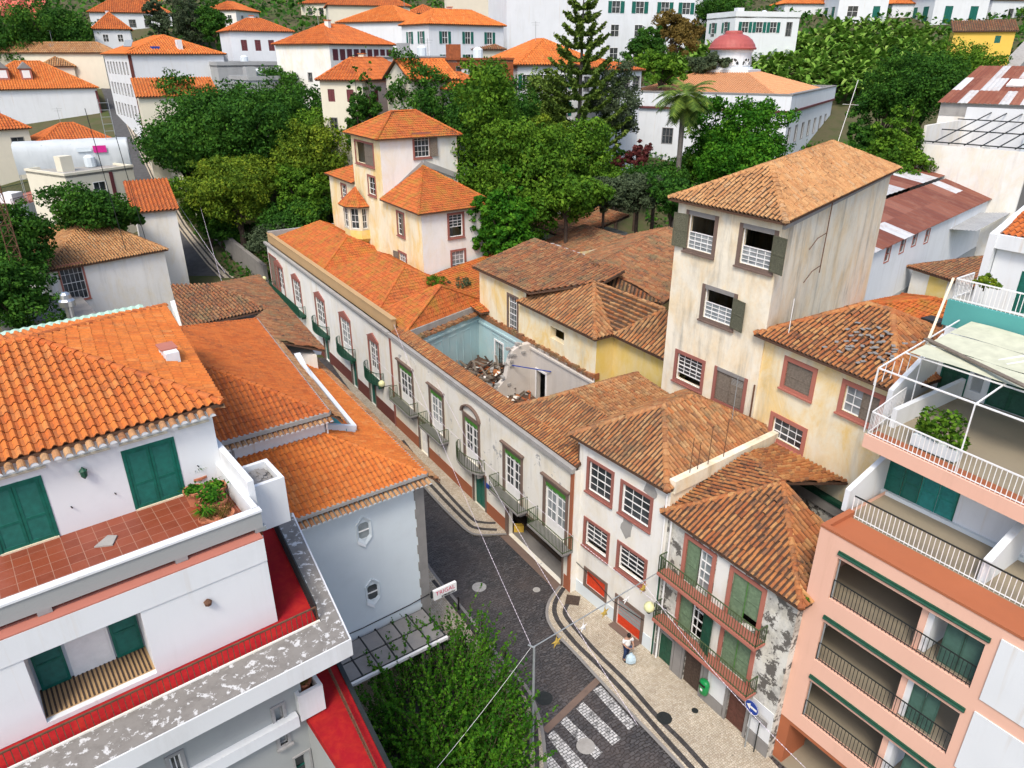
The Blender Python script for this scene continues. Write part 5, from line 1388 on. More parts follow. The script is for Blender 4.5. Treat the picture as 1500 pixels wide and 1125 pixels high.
# ------------------------------------------------------------------ yellow house beside the tower
def yellow_house():
    b=Bld('yellow_house','old yellow house with brick-pink window frames and patched tile roof','house',P(1117,490,15.2),P(1312,570,15.2),0)
    W=7.4; zt=15.15; D=7.6
    f=Fac(b,(-.15,0),(W,0),0,zt,M['yellow_old'],.22)
    r=f.rect((1150,523),(1192,590)); window(f,(r[0],r[1]-.1,12.9,14.65),'stone_pink',.22,sash=None,glass=None,shut='single',shut_mat='grey_wood')
    r=f.rect((1233,552),(1290,632)); window(f,(r[0]+.1,r[1]-.1,13.0,14.72),'stone_pink',.22,grid=(4,3),glass='glass_pale',shut='half',shut_mat='grey_wood')
    r=f.rect((1130,602),(1178,672)); window(f,(r[0],r[1]-.1,9.95,11.5),'stone_pink',.22,grid=(4,3),glass='glass')
    f.build()
    Fac(b,(W,0),(W,D),0,zt,M['yellow_old']).build(); Fac(b,(-.15,D),(-.15,0),0,zt,M['yellow_old']).build()
    m=MB(); m.box(-.1,W,-.45,-.003,8.2,8.75); b.part('ledge', m, M['concrete'])
    m=MB(); m.box(.8,W+1.6,-.5,-.2,8.752,8.95); b.part('green_flashing', m, M['green_dark'])
    hip_x(b,M['tile_rot'],[(-.2,-.4),(W+.35,-.4),(W+.35,D),(-.2,D)],zt+.08,(2.9,3.5,17.1),(4.2,3.6,17.1),tw=.24,tl=.37,jit=2.0,singles=200)
    m=MB()
    for k in range(46):
        x=RND.uniform(3.4,6.6); y=RND.uniform(.1,2.2); z=zt+.2+(y+.4)*.5+.02; a=RND.uniform(0,3); 
        m.bar((x-math.cos(a)*.12,y-math.sin(a)*.1,z),(x+math.cos(a)*.12,y+math.sin(a)*.1,z+.02),.16,.03)
    b.part('slate_pieces', m, M['stone_grey'], kind='stuff')
    m=MB(); m.tube([(1.3,.3,15.3),(1.3,.3,17.4)],.02,5); b.part('tv_antenna', m, M['white_paint'])
    return b
YEL = yellow_house()

# ------------------------------------------------------------------ tall tower house
def tower_house():
    b=Bld('tower_house','tall narrow stained tower house with weathered tile roof and open louvred shutters','house',P(995,290,21),P(1148,322,21),0)
    W=6.7; zt=20.9; BR=(-.2,20.4); BL=(-6.6,20.2)
    f=Fac(b,(0,0),(W,0),0,zt,M['tower_wall'],.3)
    def q(tl,br): r=f.rect(tl,br); return r
    r=q((1007,305),(1046,382)); window(f,(r[0],r[1],18.25,20.5),'stone_brown',.22,grid=(4,4),glass='glass_pale',open_low=-.5,shut='left',shut_mat='shutter_old',lintel='stone_grey')
    r=q((1085,327),(1134,404)); window(f,(r[0],min(r[1],W-.12),18.25,20.45),'stone_brown',.22,grid=(4,4),glass='glass_pale',open_low=-.5,shut='right',shut_mat='shutter_old',lintel='stone_grey')
    r=q((1030,416),(1074,487)); window(f,(r[0],r[1],14.8,16.85),'stone_brown',.22,grid=(4,4),glass='glass_pale',open_low=-.45,shut='right',shut_mat='shutter_old',lintel='stone_grey')
    r=q((990,512),(1029,571)); window(f,(r[0],r[1],10.6,12.6),'stone_red',.2,grid=(4,5),glass='glass',open_low=.28)
    r=q((1048,533),(1090,596)); window(f,(r[0],r[1],10.5,12.6),'stone_red',.2,sash=None,glass=None,shut='closed',shut_mat='grey_wood',lintel='stone_grey')
    f.build()
    f2=Fac(b,(W,0),BR,0,zt-.1,M['tower_wall']); f2.build(); Fac(b,BR,BL,0,zt,M['tower_wall']).build(); Fac(b,BL,(0,0),0,zt,M['tower_wall']).build()
    m=f2.mb(); u,z=f2.px(1213,285); m.tube([(u,.3,z),(u-.1,.3,z-4.2)],.03,5)
    for dz in (.8,2.6): m.tube([(u,.3,z-dz-1.2),(u-1.6,.3,z-dz-1.2),(u-1.9,.05,z-dz-1.8)],.025,5)
    b.part('iron_bracket', m, M['rust_iron'])
    m=f2.mb(); m.box(0,f2.L,.0,.14,zt-.35,zt-.02); b.part('eave_band', m, M['concrete'])
    m=MB(); m.tube([(W-.1,-.1,12.5),(W-.1,-.1,9.5)],.05,6); b.part('drainpipe', m, M['rust_iron'])
    o=.4; C=[(-o,-o),(W+.45,-o),(BR[0]+.35,BR[1]+.4),(BL[0]-.6,BL[1]+.3)]
    hip_y(b,M['tile_tan'],C,zt+.05,(3.25,3.0,22.9),(-.9,14.2,22.95),tw=.25,tl=.42,jit=2.0,singles=200)
    return b
TWR = tower_house()

# ------------------------------------------------------------------ brown-roofed rear house
def rear_house():
    T=TOWN; o=T.wd(37.4,6.9,0)*1.067; p1=o+T.X*19
    b=Bld('rear_courtyard_house','rambling cream house with brown tile roofs behind the ruined rooms','house',o,p1,0,k=1.067,z0=-1.876)
    dx,dy=37.4,6.9
    L=lambda x,y,z: Vector((x-dx,y-dy,z))
    f=Fac(b,(0,0),(6.6,0),7.4,12.9,M['yellow_old'],.25)
    u0=f.px(743,420)[0]; window(f,(u0,u0+1.55,9.0,12.1),'stone_brown',.18,grid=(4,6),glass='glass'); f.build()
    Fac(b,(0,14),(0,0),5,12.9,M['yellow_old']).build()
    m=f.mb(); m.box(0,6.5,.003,.06,7.3,8.5); b.part('damp_band', m, M['concrete'])
    f=Fac(b,(6.6,-.05),(14.7,-.05),7.9,11.95,M['yellow_old'],.5); u0=f.px(806,478)[0]; f.hole(u0,u0+1.6,10.35,11.2); f.build()
    f=Fac(b,(14.7,-.05),(14.7,1.35),0,11.95,M['yellow_strong']); f.build(); f=Fac(b,(14.7,1.35),(21,1.35),0,11.95,M['yellow_strong']); f.build()
    m=MB(); m.box(6.6,14.75,-.14,-.052,8.3,9.35); b.part('damp_band', m, M['concrete'])
    R=Roof(b,M['tile_dark'],tw=.29,tl=.45,jit=1.4)
    R.facet(L(37.0,6.5,13.0),L(45.0,6.5,13.0),L(48.6,10.2,14.1),L(48.6,11.9,14.6),L(37.6,11.9,14.6)); R.facet(L(37.5,14,13),L(37.0,6.5,13.0),L(37.6,11.9,14.6))
    R.ridge(L(37.0,6.5,13.0),L(37.6,11.9,14.6),L(45.8,11.9,14.6)); R.build(cap=.14)
    R=Roof(b,M['tile_old'],tw=.29,tl=.45,jit=1.4)
    ap=L(47.9,9.8,14.0); rg=L(54.5,10.1,13.9)
    R.facet(L(43.5,6.45,12.0),L(52.45,6.4,12.0),ap).facet(L(52.45,6.4,12.0),L(52.4,7.9,12.0),rg,ap).facet(L(44.5,13,12.6),L(43.5,6.45,12.0),ap)
    R.facet(L(52.4,7.85,12.0),L(58.5,7.8,12.0),L(58.5,10.1,13.6),rg)
    R.ridge(L(43.5,6.45,12.0),ap).ridge(L(52.45,6.4,12.0),ap).ridge(ap,rg).ridge(L(52.4,7.9,12.0),rg); R.build(cap=.14)
    # back wing
    R=Roof(b,M['tile_dark'],tw=.29,tl=.45,jit=1.4); g0=L(46.3,11.2,14.6); g1=L(40.3,23.8,14.6)
    R.facet(L(51.4,13.0,12.9),L(45.5,26,12.9),g1,g0).facet(L(34.5,24.5,12.7),L(40.5,11.9,12.7),g0,g1).facet(L(45.5,26,12.9),L(34.5,24.5,12.7),g1)
    R.facet(L(47,10.5,12.9),L(51.4,13.0,12.9),g0)
    R.ridge(g0,g1).ridge(L(45.5,26,12.9),g1).ridge(L(34.5,24.5,12.7),g1); R.build(cap=.14)
    m=MB(); q=[L(51.0,13.2,0),L(45.2,25.6,0),L(35,24.2,0),L(40.6,12,0)]; m.prism([(v.x,v.y) for v in q],5,12.8); b.part('wall', m, M['yellow_strong'])
    fw=Fac(b,(q[0].x-1.6,q[0].y-1.0),(q[0].x+.05,q[0].y-.2),5,12.8,M['yellow_strong'])
    # far lean-to roofs and metal sheet
    R=Roof(b,M['tile_dark'],tw=.29,tl=.45,jit=1.4,name='lean_to_roof')
    a0=L(29.5,19,12.6); a1=L(34.8,17.0,12.2)
    R.facet(L(29.0,18.2,11.6),L(36,16.6,11.6),L(36.5,22.5,13.2),L(30.5,22.5,13.2)); R.ridge(L(29.0,18.2,11.6),L(30.5,22.5,13.2)); R.build()
    R=Roof(b,M['tile_dark'],tw=.29,tl=.45,jit=1.4,name='lean_to_roof')
    R.facet(L(21.5,22.5,11.6),L(29.5,21.5,11.6),L(29.5,29,13.2),L(23.5,29,13.2)); R.ridge(L(21.5,22.5,11.6),L(23.5,29,13.2),L(29.5,29,13.2)); R.build()
    m=MB(); v=[L(22,23,0),L(29.4,22,0),L(29.4,29,0),L(23.5,29,0)]; m.prism([(k.x,k.y) for k in v],5,11.5); b.part('wall', m, M['cream'])
    m=MB(); v=[L(29.4,18.6,0),L(36,17,0),L(36.4,22.4,0),L(30.6,22.4,0)]; m.prism([(k.x,k.y) for k in v],5,11.5); b.part('wall', m, M['cream'])
    m=MB(); n=26
    for i in range(n):
        t0,t1=i/n,(i+1)/n; A,B=L(34.5,13.5,13.4),L(43.5,13.2,13.4); C,D=L(33.6,16.6,12.9),L(42.6,16.4,12.9)
        rr=RND.choice((.2,.3,.9,.95,.5))
        m.poly([A+(B-A)*t0+Vector((0,0,.03*(i%2))),A+(B-A)*t1,C+(D-C)*t1,C+(D-C)*t0],rr)
    b.part('metal_roof', m, M['rust_sheet'])
    m=MB(); a=T.wd; 
    for k in range(9):
        m.box(-13.6+k*.78,-12.95+k*.78,13.2-k*.12,13.3-k*.12,8,11.9+RND.uniform(-.2,.2))
    b.part('corrugated_fence', m, M['asbestos'], kind='stuff')
    for k in range(2):
        q=P(832+k*22,300,12.5); l=b.lc(q); m=MB(); m.box(l[0]-.9,l[0]+.9,l[1]-.7,l[1]+.7,9,14.2-k*.2); m.box(l[0]-1,l[0]+1,l[1]-.8,l[1]+.8,14.21,14.4); b.part('water_tank', m, M['concrete'])
    return b
REAR = rear_house()

# ------------------------------------------------------------------ cream house with tower and orange roofs
def tower_villa():
    c=P(622,414,9); d=TOWN.X
    b=Bld('cream_tower_villa','cream villa with square tower, bay turret and mossy orange roofs','house',c-d*16,c,0)
    S=16.0; WL=M['yellow_old']
    # lower block
    f=Fac(b,(S-8.2,0),(S,0),3,15.2,WL,.25)
    window(f,(S-5.4-S+8.2,S-3.6-S+8.2,12.3,14.75),'stone_red',.2,grid=(2,4),glass='glass',shut='half',shut_mat='grey_wood')
    window(f,(2.6,4.6,8.6,10.9),'stone_red',.18,grid=(3,5),glass='glass_pale',shut='left',shut_mat='grey_wood'); f.build()
    f=Fac(b,(S,0),(S-.3,7.4),3,15.2,M['white_old'],.25)
    window(f,(2.6,4.4,12.6,15.0),'stone_red',.2,grid=(3,4),glass='glass',open_low=.45); window(f,(2.8,4.5,9.2,11.6),'stone_red',.18,grid=(3,5),glass='glass_pale'); f.build()
    Fac(b,(S-.3,7.4),(S-8.2,7.4),3,15.2,WL).build()
    ap=Vector((S-8.15,4.6,18.0)); a2=Vector((S-8.15,7.6,16.6))
    R=Roof(b,M['tile_flat'],'flat',.25,.38,.6,tri=False); C0=Vector((S-8.2,-.45,15.3)); C1=Vector((S+.45,-.45,15.3)); C2=Vector((S+.15,7.9,15.3)); ap1=Vector((S-4.6,4.0,17.7))
    ap=Vector((S-8.15,4.3,18.1)); R.facet(C0,C1,ap).facet(C1,C2,ap); R.ridge(C1,ap).ridge(C2,ap); R.build(cap=.13)
    # tower
    T0,T1=S-15.7,S-8.2; TD=8.2; zt=20.7
    f=Fac(b,(T0,0),(T1,0),3,zt,WL,.25)
    window(f,(.9,5.9,17.9,20.3),'stone_red',.2,sash=None,glass=None,shut='half',shut_mat='grey_wood'); 
    window(f,(3.7,5.8,15.1,17.2),'stone_red',.2,grid=(2,3),glass='glass'); f.build()
    f=Fac(b,(T1,0),(T1-.1,TD),3,zt,M['white_old'],.25); u,z=f.px(618,214); window(f,(u-1.0,u+1.0,z-1.2,z+1.25),'stone_red',.2,grid=(4,4),glass='glass',shut='right',shut_mat='grey_wood'); f.build()
    Fac(b,(T0,TD),(T0,0),3,zt,WL).build(); Fac(b,(T1,TD),(T0,TD),3,zt,WL).build()
    m=MB(); m.bar((T1+.05,1.2,16.0),(T1+.05,4.4,18.35),.06,.5); m.bar((T1+.05,4.4,18.35),(T1+.05,8.0,16.9),.06,.5); b.part('roof_flashing', m, M['concrete'])
    hip_y(b,M['tile_flat'],[(T0-.5,-.5),(T1+.45,-.5),(T1+.35,TD+.4),(T0-.5,TD+.4)],zt+.1,(T0+3.9,2.9,22.9),(T0+3.7,5.6,22.9),shape='flat',tw=.25,tl=.38,jit=.6)
    # low left wing
    X0=T0-8.0; f=Fac(b,(X0,0),(T0,0),3,15.7,WL,.25); window(f,(3.6,5.4,13.6,15.3),'stone_red',.18,grid=(3,3),glass='glass'); f.build(); Fac(b,(X0,8),(X0,0),3,15.7,WL).build()
    R=Roof(b,M['tile_flat'],'flat',.25,.38,.6); R.facet(Vector((X0-.4,-.4,15.8)),Vector((T0,-.4,15.8)),Vector((T0,4,17.4)),Vector((X0+3.5,4,17.4))).facet(Vector((X0-.4,8.4,15.8)),Vector((X0-.4,-.4,15.8)),Vector((X0+3.5,4,17.4))); R.build()
    # bay turret
    cx=T0+1.4; r=1.75; cy=-.35; ring=[(cx-r,.0),(cx-r,-.9),(cx-r*.45,-1.75),(cx+r*.45,-1.75),(cx+r,-.9),(cx+r,.0)]
    zb,zs,zw,zr=10.3,11.5,13.9,15.6
    m=MB(); m.prism(ring,zb+.3,zs); bt=b.part('bay_base', m, M['yellow_strong'])
    m=MB(); m.add([(x,y,zb+.3) for x,y in ring]+[(cx+(x-cx)*.55,y*.4,zb-.6) for x,y in ring],[(i,i+6,(i+1)%6+6,(i+1)%6) for i in range(6)]+[tuple(range(11,5,-1))]); b.part('bay_corbel', m, M['yellow_strong'])
    for i in range(1,5) if False else range(5):
        a,c2=ring[i],ring[i+1]; fk=Fac(b,a,c2,zs,zw,M['yellow_strong'],.15)
        fk=Fac(b,(a[0],a[1]),(c2[0],c2[1]),zs,zw,M['cream'],.12)
        window(fk,(.12,fk.L-.12,zs+.1,zw-.1),'cream',.08,grid=(2,3),glass='glass',sill=False,sash='white_paint'); fk.build()
    R=Roof(b,M['tile_flat'],'flat',.22,.34,.5,name='bay_roof'); apx=Vector((cx,-.5,zr)); ov=[(cx+(x-cx)*1.22,min(y*1.22,0)) for x,y in ring]
    for i in range(5): R.facet(Vector((*ov[i],zw+.02)),Vector((*ov[i+1],zw+.02)),apx)
    for i in range(1,5): R.ridge(Vector((*ov[i],zw+.02)),apx)
    R.build(cap=.1,capl=.3)
    m=MB(); m.tube([(cx-r-.25,-.6,zs+2.4),(cx-r-.3,-.7,zb-2)],.05,6); b.part('drainpipe', m, M['rust_iron'])
    # orange roof over the ground floor in front of the right wall
    R=Roof(b,M['tile_flat'],'flat',.25,.38,.6,name='low_roof'); R.facet((S+9.2,.6,8.6),(S+9.6,7.2,8.6),(S+.2,8.4,11.0),(S+.2,.2,9.6)); R.build()
    return b
VILLA = tower_villa()
# ------------------------------------------------------------------ ground, street, pavements
GA = math.radians(32.5)
def sheet(name, pts, m, kind='structure', curb=None, rot=GA):
    """flat piece of ground from world points, its texture aligned with the street"""
    mb=MB(); ca,sa=math.cos(-rot),math.sin(-rot)
    q=[(p[0]*ca-p[1]*sa,p[0]*sa+p[1]*ca,p[2]) for p in pts]
    mb.poly(q)
    if curb:
        n=len(q)
        for i in range(n): a,b=q[i],q[(i+1)%n]; mb.poly([(a[0],a[1],a[2]-curb),(b[0],b[1],b[2]-curb),b,a])
    o=structure(name,mb,m,kind); o.rotation_euler=(0,0,rot); return o
def strip(name, line, w, z, m, kind='structure'):
    """band of width w along a world polyline"""
    mb=MB(); ca,sa=math.cos(-GA),math.sin(-GA); L=[];Rr=[]
    for i,p in enumerate(line):
        a=Vector(line[max(i-1,0)]);b=Vector(line[min(i+1,len(line)-1)]); d=(b-a); d.z=0; d.normalize(); n=Vector((-d.y,d.x,0))*w/2
        L.append(Vector((p[0],p[1],z))+n); Rr.append(Vector((p[0],p[1],z))-n)
    f=lambda p:(p.x*ca-p.y*sa,p.x*sa+p.y*ca,p.z)
    for i in range(len(L)-1): mb.poly([f(Rr[i]),f(Rr[i+1]),f(L[i+1]),f(L[i])])
    o=structure(name,mb,m,kind); o.rotation_euler=(0,0,GA); return o
def smooth_line(px, z, n=5):
    pts=[P(x,y,z) for x,y in px]; out=[]
    for i in range(len(pts)-1):
        p0=pts[max(i-1,0)];p1=pts[i];p2=pts[i+1];p3=pts[min(i+2,len(pts)-1)]
        for k in range(n):
            t=k/n; out.append(.5*((2*p1)+(p2-p0)*t+(2*p0-5*p1+4*p2-p3)*t*t+(3*p1-p0-3*p2+p3)*t**3))
    out.append(pts[-1]); return out
def terrain():
    ys=[-60,-20,20,60,72,80,90,100,110,120,130,140,150,165,180,200,230,265,300,350,420,520,700]; xs=[-420,-250,-150,-90,-50,-20,0,20,50,90,150,250,420]
    mb=MB(); V=[(x*(1+max(0,y)/500),y,ground(y)-.07) for y in ys for x in xs]; n=len(xs)
    mb.add(V,[(j*n+i,j*n+i+1,(j+1)*n+i+1,(j+1)*n+i) for j in range(len(ys)-1) for i in range(n-1)])
    structure('terrain',mb,M['terrain'])
terrain()
sheet('street',[(-40,8,0),(60,8,0),(60,40,0),(0,74,0),(-40,74,0)],M['cobble'])
# street climbing away
le=[(300,445),(262,395),(225,340),(190,262),(170,200),(152,140),(136,98)]; re=[(372,432),(320,385),(275,330),(240,272),(205,205),(178,150),(152,98)]
mb=MB(); Lp=[PG(*q) for q in le]; Rp=[PG(*q) for q in re]
def dense(pts,n=8):
    o=[]
    for a,b in zip(pts,pts[1:]):
        for k in range(n): t=k/n; q=a+(b-a)*t; o.append(Vector((q.x,q.y,ground(q.y)+.03)))
    o.append(pts[-1]); return o
Lp,Rp=dense(Lp),dense(Rp)
for i in range(len(Lp)-1): mb.poly([Lp[i],Rp[i],Rp[i+1],Lp[i+1]])
structure('far_street',mb,M['asphalt'])
def far_pave(f0,f1,z,m,name):
    mb=MB()
    for i in range(len(Lp)-1):
        up=Vector((0,0,z)); a=Lp[i]+(Rp[i]-Lp[i])*f0;b=Lp[i]+(Rp[i]-Lp[i])*f1;c=Lp[i+1]+(Rp[i+1]-Lp[i+1])*f1;d=Lp[i+1]+(Rp[i+1]-Lp[i+1])*f0
        mb.poly([a+up,b+up,c+up,d+up])
    structure(name,mb,m)
far_pave(.70,.98,.05,M['mosaic_pale'],'far_pavement'); far_pave(.74,.79,.056,M['mosaic_dark'],'far_pavement_band'); far_pave(.88,.93,.056,M['mosaic_dark'],'far_pavement_band')
KZ=.12
# pavement along the white and derelict houses
cur=[(822,858),(806,880),(803,903),(815,926),(840,952),(875,990),(922,1040),(1000,1122),(1060,1190)]
cl=smooth_line(cur,KZ)
back=[P(1200,1190,KZ)+Vector((0,0,0)),P(1122,1113,0)+Vector((.1,.1,KZ)),P(957,960,0)+Vector((.15,.1,KZ)),P(838,862,0)+Vector((.2,.1,KZ))]
sheet('pavement',[(p.x,p.y,KZ) for p in cl]+[(p.x,p.y,KZ) for p in back],M['mosaic_pale'],curb=.14)
strip('kerb',[p+Vector((-.05,-.03,0)) for p in cl],.16,KZ+.006,M['stone_grey'])
strip('pavement_band',smooth_line([(826,861),(813,884),(816,907),(843,942),(887,985),(930,1031),(973,1080),(1020,1132)],KZ),.26,KZ+.005,M['mosaic_dark'])
strip('pavement_band',smooth_line([(835,880),(828,892),(832,907),(872,953),(921,1002),(962,1049),(1002,1089),(1042,1134)],KZ),.24,KZ+.0055,M['mosaic_dark'])
# pavement by the teal door of the townhouse
cur=[(560,640),(600,688),(640,734),(670,764),(686,778),(702,783),(742,782)]; cl=smooth_line(cur,KZ)
bk=[TOWN.wd(TOWN.W-6.9,-.04,KZ),TOWN.wd(20,-.04,KZ)]
sheet('pavement',[(p.x,p.y,KZ) for p in cl]+[(p.x,p.y,KZ) for p in bk],M['mosaic_pale'],curb=.14)
strip('kerb',cl,.16,KZ+.006,M['stone_grey'])
strip('pavement_band',smooth_line([(575,640),(610,686),(640,720),(680,761),(696,773),(728,776)],KZ),.26,KZ+.005,M['mosaic_dark'])
strip('pavement_band',smooth_line([(590,645),(615,678),(640,706),(688,757),(706,765),(726,766)],KZ),.24,KZ+.0055,M['mosaic_dark'])
m=MB(); a=TOWN.wd(TOWN.W-6.8,-.9,0);b_=TOWN.wd(TOWN.W-.3,-.5,0); 
strip('carriage_sill',[TOWN.wd(TOWN.W-7.0,-.28,0),TOWN.wd(TOWN.W-.4,-.28,0)],.55,.03,M['stone_brown'])
# pavement by the climbing plant
cur=[(612,800),(633,837),(687,903),(733,965),(770,1005),(786,1040),(795,1075),(799,1125),(800,1180)]; cl=smooth_line(cur,KZ)
sheet('pavement',[(p.x,p.y,KZ) for p in cl]+[(p.x,p.y,KZ) for p in (P(480,1180,KZ),P(480,1000,KZ),P(560,940,KZ),HEX.wd(8.45,-.05,KZ),HEX.wd(8.6,1,KZ))],M['mosaic_pale'],curb=.14)
strip('kerb',cl,.16,KZ+.006,M['stone_grey'])
strip('pavement_band',smooth_line([(634,850),(680,906),(725,967),(757,1010),(770,1060),(773,1125),(773,1180)],KZ),.22,KZ+.005,M['mosaic_dark'])
strip('pavement_band',smooth_line([(640,845),(688,912),(735,975),(767,1010),(783,1050),(787,1125),(787,1180)],KZ),.2,KZ+.0055,M['mosaic_dark'])
# drain channel and zebra crossing
strip('drain_channel',[P(879,993,0),P(798,1071,0)],.34,.008,M['stone_brown'])
for q in ([(869,1011),(880,1004),(932,1061),(921,1070)],[(844,1038),(854,1028),(910,1082),(897,1092)],[(821,1058),(829,1049),(883,1102),(872,1112)],[(802,1078),(811,1069),(862,1125),(838,1129)],[(800,1114),(806,1106),(826,1130),(808,1140)]):
    sheet('zebra_stripe',[tuple(P(x,y,.006)) for x,y in q],M['road_paint'])
def manhole(px,py,r,z,m='iron',sq=False,label=''):
    c=P(px,py,z); mb=MB(); n=4 if sq else 20
    for rr,h in ((r,.0),(r*.82,.004)):
        mb.poly([(c.x+math.cos(2*math.pi*k/n+.57)*rr,c.y+math.sin(2*math.pi*k/n+.57)*rr,z+.008+h) for k in range(n)])
    for k in range(5): mb.box(c.x-r*.5,c.x+r*.5,c.y-r*.5+k*r*.24,c.y-r*.5+k*r*.24+.03,z+.0125,z+.016)
    return solo('manhole_cover',mb,M[m],label,'manhole cover',(c.x,c.y,z))
manhole(702,860,.42,0,'grey_paint',label='round manhole cover in the cobbles opposite the lightbox sign')
manhole(797,1023,.42,0,label='dark round manhole cover beside the drain channel')
manhole(786,864,.22,0,'concrete',label='small pale round cover in the cobbles before the carriage opening')
manhole(839,879,.55,KZ,'dark_wood',True,label='square dark cover in the mosaic below the orange shop window')
manhole(973,1052,.36,KZ,label='round dark cover on the dark band of the mosaic pavement')
manhole(858,1093,.42,.006,'concrete',label='worn round cover in the middle of a zebra stripe')
manhole(1018,1041,.16,KZ,'iron',label='tiny round cover in the mosaic near the green bin')

# ------------------------------------------------------------------ street furniture
def bollard(px,py,i,lab):
    c=P(px,py,KZ); mb=MB(); mb.lathe((c.x,c.y,KZ),[(.06,0),(.05,.05),(.045,.75),(.06,.78),(.06,.86),(.03,.9)],8)
    solo('bollard',mb,M['black'],lab,'bollard',(c.x,c.y,KZ),'black bollards along the pavement edge')
bollard(672,893,0,'slim black bollard on the pavement edge closest to the lightbox sign'); bollard(706,926,1,'slim black bollard between two others on the pavement edge'); bollard(740,972,2,'slim black bollard on the pavement edge closest to the street pole')
def text_mesh(mb, txt, size, xf, thick=.008):
    cu=bpy.data.curves.new('t','FONT'); cu.body=txt; cu.size=size; cu.align_x='CENTER'; cu.align_y='CENTER'; cu.extrude=thick/2; cu.resolution_u=2
    o=bpy.data.objects.new('t',cu); COL.objects.link(o); dg=bpy.context.evaluated_depsgraph_get(); dg.update(); me=bpy.data.meshes.new_from_object(o.evaluated_get(dg))
    mb.add([xf(*v.co) for v in me.vertices],[tuple(p.vertices) for p in me.polygons]); bpy.data.objects.remove(o); bpy.data.curves.remove(cu); bpy.data.meshes.remove(me)
def lightbox():
    c=HEX.wd(8.55,-.02,0); d=HEX.X; n=-HEX.Y; z0=3.35; L=1.3; h=.55; t=.16
    ro=thing('lightbox_sign','white lightbox sign with red lettering on the grey stone corner','sign',(c.x,c.y,z0),math.atan2(d.y,d.x))
    mb=MB(); mb.box(.0,L,-t-.35,-.35,0,h); part('box',mb,M['white_paint'],ro)
    mb=MB(); mb.box(-.1,.05,-.4,-.3,.1,h-.1); part('bracket',mb,M['iron'],ro)
    mb=MB(); text_mesh(mb,'TRIGAL',.33,lambda x,y,z:(L/2+x,-t-.353-z,h*.62+y)); part('lettering',mb,plain('sign_red',(.62,.03,.12),.5),ro)
    mb=MB()
    for k in range(13):
        x=.42+k*.062; mb.box(x,x+.035,-t-.357,-t-.352,.03,.03+.11*RND.uniform(.7,1)); mb.box(x+.01,x+.055,-t-.358,-t-.353,.03+RND.choice((0,.04,.08)),.05+RND.choice((0,.04,.08)))
    part('small_print',mb,M['black'],ro,kind='stuff')
lightbox()
def gantry():
    base=P(780,1090,KZ); r=ray(777,947); t=(Vector((base.x,base.y,0)).length)/Vector((r.x,r.y,0)).length; zt=CAM_H+r.z*t
    ro=thing('decoration_gantry','grey-green street pole with long arm hung with festive stars','lamp post',(base.x,base.y,KZ))
    L=lambda p: Vector(p)-Vector((base.x,base.y,KZ))
    top=Vector((base.x,base.y,zt)); e=WH.wd(WH.W-.1,-.12,0); rr=ray(950,835); te=Vector((e.x,e.y,0)).length/Vector((rr.x,rr.y,0)).length; end=Vector((e.x,e.y,CAM_H+rr.z*te))
    pass
    mb=MB(); mb.tube([L((base.x,base.y,KZ)),L(top)],[.07,.05],8); part('pole',mb,M['grey_metal'],ro)
    mb=MB(); mb.tube([L(top),L(end)],.028,6); part('arm',mb,M['grey_metal'],ro)
    mb=MB(); mb.tube([L(top)+Vector((-.25,0,.1)),L(top)+Vector((0,0,-.05))],.04,6); part('cap',mb,M['grey_metal'],ro)
    d=(end-top); dn=d.normalized(); sn=dn.cross(Vector((0,0,1))).normalized()
    def star(t,drop,r,m,name,lab):
        c=top+d*t+Vector((0,0,-drop)); mb=MB(); pts=[]
        for k in range(10):
            q=r if k%2==0 else r*.42; a=math.pi*k/5+.4; pts.append(c+dn*(math.cos(a)*q)+Vector((0,0,1))*(math.sin(a)*q))
        off=sn*.05; n=10
        v=[tuple(p) for p in pts]+[tuple(c+off),tuple(c-off)]
        mb.add(v,[(k,(k+1)%n,10) for k in range(n)]+[((k+1)%n,k,11) for k in range(n)])
        mb.tube([c+Vector((0,0,r*.8)),top+d*t],.008,4)
        solo(name,mb,M[m],lab,'star',(c.x,c.y,c.z),'stars hung under the street arm')
    star(.16,.5,.33,'gold','hanging_star','gold tinsel star hung close to the street pole top'); star(.53,.5,.33,'gold','hanging_star','gold tinsel star hung at the middle of the arm over the mosaic pavement'); star(.86,.45,.33,'gold','hanging_star','gold tinsel star hung by the white house window')
    star(.36,.6,.28,'white_paint','hanging_star','white comet star hung between gold stars over the kerb'); star(.71,.5,.28,'white_paint','hanging_star','white comet star hung over the orange shop door')
gantry()
def globe_lamp(c, wallp, lab, r=.27):
    ro=thing('wall_lamp',lab,'street lamp',tuple(wallp),0,'globe lamps on the house fronts'); L=lambda p: Vector(p)-Vector(wallp)
    mb=MB(); mb.lathe(tuple(L(c)),[(.08,-r*1.05),(r*.7,-r*.75),(r*.98,-.1),(r,.05),(r*.8,r*.6),(r*.4,r*.95),(.05,r*1.05)],14); part('globe',mb,M['lamp_globe'],ro,True)
    mb=MB(); mb.tube([L(wallp),L(c)+Vector((0,0,-r*1.15))],.03,6); mb.lathe(tuple(L(c)+Vector((0,0,-r*1.3))),[(.1,0),(.1,.12),(.04,.2)],8); part('bracket',mb,M['iron'],ro)
def lamp_on(b,px,py,lab,out=.75,zr=None):
    x,z=b.fy(px,py,-out); c=b.wd(x,-out,z); wp=b.wd(x+.5,-.03,z-.1); globe_lamp(c,wp,lab)
lamp_on(WH,951,889,'pale globe street lamp between the white house and the peeling house'); lamp_on(TOWN,559,562,'pale globe street lamp beside the seam of the long townhouse'); lamp_on(TOWN,387,408,'pale globe street lamp at the far end of the long townhouse')
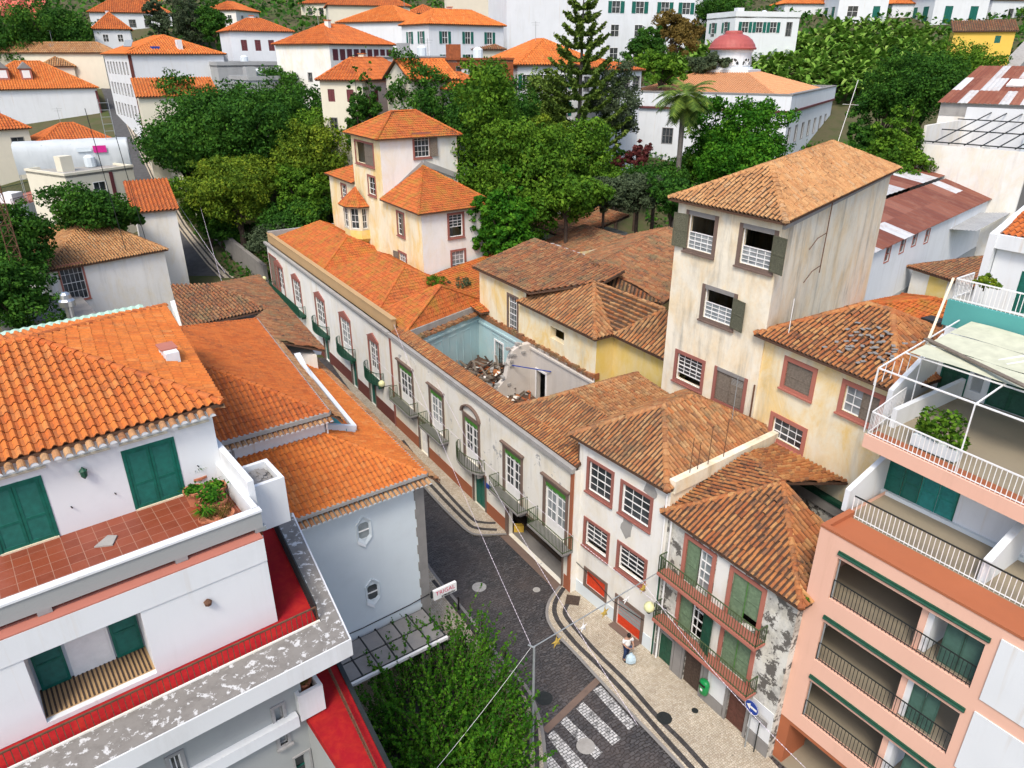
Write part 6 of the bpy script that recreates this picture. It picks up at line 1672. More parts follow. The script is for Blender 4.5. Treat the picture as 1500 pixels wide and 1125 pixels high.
def catenary(a,b,sag,lab,r=.008,m='white_paint',n=26,beads=True):
    mb=MB(); a=Vector(a);b=Vector(b); pts=[a+(b-a)*(k/n)+Vector((0,0,-4*sag*(k/n)*(1-k/n))) for k in range(n+1)]
    mb.tube(pts,r,4)
    if beads:
        L=(b-a).length; k=int(L/.22)
        for i in range(k):
            t=i/k; p=a+(b-a)*t+Vector((0,0,-4*sag*t*(1-t))); q=.016; mb.box(p.x-q,p.x+q,p.y-q,p.y+q,p.z-q,p.z+q)
    solo('light_string',mb,M[m],lab,'light string',tuple(a),'strings of festive lights over the street')
M['led']=plain('led',(.72,.66,.74),.4)
def SZ(px,py,z): return tuple(P(px,py,z))
top=P(777,947,5.2)
catenary(SZ(575,470,9.0),SZ(779,948,5.4),.5,'string of small lights from the townhouse cornice down to the street pole',m='led')
catenary(SZ(640,560,7.5),SZ(934,1062,4.6),.6,'string of small lights running over the zebra crossing',m='led')
catenary(SZ(545,520,6.5),SZ(990,905,5.0),.7,'string of small lights crossing before the carriage opening to the white house',m='led')
catenary(SZ(940,850,6.0),SZ(1180,1125,4.6),.4,'string of small lights passing before the peeling house balconies',m='led')
catenary(SZ(778,948,5.3),SZ(640,1125,3.5),.1,'thin stay wire from the street pole over the climbing plant',beads=False)
catenary(SZ(290,290,11),SZ(345,480,8.5),.5,'string of small lights over the climbing far street',m='led'); catenary(SZ(165,150,17),SZ(330,400,9),.6,'string of small lights along the climbing far street',m='led')
def sign_posts():
    c=P(1091,1094,KZ); d=DER.X; ro=thing('arrow_sign','round blue one-way arrow sign on a grey post','sign',tuple(c),math.atan2(d.y,d.x))
    mb=MB(); mb.tube([(0,0,0),(0,0,2.3)],.03,8); part('post',mb,M['grey_metal'],ro)
    mb=MB(); n=24; ring=[(math.cos(2*math.pi*k/n)*.36,math.sin(2*math.pi*k/n)*.36) for k in range(n)]
    mb.add([(x,-.05,2.45+z) for x,z in ring]+[(x,-.03,2.45+z) for x,z in ring],[tuple(range(n)),tuple(range(2*n-1,n-1,-1))]+[(i,i+n,(i+1)%n+n,(i+1)%n) for i in range(n)]); dsk=part('disc',mb,M['sign_blue'],ro)
    mb=MB(); z=2.45; mb.poly([(-.28,-.054,z),(-.08,-.054,z-.17),(-.08,-.054,z-.06),(.26,-.054,z-.06),(.26,-.054,z+.06),(-.08,-.054,z+.06),(-.08,-.054,z+.17)]); part('arrow',mb,M['white_paint'],dsk)
    mb=MB(); 
    for k in range(n):
        a,b=ring[k],ring[(k+1)%n]; mb.poly([(a[0],-.053,z+a[1]),(b[0],-.053,z+b[1]),(b[0]*.93,-.053,z+b[1]*.93),(a[0]*.93,-.053,z+a[1]*.93)])
    part('rim',mb,M['white_paint'],dsk)
    c=P(1104,1101,KZ); ro=thing('street_plate','small dark street plate on a thin post beside the arrow sign','sign',tuple(c),math.atan2(d.y,d.x))
    mb=MB(); mb.tube([(0,0,0),(0,0,1.95)],.028,8); part('post',mb,M['iron'],ro)
    mb=MB(); mb.box(-.38,.38,-.05,-.02,1.85,2.15); pl=part('plate',mb,M['stone_grey'],ro)
    mb=MB(); mb.box(-.25,.2,-.056,-.051,2.02,2.06); mb.box(-.28,.1,-.056,-.051,1.94,1.97); part('plate_lines',mb,M['asbestos'],pl,kind='stuff')
    # litter bin on the wall
    u,z=DER.fy(1029,1024,-.2); c=DER.wd(u,-.22,.75); ro=thing('litter_bin','rounded green plastic litter bin fixed to the peeling house','bin',tuple(c),math.atan2(d.y,d.x))
    mb=MB(); n=14; prof=[(.0,.18,.12),(.06,.23,.15),(.35,.27,.18),(.62,.28,.19),(.75,.25,.17),(.83,.15,.1)]
    pts=[(math.cos(2*math.pi*k/n)*a,math.sin(2*math.pi*k/n)*b,zz) for zz,a,b in prof for k in range(n)]
    mb.add(pts,[(i*n+k,i*n+(k+1)%n,(i+1)*n+(k+1)%n,(i+1)*n+k) for i in range(len(prof)-1) for k in range(n)]+[tuple(range(n-1,-1,-1)),tuple(range((len(prof)-1)*n,len(prof)*n))]); part('body',mb,M['bin_green'],ro,True)
    mb=MB(); mb.box(-.17,.17,-.2,-.1,.58,.68); part('slot',mb,M['black'],ro)
    mb=MB(); mb.box(-.06,.06,-.192,-.165,.3,.42); part('emblem',mb,M['white_paint'],ro)
    mb=MB(); mb.box(-.05,.05,.1,.24,.3,.6); part('bracket',mb,M['iron'],ro)
sign_posts()
# blue street-name plate and plates on facades are parts of their houses
u,z=TOWN.fy(714,712,-.04); mb=MB(); mb.box(u-.45,u+.45,-.05,-.02,z-.18,z+.18); name_pl=TOWN.part('name_plate',mb,M['sign_blue'])
c=P(760,778,.0); mb=MB(); mb.box(c.x-.32,c.x+.32,c.y-.16,c.y+.16,.03,.5); solo('yellow_crate',mb,M['yellow_thing'],'small yellow box on the ground inside the carriage opening','crate',(c.x,c.y,.03))

def person():
    f=P(917,966,KZ); ro=thing('person','person in white shirt and dark jeans looking down, carrying a pale blue bag','person',tuple(f),math.radians(200))
    def sk(name,vs,es,rad,m,root=0,lv=2):
        me=bpy.data.meshes.new(name); me.from_pydata(vs,es,[]); o=bpy.data.objects.new(name,me); COL.objects.link(o); o.parent=ro
        md=o.modifiers.new('s','SKIN'); md.use_smooth_shade=True
        for i,r in enumerate(rad): me.skin_vertices[0].data[i].radius=(r,r) if not hasattr(r,'__len__') else r
        me.skin_vertices[0].data[root].use_root=True
        s=o.modifiers.new('d','SUBSURF'); s.levels=lv; s.render_levels=lv; me.materials.append(m); return o
    # facing -y local... x right, y forward
    V=[(0,0,.93),(0,.01,1.12),(0,.02,1.32),(0,.03,1.46),(0,.06,1.54),(0,.09,1.63),(0,.1,1.72),
       (.1,0,.88),(.11,.06,.5),(.12,-.02,.1),(.12,.12,.05),(-.1,0,.88),(-.11,-.06,.5),(-.12,-.14,.1),(-.12,.0,.05),
       (.19,.02,1.42),(.26,.04,1.17),(.16,.26,1.08),(.08,.34,1.1),(-.19,.02,1.42),(-.27,.04,1.17),(-.2,.27,1.06),(-.12,.34,1.06)]
    E=[(0,1),(1,2),(2,3),(3,4),(4,5),(5,6),(0,7),(7,8),(8,9),(9,10),(0,11),(11,12),(12,13),(13,14),(3,15),(15,16),(16,17),(17,18),(3,19),(19,20),(20,21),(21,22)]
    Rr=[(.15,.11),(.145,.1),(.16,.11),(.13,.09),.055,.085,.07,.095,.07,.05,.045,.095,.07,.05,.045,.07,.055,.042,.035,.07,.055,.042,.035]
    body=sk('body',V,E,Rr,M['skin'])
    sh=sk('shirt',[(0,0,.9),(0,.01,1.12),(0,.02,1.34),(0,.03,1.45),(.19,.02,1.42),(.26,.035,1.2),(-.19,.02,1.42),(-.27,.035,1.2)],[(0,1),(1,2),(2,3),(3,4),(4,5),(3,6),(6,7)],[(.19,.14),(.18,.13),(.195,.135),(.14,.1),.095,.085,.095,.085],M['white_paint'])
    tr=sk('trousers',[(0,0,.95),(.1,0,.86),(.11,.06,.5),(.12,-.02,.1),(-.1,0,.86),(-.11,-.06,.5),(-.12,-.14,.1)],[(0,1),(1,2),(2,3),(0,4),(4,5),(5,6)],[(.175,.13),.115,.085,.075,.115,.085,.075],M['jeans'])
    for s,yy in ((1,.04),(-1,-.07)):
        mb=MB(); c=(.12*s,yy,0); mb.hexa([(c[0]-.05,c[1]-.12,0),(c[0]+.05,c[1]-.12,0),(c[0]+.05,c[1]+.15,0),(c[0]-.05,c[1]+.15,0),(c[0]-.045,c[1]-.11,.1),(c[0]+.045,c[1]-.11,.1),(c[0]+.04,c[1]+.13,.06),(c[0]-.04,c[1]+.13,.06)]); part('shoe',mb,M['black'],ro)
    mb=MB(); mb.lathe((0,.085,1.6),[(.075,-.0),(.1,.05),(.105,.11),(.085,.17),(.03,.2)],12); h=part('hair',mb,M['hair'],ro,True)
    # fingers closed on the bag handle
    for sx,hx,hy,hz in ((1,.08,.34,1.1),(-1,-.12,.34,1.06)):
        mb=MB()
        for k in range(4): 
            x=hx+(-.03+.02*k); mb.tube([(x,hy+.0,hz+.01),(x,hy+.065,hz-.005),(x,hy+.06,hz-.04),(x,hy+.03,hz-.05)],[.011,.01,.009,.008],5)
        mb.tube([(hx-.045*sx,hy,hz),(hx-.055*sx,hy+.035,hz+.005),(hx-.04*sx,hy+.06,hz)],[.012,.011,.009],5)
        part('hand',mb,M['skin'],ro)
    c=f+Vector((.16,-.34,.0)); mb=MB(); n=12
    prof=[(.05,.75),(.1,.62),(.2,.5),(.24,.3),(.22,.12),(.1,.03)]
    pts=[(c.x+math.cos(2*math.pi*k/n)*q*(1.1+.15*math.sin(3*k)),c.y+math.sin(2*math.pi*k/n)*q*.7,KZ+.06+z) for q,z in prof for k in range(n)]
    mb.add(pts,[(i*n+k,(i+1)*n+k,(i+1)*n+(k+1)%n,i*n+(k+1)%n) for i in range(len(prof)-1) for k in range(n)]+[tuple(range(5*n,6*n))])
    solo('carrier_bag',mb,M['bag'],'pale blue plastic carrier bag held by the person in the white shirt','bag',(c.x,c.y,KZ))
person()
# low panelled canopy at the foot of the hexagonal-window house
def canopy():
    o=HEX.wd(0,0,0); o.z=0; ro=thing('panelled_canopy','low canopy of grey panels in dark frames below the hexagonal windows','canopy',tuple(o),math.atan2(HEX.X.y,HEX.X.x)); z=2.75
    for i in range(7):
        for j in range(2):
            mb=MB(); x0=1.2+i*.85; y0=-2.35+j*1.1; mb.box(x0+.04,x0+.81,y0+.04,y0+1.06,z+.02*j+.05,z+.02*j+.08); part('panel',mb,M['stone_grey'],ro)
    mb=MB()
    for i in range(8): mb.box(1.2+i*.85-.03,1.2+i*.85+.03,-2.35,-.02,z-.02,z+.09)
    for j in range(3): mb.box(1.2,7.2,-2.38+j*1.1,-2.31+j*1.1,z-.03,z+.048)
    part('frame',mb,M['iron'],ro)
    mb=MB(); mb.box(1.2,7.2,-2.55,-2.42,z-.05,z+.1); part('gutter',mb,M['white_paint'],ro)
    for x in (1.4,7.0): 
        mb=MB(); mb.bar((x,-2.3,0),(x,-2.3,z-.05),.08); part('post',mb,M['iron'],ro)
    mb=MB(); mb.tube([(.6,-.03,3.3),(4,-.03,3.2),(6.5,-.03,3.3),(7.6,-.1,3.5)],.025,5); part('cable',mb,M['black'],ro)
canopy()
# terrace things of the white block
def pot_plant(b,x,y,z,r,h,kind,lab,seed,grp='potted plants on the tiled terrace'):
    ro=thing('potted_plant',lab,'potted plant',tuple(b.wd(x,y,z)),0,grp)
    mb=MB(); mb.lathe((0,0,0),[(r*.62,0),(r*.7,.02),(r*.95,h*.8),(r*1.1,h*.82),(r*1.1,h),(r*.95,h),(r*.9,h*.88),(.02,h*.88)],16); part('pot',mb,M['pot'],ro,False)
    rr=random.Random(seed); lf=MB()
    for k in range({'grass':90,'low':260,'bush':320,'dry':90}[kind]):
        a=rr.uniform(0,6.28); 
        if kind=='grass':
            l=rr.uniform(.35,.6); p=[Vector((0,0,h*.88)),Vector((math.cos(a)*l*.35,math.sin(a)*l*.35,h*.88+l*.7)),Vector((math.cos(a)*l*.8,math.sin(a)*l*.8,h*.88+l*.55))]; s=Vector((-math.sin(a),math.cos(a),0))*.018
            lf.add([p[0]-s,p[0]+s,p[1]+s,p[1]-s,p[2]],[(0,1,2,3),(3,2,4)],.01+rr.random()*.95)
        elif kind=='dry':
            q=Vector((rr.uniform(-r,r)*.7,rr.uniform(-r,r)*.7,h*.88)); lf.bar(q,q+Vector((rr.uniform(-.2,.2),rr.uniform(-.2,.2),rr.uniform(.1,.35))),.012,r=rr.random())
        else:
            up=(.12 if kind=='low' else .38); q=Vector((rr.gauss(0,r*.5),rr.gauss(0,r*.5),h*.88+rr.uniform(.0,up))); u=Vector((rr.uniform(-1,1),rr.uniform(-1,1),rr.uniform(-.3,.6))).normalized()*.06; v=u.cross(Vector((rr.uniform(-1,1),rr.uniform(-1,1),1))).normalized()*.045
            lf.poly([q-u,q-v,q+u,q+v],.01+rr.random()*.95)
    part('leaves' if kind!='dry' else 'twigs',lf,M['leaf_bright' if kind!='dry' else 'leaf_brown'],ro,kind='stuff')
for i,(px,py,r,h,k,lab) in enumerate([(292,708,.3,.38,'grass','terracotta pot with spiky grass plant next to the green shutter'),(288,737,.26,.5,'low','tall terracotta pot with low green herbs, outermost of the cluster'),(319,727,.28,.4,'low','terracotta pot of small leaves against the side parapet'),(315,748,.34,.42,'bush','wide terracotta pot with dry twigs and a leafy shoot'),(305,768,.2,.25,'grass','low grassy plant by the front parapet'),(325,768,.34,.38,'dry','terracotta pot of dry twigs in the parapet corner')]):
    x,y=APT.top(px,py,15.05); pot_plant(APT,min(x,5.6),max(y,-3.0),15.0,r*1.15,h*1.15,k,lab,i+3)
x,y=APT.top(155,792,15.02); mb=MB(); q=[APT.top(*p,15.02) for p in ((143,793),(158,785),(172,785),(165,799),(138,802))]
mb.prism([(*APT.wd(a,c,0).xy,) for a,c in [q[4],q[3],q[2],q[1]]],15.003,15.05); c=APT.wd(x,y,15); solo('stone_slab',mb,M['concrete'],'loose stone slab lying on the red terrace tiles','slab',tuple(c))
pot_plant(APT,6.1,-4.9,9.7,.25,.4,'dry','terracotta pot of dry twigs inside the small corner box',40,'pots in the corner box')
# planter on the pink block terrace and its shrub
def planter():
    x,y=PINK.top(1382,655,14.9); y=3.75; o=PINK.wd(x,y,14.9); ro=thing('planter_shrub','bushy green shrub in a grey trough behind white railings','planter',tuple(o),math.atan2(PINK.X.y,PINK.X.x))
    mb=MB(); mb.box(-.8,.8,-.25,.25,0,.45); part('trough',mb,M['white_cool'],ro)
    mb=MB(); mb.tube([(0,0,.3),(.05,0,.9)],.04,6); part('stem',mb,M['bark'],ro)
    rr=random.Random(4); lf=MB()
    for k in range(900):
        c0=rr.choice(((-.35,0,1.15,.55),(.25,.1,1.25,.5),(.0,0,.85,.5),(.65,0,.7,.35),(-.55,0,.75,.3))); d=Vector((rr.gauss(0,1),rr.gauss(0,1),rr.gauss(0,1))).normalized(); q=Vector(c0[:3])+d*c0[3]*rr.uniform(.6,1); u=Vector((rr.uniform(-1,1),rr.uniform(-1,1),rr.uniform(-.5,.5))).normalized()*.09; v=(u.cross(d)).normalized()*.06
        lf.poly([q-u,q-v,q+u,q+v],.01+rr.random()*.95)
    part('foliage',lf,M['leaf_mid'],ro,kind='stuff')
planter()
# ------------------------------------------------------------------ houses farther up the hill
def house(name,label,L,R,eave,depth,wall='white',roof='hip',rise=2.2,tile='tile_new',base=None,rows=(),group=None,cat='house',over=.4,side=None,left=None,cols=None,tw=.42,shape='roman',ridge_in=None,drop=14,parap=.6,roofmat='concrete'):
    """L,R = (px, Y) of the front wall's ends, eave = sight line (py) of its top at L; rows = window rows (z below eave, height, width, [u fractions], style, shutter mat)"""
    p0=PY(L[0],eave,L[1]); r=ray(R[0],eave); p1=Vector((r.x/r.y*R[1],R[1],p0.z)); ze=p0.z
    zb=base if base is not None else min(ground(L[1]),ground(R[1]))-1.0
    zb=min(zb,ze-3)
    b=Bld(name,label,cat,p0,p1,zb,group); W=b.W; D=depth
    def wallw(a,c,rows):
        f=Fac(b,a,c,zb,ze,M[wall],.2)
        for zt,h,wd_,us,st,sm in rows:
            for u in us:
                c0=u*f.L; 
                if c0-wd_/2<.1 or c0+wd_/2>f.L-.1 or ze-zt-h<zb+.1: continue
                far_window(f,(c0-wd_/2,c0+wd_/2,ze-zt-h,ze-zt),frame='white_paint' if st!='dark' else 'stone_grey',shut=None if st in ('plain','dark') else st,shut_mat=sm)
        f.build()
    mid=(L[0]+R[0])/2; few=tuple((q[0],q[1],q[2],[.25,.7],q[4],q[5]) for q in rows[:2])
    if side is None and mid<750: side=few
    if left is None and mid>750: left=few
    wallw((0,0),(W,0),rows)
    wallw((W,0),(W,D),side or ()); wallw((0,D),(0,0),left or ())
    Fac(b,(W,D),(0,D),zb,ze,M[wall]).build()
    o=over; C=[Vector((-o,-o,ze+.05)),Vector((W+o,-o,ze+.05)),Vector((W+o,D+o,ze+.05)),Vector((-o,D+o,ze+.05))]
    if roof in ('hip','gable','gabley'):
        Rf=Roof(b,M[tile],shape,tw,tw*1.45,.5)
        zr=ze+rise; ii=ridge_in if ridge_in is not None else min(W,D)*.45
        if roof=='hip':
            if W>=D: r0=Vector((ii,D/2,zr)); r1=Vector((W-ii,D/2,zr)); Rf.facet(C[0],C[1],r1,r0).facet(C[1],C[2],r1).facet(C[2],C[3],r0,r1).facet(C[3],C[0],r0); Rf.ridge(C[0],r0,r1,C[1]).ridge(C[2],r1).ridge(C[3],r0)
            else: r0=Vector((W/2,ii,zr)); r1=Vector((W/2,D-ii,zr)); Rf.facet(C[0],C[1],r0).facet(C[1],C[2],r1,r0).facet(C[2],C[3],r1).facet(C[3],C[0],r0,r1); Rf.ridge(C[0],r0,r1,C[2]).ridge(C[1],r0).ridge(C[3],r1)
        elif roof=='gable':
            r0=Vector((-o,D/2,zr)); r1=Vector((W+o,D/2,zr)); Rf.facet(C[0],C[1],r1,r0).facet(C[2],C[3],r0,r1); Rf.ridge(r0,r1)
            for x in (0,W): m=MB(); m.add([(x,0,ze),(x,D,ze),(x,D/2,zr-.05)],[(0,1,2)]); b.part('gable',m,M[wall])
        else:
            r0=Vector((W/2,-o,zr)); r1=Vector((W/2,D+o,zr)); Rf.facet(C[1],C[2],r1,r0).facet(C[3],C[0],r0,r1); Rf.ridge(r0,r1)
            for y in (0,D): m=MB(); m.add([(0,y,ze),(W,y,ze),(W/2,y,zr-.05)],[(0,1,2)]); b.part('gable',m,M[wall])
        Rf.build(cap=.2,capl=.6)
        g=random.Random(int(abs(p0.x)*97)+int(W*13))
        if g.random()<.65:
            x=W*g.uniform(.25,.75); y=D*g.uniform(.3,.7); m=MB(); m.box(x-.4,x+.4,y-.3,y+.3,ze+.2,zr+.5); ch=b.part('chimney',m,M[wall]); m=MB(); m.box(x-.5,x+.5,y-.4,y+.4,zr+.502,zr+.62); b.part('chimney_cap',m,M[tile],ch)
        if g.random()<.6:
            x=W*g.uniform(.2,.8); m=MB(); m.tube([(x,D/2,zr-.5),(x,D/2,zr+2.4)],.035,5); m.bar((x-.7,D/2,zr+2.2),(x+.7,D/2,zr+2.2),.03); m.bar((x-.5,D/2,zr+1.9),(x+.5,D/2,zr+1.9),.03); b.part('aerial',m,M['grey_metal'])
    elif roof=='flat':
        m=MB(); m.box(.0,W,.0,D,ze-.3,ze-.02); b.part('flat_roof',m,M[roofmat])
        m=MB(); m.lathe((W*.7,D*.55,ze-.02),[(.6,0),(.7,.1),(.7,1.3),(.3,1.6)],10); b.part('water_tank',m,M['white_cool'])
        m=MB(); m.box(W*.2,W*.2+1.6,D*.4,D*.4+1.4,ze-.02,ze+1.9); b.part('roof_hut',m,M[wall])
        for q in ((-.1,W+.1,-.1,.2),(-.1,W+.1,D-.2,D+.1),(-.1,.2,.2,D-.2),(W-.2,W+.1,.2,D-.2)):
            m=MB(); m.box(*q,ze+.002,ze+parap); b.part('parapet',m,M[wall])
    elif roof=='shed':
        Rf=Roof(b,M[tile],shape,tw,tw*1.45,.5); Rf.facet(C[0],C[1],Vector((W+o,D+o,ze+rise)),Vector((-o,D+o,ze+rise))); Rf.build()
    return b
GB='white and cream houses up the hill'
fr=lambda n,a=.12,c=.88:[a+(c-a)*k/(n-1) for k in range(n)] if n>1 else [.5]
# --- left of the climbing street
h=house('orange_roof_house','white blank-walled house with broad orange roof and two dormers',(-40,136),(142,147),133,17,'white_clean','hip',4.6,'tile_new')
m=MB(); m.box(h.W-.35,h.W+.04,-.05,.3,h.zb,PY(140,133,146).z); h.part('corner_stripe',m,M['maroon'])
for px in (4,38):
    x,z=h.fy(px,108,3.2); m=MB(); m.box(x-.9,x+.9,2.4,5.5,z-1.2,z+.9); d=h.part('dormer',m,M['stone_pink']); m=MB(); m.add([(x-1.1,2.2,z+.9),(x+1.1,2.2,z+.9),(x,2.2,z+2),(x-1.1,6,z+.9),(x+1.1,6,z+.9),(x,6,z+2)],[(0,1,2),(1,4,5,2),(0,2,5,3)]); h.part('dormer_roof',m,M['stone_grey'],d); m=MB(); m.box(x-.6,x+.6,2.35,2.4,z-.7,z+.6); h.part('dormer_window',m,M['white_paint'],d)
house('tiled_lean_to','small tan-roofed building behind the broad orange roof',(58,158),(108,160),98,8,'cream','hip',2,'tile_tan')
house('small_orange_house','small cream house with orange hip roof beside the lattice mast',(-25,112),(42,116),192,7,'cream','hip',2.2,'tile_new2',rows=((1.2,1.5,1.6,[.7],'dark','teal'),))
h=house('orange_annex','low annex with plain orange hip roof against the blank white wall',(58,116),(162,122),210,9,'white','hip',2.4,'tile_new2')
h=house('yellow_arched_house','yellow house with arched window under building works',(95,93),(197,101),258,9,'cream','flat',rows=((1.3,2.2,1.6,[.45],'plain','teal'),),parap=.3)
m=MB(); m.box(h.W*.62,h.W*.62+.5,-.06,-.003,h.zb,PY(95,258,93).z-.2); h.part('corner_stripe',m,M['maroon'])
# scaffold wrapped in plastic
def wrapped():
    p0=PY(18,222,98);p1=PY(188,222,104); p1.z=p0.z
    b=Bld('wrapped_scaffold','scaffolding wrapped in translucent grey plastic sheeting','scaffold',p0,p1,ground(98)); zt=p0.z+.6
    m=MB(); n=24; prof=[(0,zt-3.6),(-.25,zt-2.2),(-.2,zt-.8),(.1,zt-.1),(.7,zt+.25),(2.6,zt+.4)]
    V=[];
    for i in range(n+1):
        x=b.W*i/n
        for j,(y,z) in enumerate(prof): V.append((x,y+.12*mnoise.noise(Vector((x*.8,j*1.3,0))),z+.15*mnoise.noise(Vector((x*.5,j,5)))))
    k=len(prof); m.add(V,[(i*k+j,(i+1)*k+j,(i+1)*k+j+1,i*k+j+1) for i in range(n) for j in range(k-1)]); b.part('plastic_sheet',m,M['plastic_sheet'],smooth=True)
    m=MB(); m.box(b.W-.05,b.W+.1,-.1,4,zt-9,zt+.2); b.part('end_sheet',m,M['plastic_sheet'])
    m=MB()
    for i in range(9):
        x=b.W*i/8; m.tube([(x,.3,b.zb),(x,.3,zt)],.04,5); m.tube([(x,1.6,b.zb),(x,1.6,zt+.2)],.04,5)
    for z in (zt-4.2,zt-2): m.tube([(0,.3,z),(b.W,.3,z)],.035,5)
    b.part('scaffold_tubes',m,M['grey_metal'])
    m=MB(); m.box(b.W-4.2,b.W-2.6,-.45,-.38,zt-1.2,zt-.3); b.part('banner',m,plain('magenta',(.55,.02,.22),.5)); m=MB(); m.box(b.W-6.2,b.W-4.4,-.44,-.38,zt-1.0,zt-.5); b.part('banner',m,M['white_cool'])
    m=MB(); 
    for dx in (0,1.2):
        m.bar((b.W-2.4+dx,1,zt),(b.W-2.4+dx,1,zt+5.5),.07)
    for k in range(6): m.bar((b.W-2.4,1,zt+.5+k*.9),(b.W-1.2,1,zt+.5+k*.9),.05)
    b.part('hoist_frame',m,M['grey_metal'])
wrapped()
def roof_terrace():
    p0=P(35,300,9.5);p1=P(140,272,9.5)
    b=Bld('roof_terrace_house','house with pinkish flat roof terrace and black railings below the wrapped scaffold','house',p0,p1,2); W=b.W
    m=MB(); m.prism([(-2,0),(W,0),(W+1,6.5),(-2,6.5)],2,9.5); b.part('wall',m,M['white'])
    m=MB(); m.prism([(-1.9,.1),(W-.1,.1),(W+.9,6.4),(-1.9,6.4)],9.503,9.55); b.part('terrace_floor',m,M['stone_pink'])
    railing(b,None,[(-1.8,.2,9.55),(W-.2,.2,9.55),(W+.7,6.2,9.55)],1.0,'iron',.25,.03,.06); railing(b,None,[(-1.8,6.2,9.55),(W+.7,6.2,9.55)],1.4,'green_dark',.25,.03,.08)
    m=MB(); m.box(-.5,1.6,1,3,9.56,11); b.part('stair_head',m,M['white'])
    m=MB(); m.box(-9,-2.1,-3,4,2,7.6); b.part('side_wing',m,M['white_old']); m=MB(); m.box(-9,-2.1,-3,4,7.603,7.7); b.part('wing_roof',m,M['asbestos'])
    railing(b,None,[(-9,-2.9,7.7),(-2.2,-2.9,7.7)],1.0,'iron',.25,.03,.06)
roof_terrace()
h=house('street_corner_house','white end house with low orange roof at the bend of the street',(198,81),(258,83),312,10,'white_old','shed',2.0,'tile_new2')
def tan_roof_house():
    b=Bld('tan_roof_house','small old house with tan barrel-tile hip roof and one white sash window','house',P(76,396,9.4),P(240,366,9.4),0); W=b.W
    f=Fac(b,(-.4,0),(W,0),0,9.3,M['white_old'],.25); r=f.rect((82,390),(134,437)); window(f,(r[0],r[1],r[2],r[3]),'stone_pink',.16,grid=(5,4),glass='glass'); f.build()
    Fac(b,(W,0),(W+.4,15),0,9.3,M['white_old']).build(); Fac(b,(-.4,15),(-.4,0),0,9.3,M['white_old']).build()
    C0=Vector(b.top3(72,388,9.4));C1=Vector(b.top3(232,357,9.4)); C0.y=C1.y=-.35; C0.x=-.9;C1.x=W+.3
    C2=Vector((W+.8,15.5,9.4)); C3=Vector((-1.6,15.5,9.4)); ap=Vector(b.top3(124,318,11.4)); ap=Vector(b.top3(124,318,12.3))
    R=Roof(b,M['tile_tan'],tw=.27,tl=.42,jit=1.6,singles=180); R.facet(C0,C1,ap).facet(C1,C2,ap).facet(C2,C3,ap).facet(C3,C0,ap); R.ridge(C0,ap).ridge(C1,ap).ridge(C2,ap).ridge(C3,ap); R.build(cap=.14)
tan_roof_house()
# steel cowl on a roof behind the green corrugated strip
c=P(100,450,11.5); mb=MB(); mb.lathe((c.x,c.y,9.5),[(.25,-3),(.25,2.0),(.5,2.1),(.53,2.5),(.38,2.65),(.33,2.95),(.2,3.1)],14); solo('roof_cowl',mb,M['steel'],'shiny steel ventilation cowl behind the green corrugated strip','chimney',(c.x,c.y,9.5),smooth=False)
c=P(60,462,7); mb=MB(); mb.prism([(*P(0,475,6.5).xy,),(*P(140,462,6.5).xy,),(*P(120,440,6.5).xy,),(*P(0,450,6.5).xy,)],0,6.6); mb.prism([(*P(0,478,6.5).xy,),(*P(145,465,6.5).xy,),(*P(120,437,6.5).xy,),(*P(0,446,6.5).xy,)],6.603,6.7); solo('flat_roof_block',mb,M['stone_grey'],'low grey flat-roofed block under the steel cowl','building',(c.x,c.y,0))
# --- top left
house('salmon_roof_house','house with salmon-red sheet roof at the hilltop',(-30,205),(60,210),28,14,'cream','shed',5,'salmon',tw=3)
h=house('gable_street_house','white street house with blank gable end, skylight and orange roof',(187,128),(327,137),80,22,'white','hip',3.0,'tile_new',left=((1.2,1.8,1.0,fr(7),'dark','teal'),(4.6,1.8,1.0,fr(7),'dark','teal'),(8,2,1.0,fr(7),'dark','teal')))
m=MB(); m.box(-.06,.45,-.06,-.003,h.zb,PY(187,80,128).z); h.part('corner_stripe',m,M['dark_red'])
x,y,z=4.0,1.4,PY(187,80,128).z+1.0; m=MB(); m.box(x,x+1.4,y,y+1.2,z-.3,z+.25); h.part('skylight',m,M['sign_blue']); m=MB(); m.box(8.2,9,1.2,2.4,z-.3,z+1.3); h.part('chimney',m,M['white'])
m=MB(); m.bar((.6,2.2,z+.2),(1.4,4,z+1.2),1.2,.1); h.part('solar_heater',m,M['grey_metal'])
house('street_row_house','narrow cream house farther along the climbing street',(150,160),(172,165),78,24,'cream','hip',2,'tile_tan',side=((1.5,2,1.0,fr(8),'dark','teal'),(5,2,1.0,fr(8),'dark','teal')))
house('white_hill_house','tall white house with small pyramid roof on the street side',(136,175),(190,178),43,10,'white','hip',3.5,'tile_new2',rows=((1,1.4,1,[.3,.7],'plain','teal'),))
house('white_hill_house','white house with red hip roof behind a pyramid-roofed one',(130,196),(250,203),18,14,'white','hip',4,'tile_new2',rows=((1.5,1.6,1.4,fr(5),'dark','teal'),))
house('beige_hall','long beige hall with rows of small windows on the hilltop',(258,238),(505,246),-18,20,'cream','flat',rows=((9,2,1.6,fr(9),'plain','teal'),(15,2.2,2.2,fr(9),'plain','teal')))
house('beige_hall','plain beige block left of the long hall',(95,245),(150,247),-25,12,'cream','flat',rows=((6,2,1.6,fr(3),'plain','teal'),))
house('maroon_shutter_house','white house with three maroon shuttered windows',(336,150),(428,156),46,10,'white_clean','hip',2.4,'tile_new2',rows=((1.4,1.9,1.1,fr(4,.2,.85),'closed','maroon'),(5.4,1.2,1.1,fr(4,.2,.85),'dark','maroon')))
house('grey_roof_shed','low sheds with pale grey sheet roofs among the houses',(318,132),(405,138),96,14,'asbestos','flat',roofmat='asbestos')
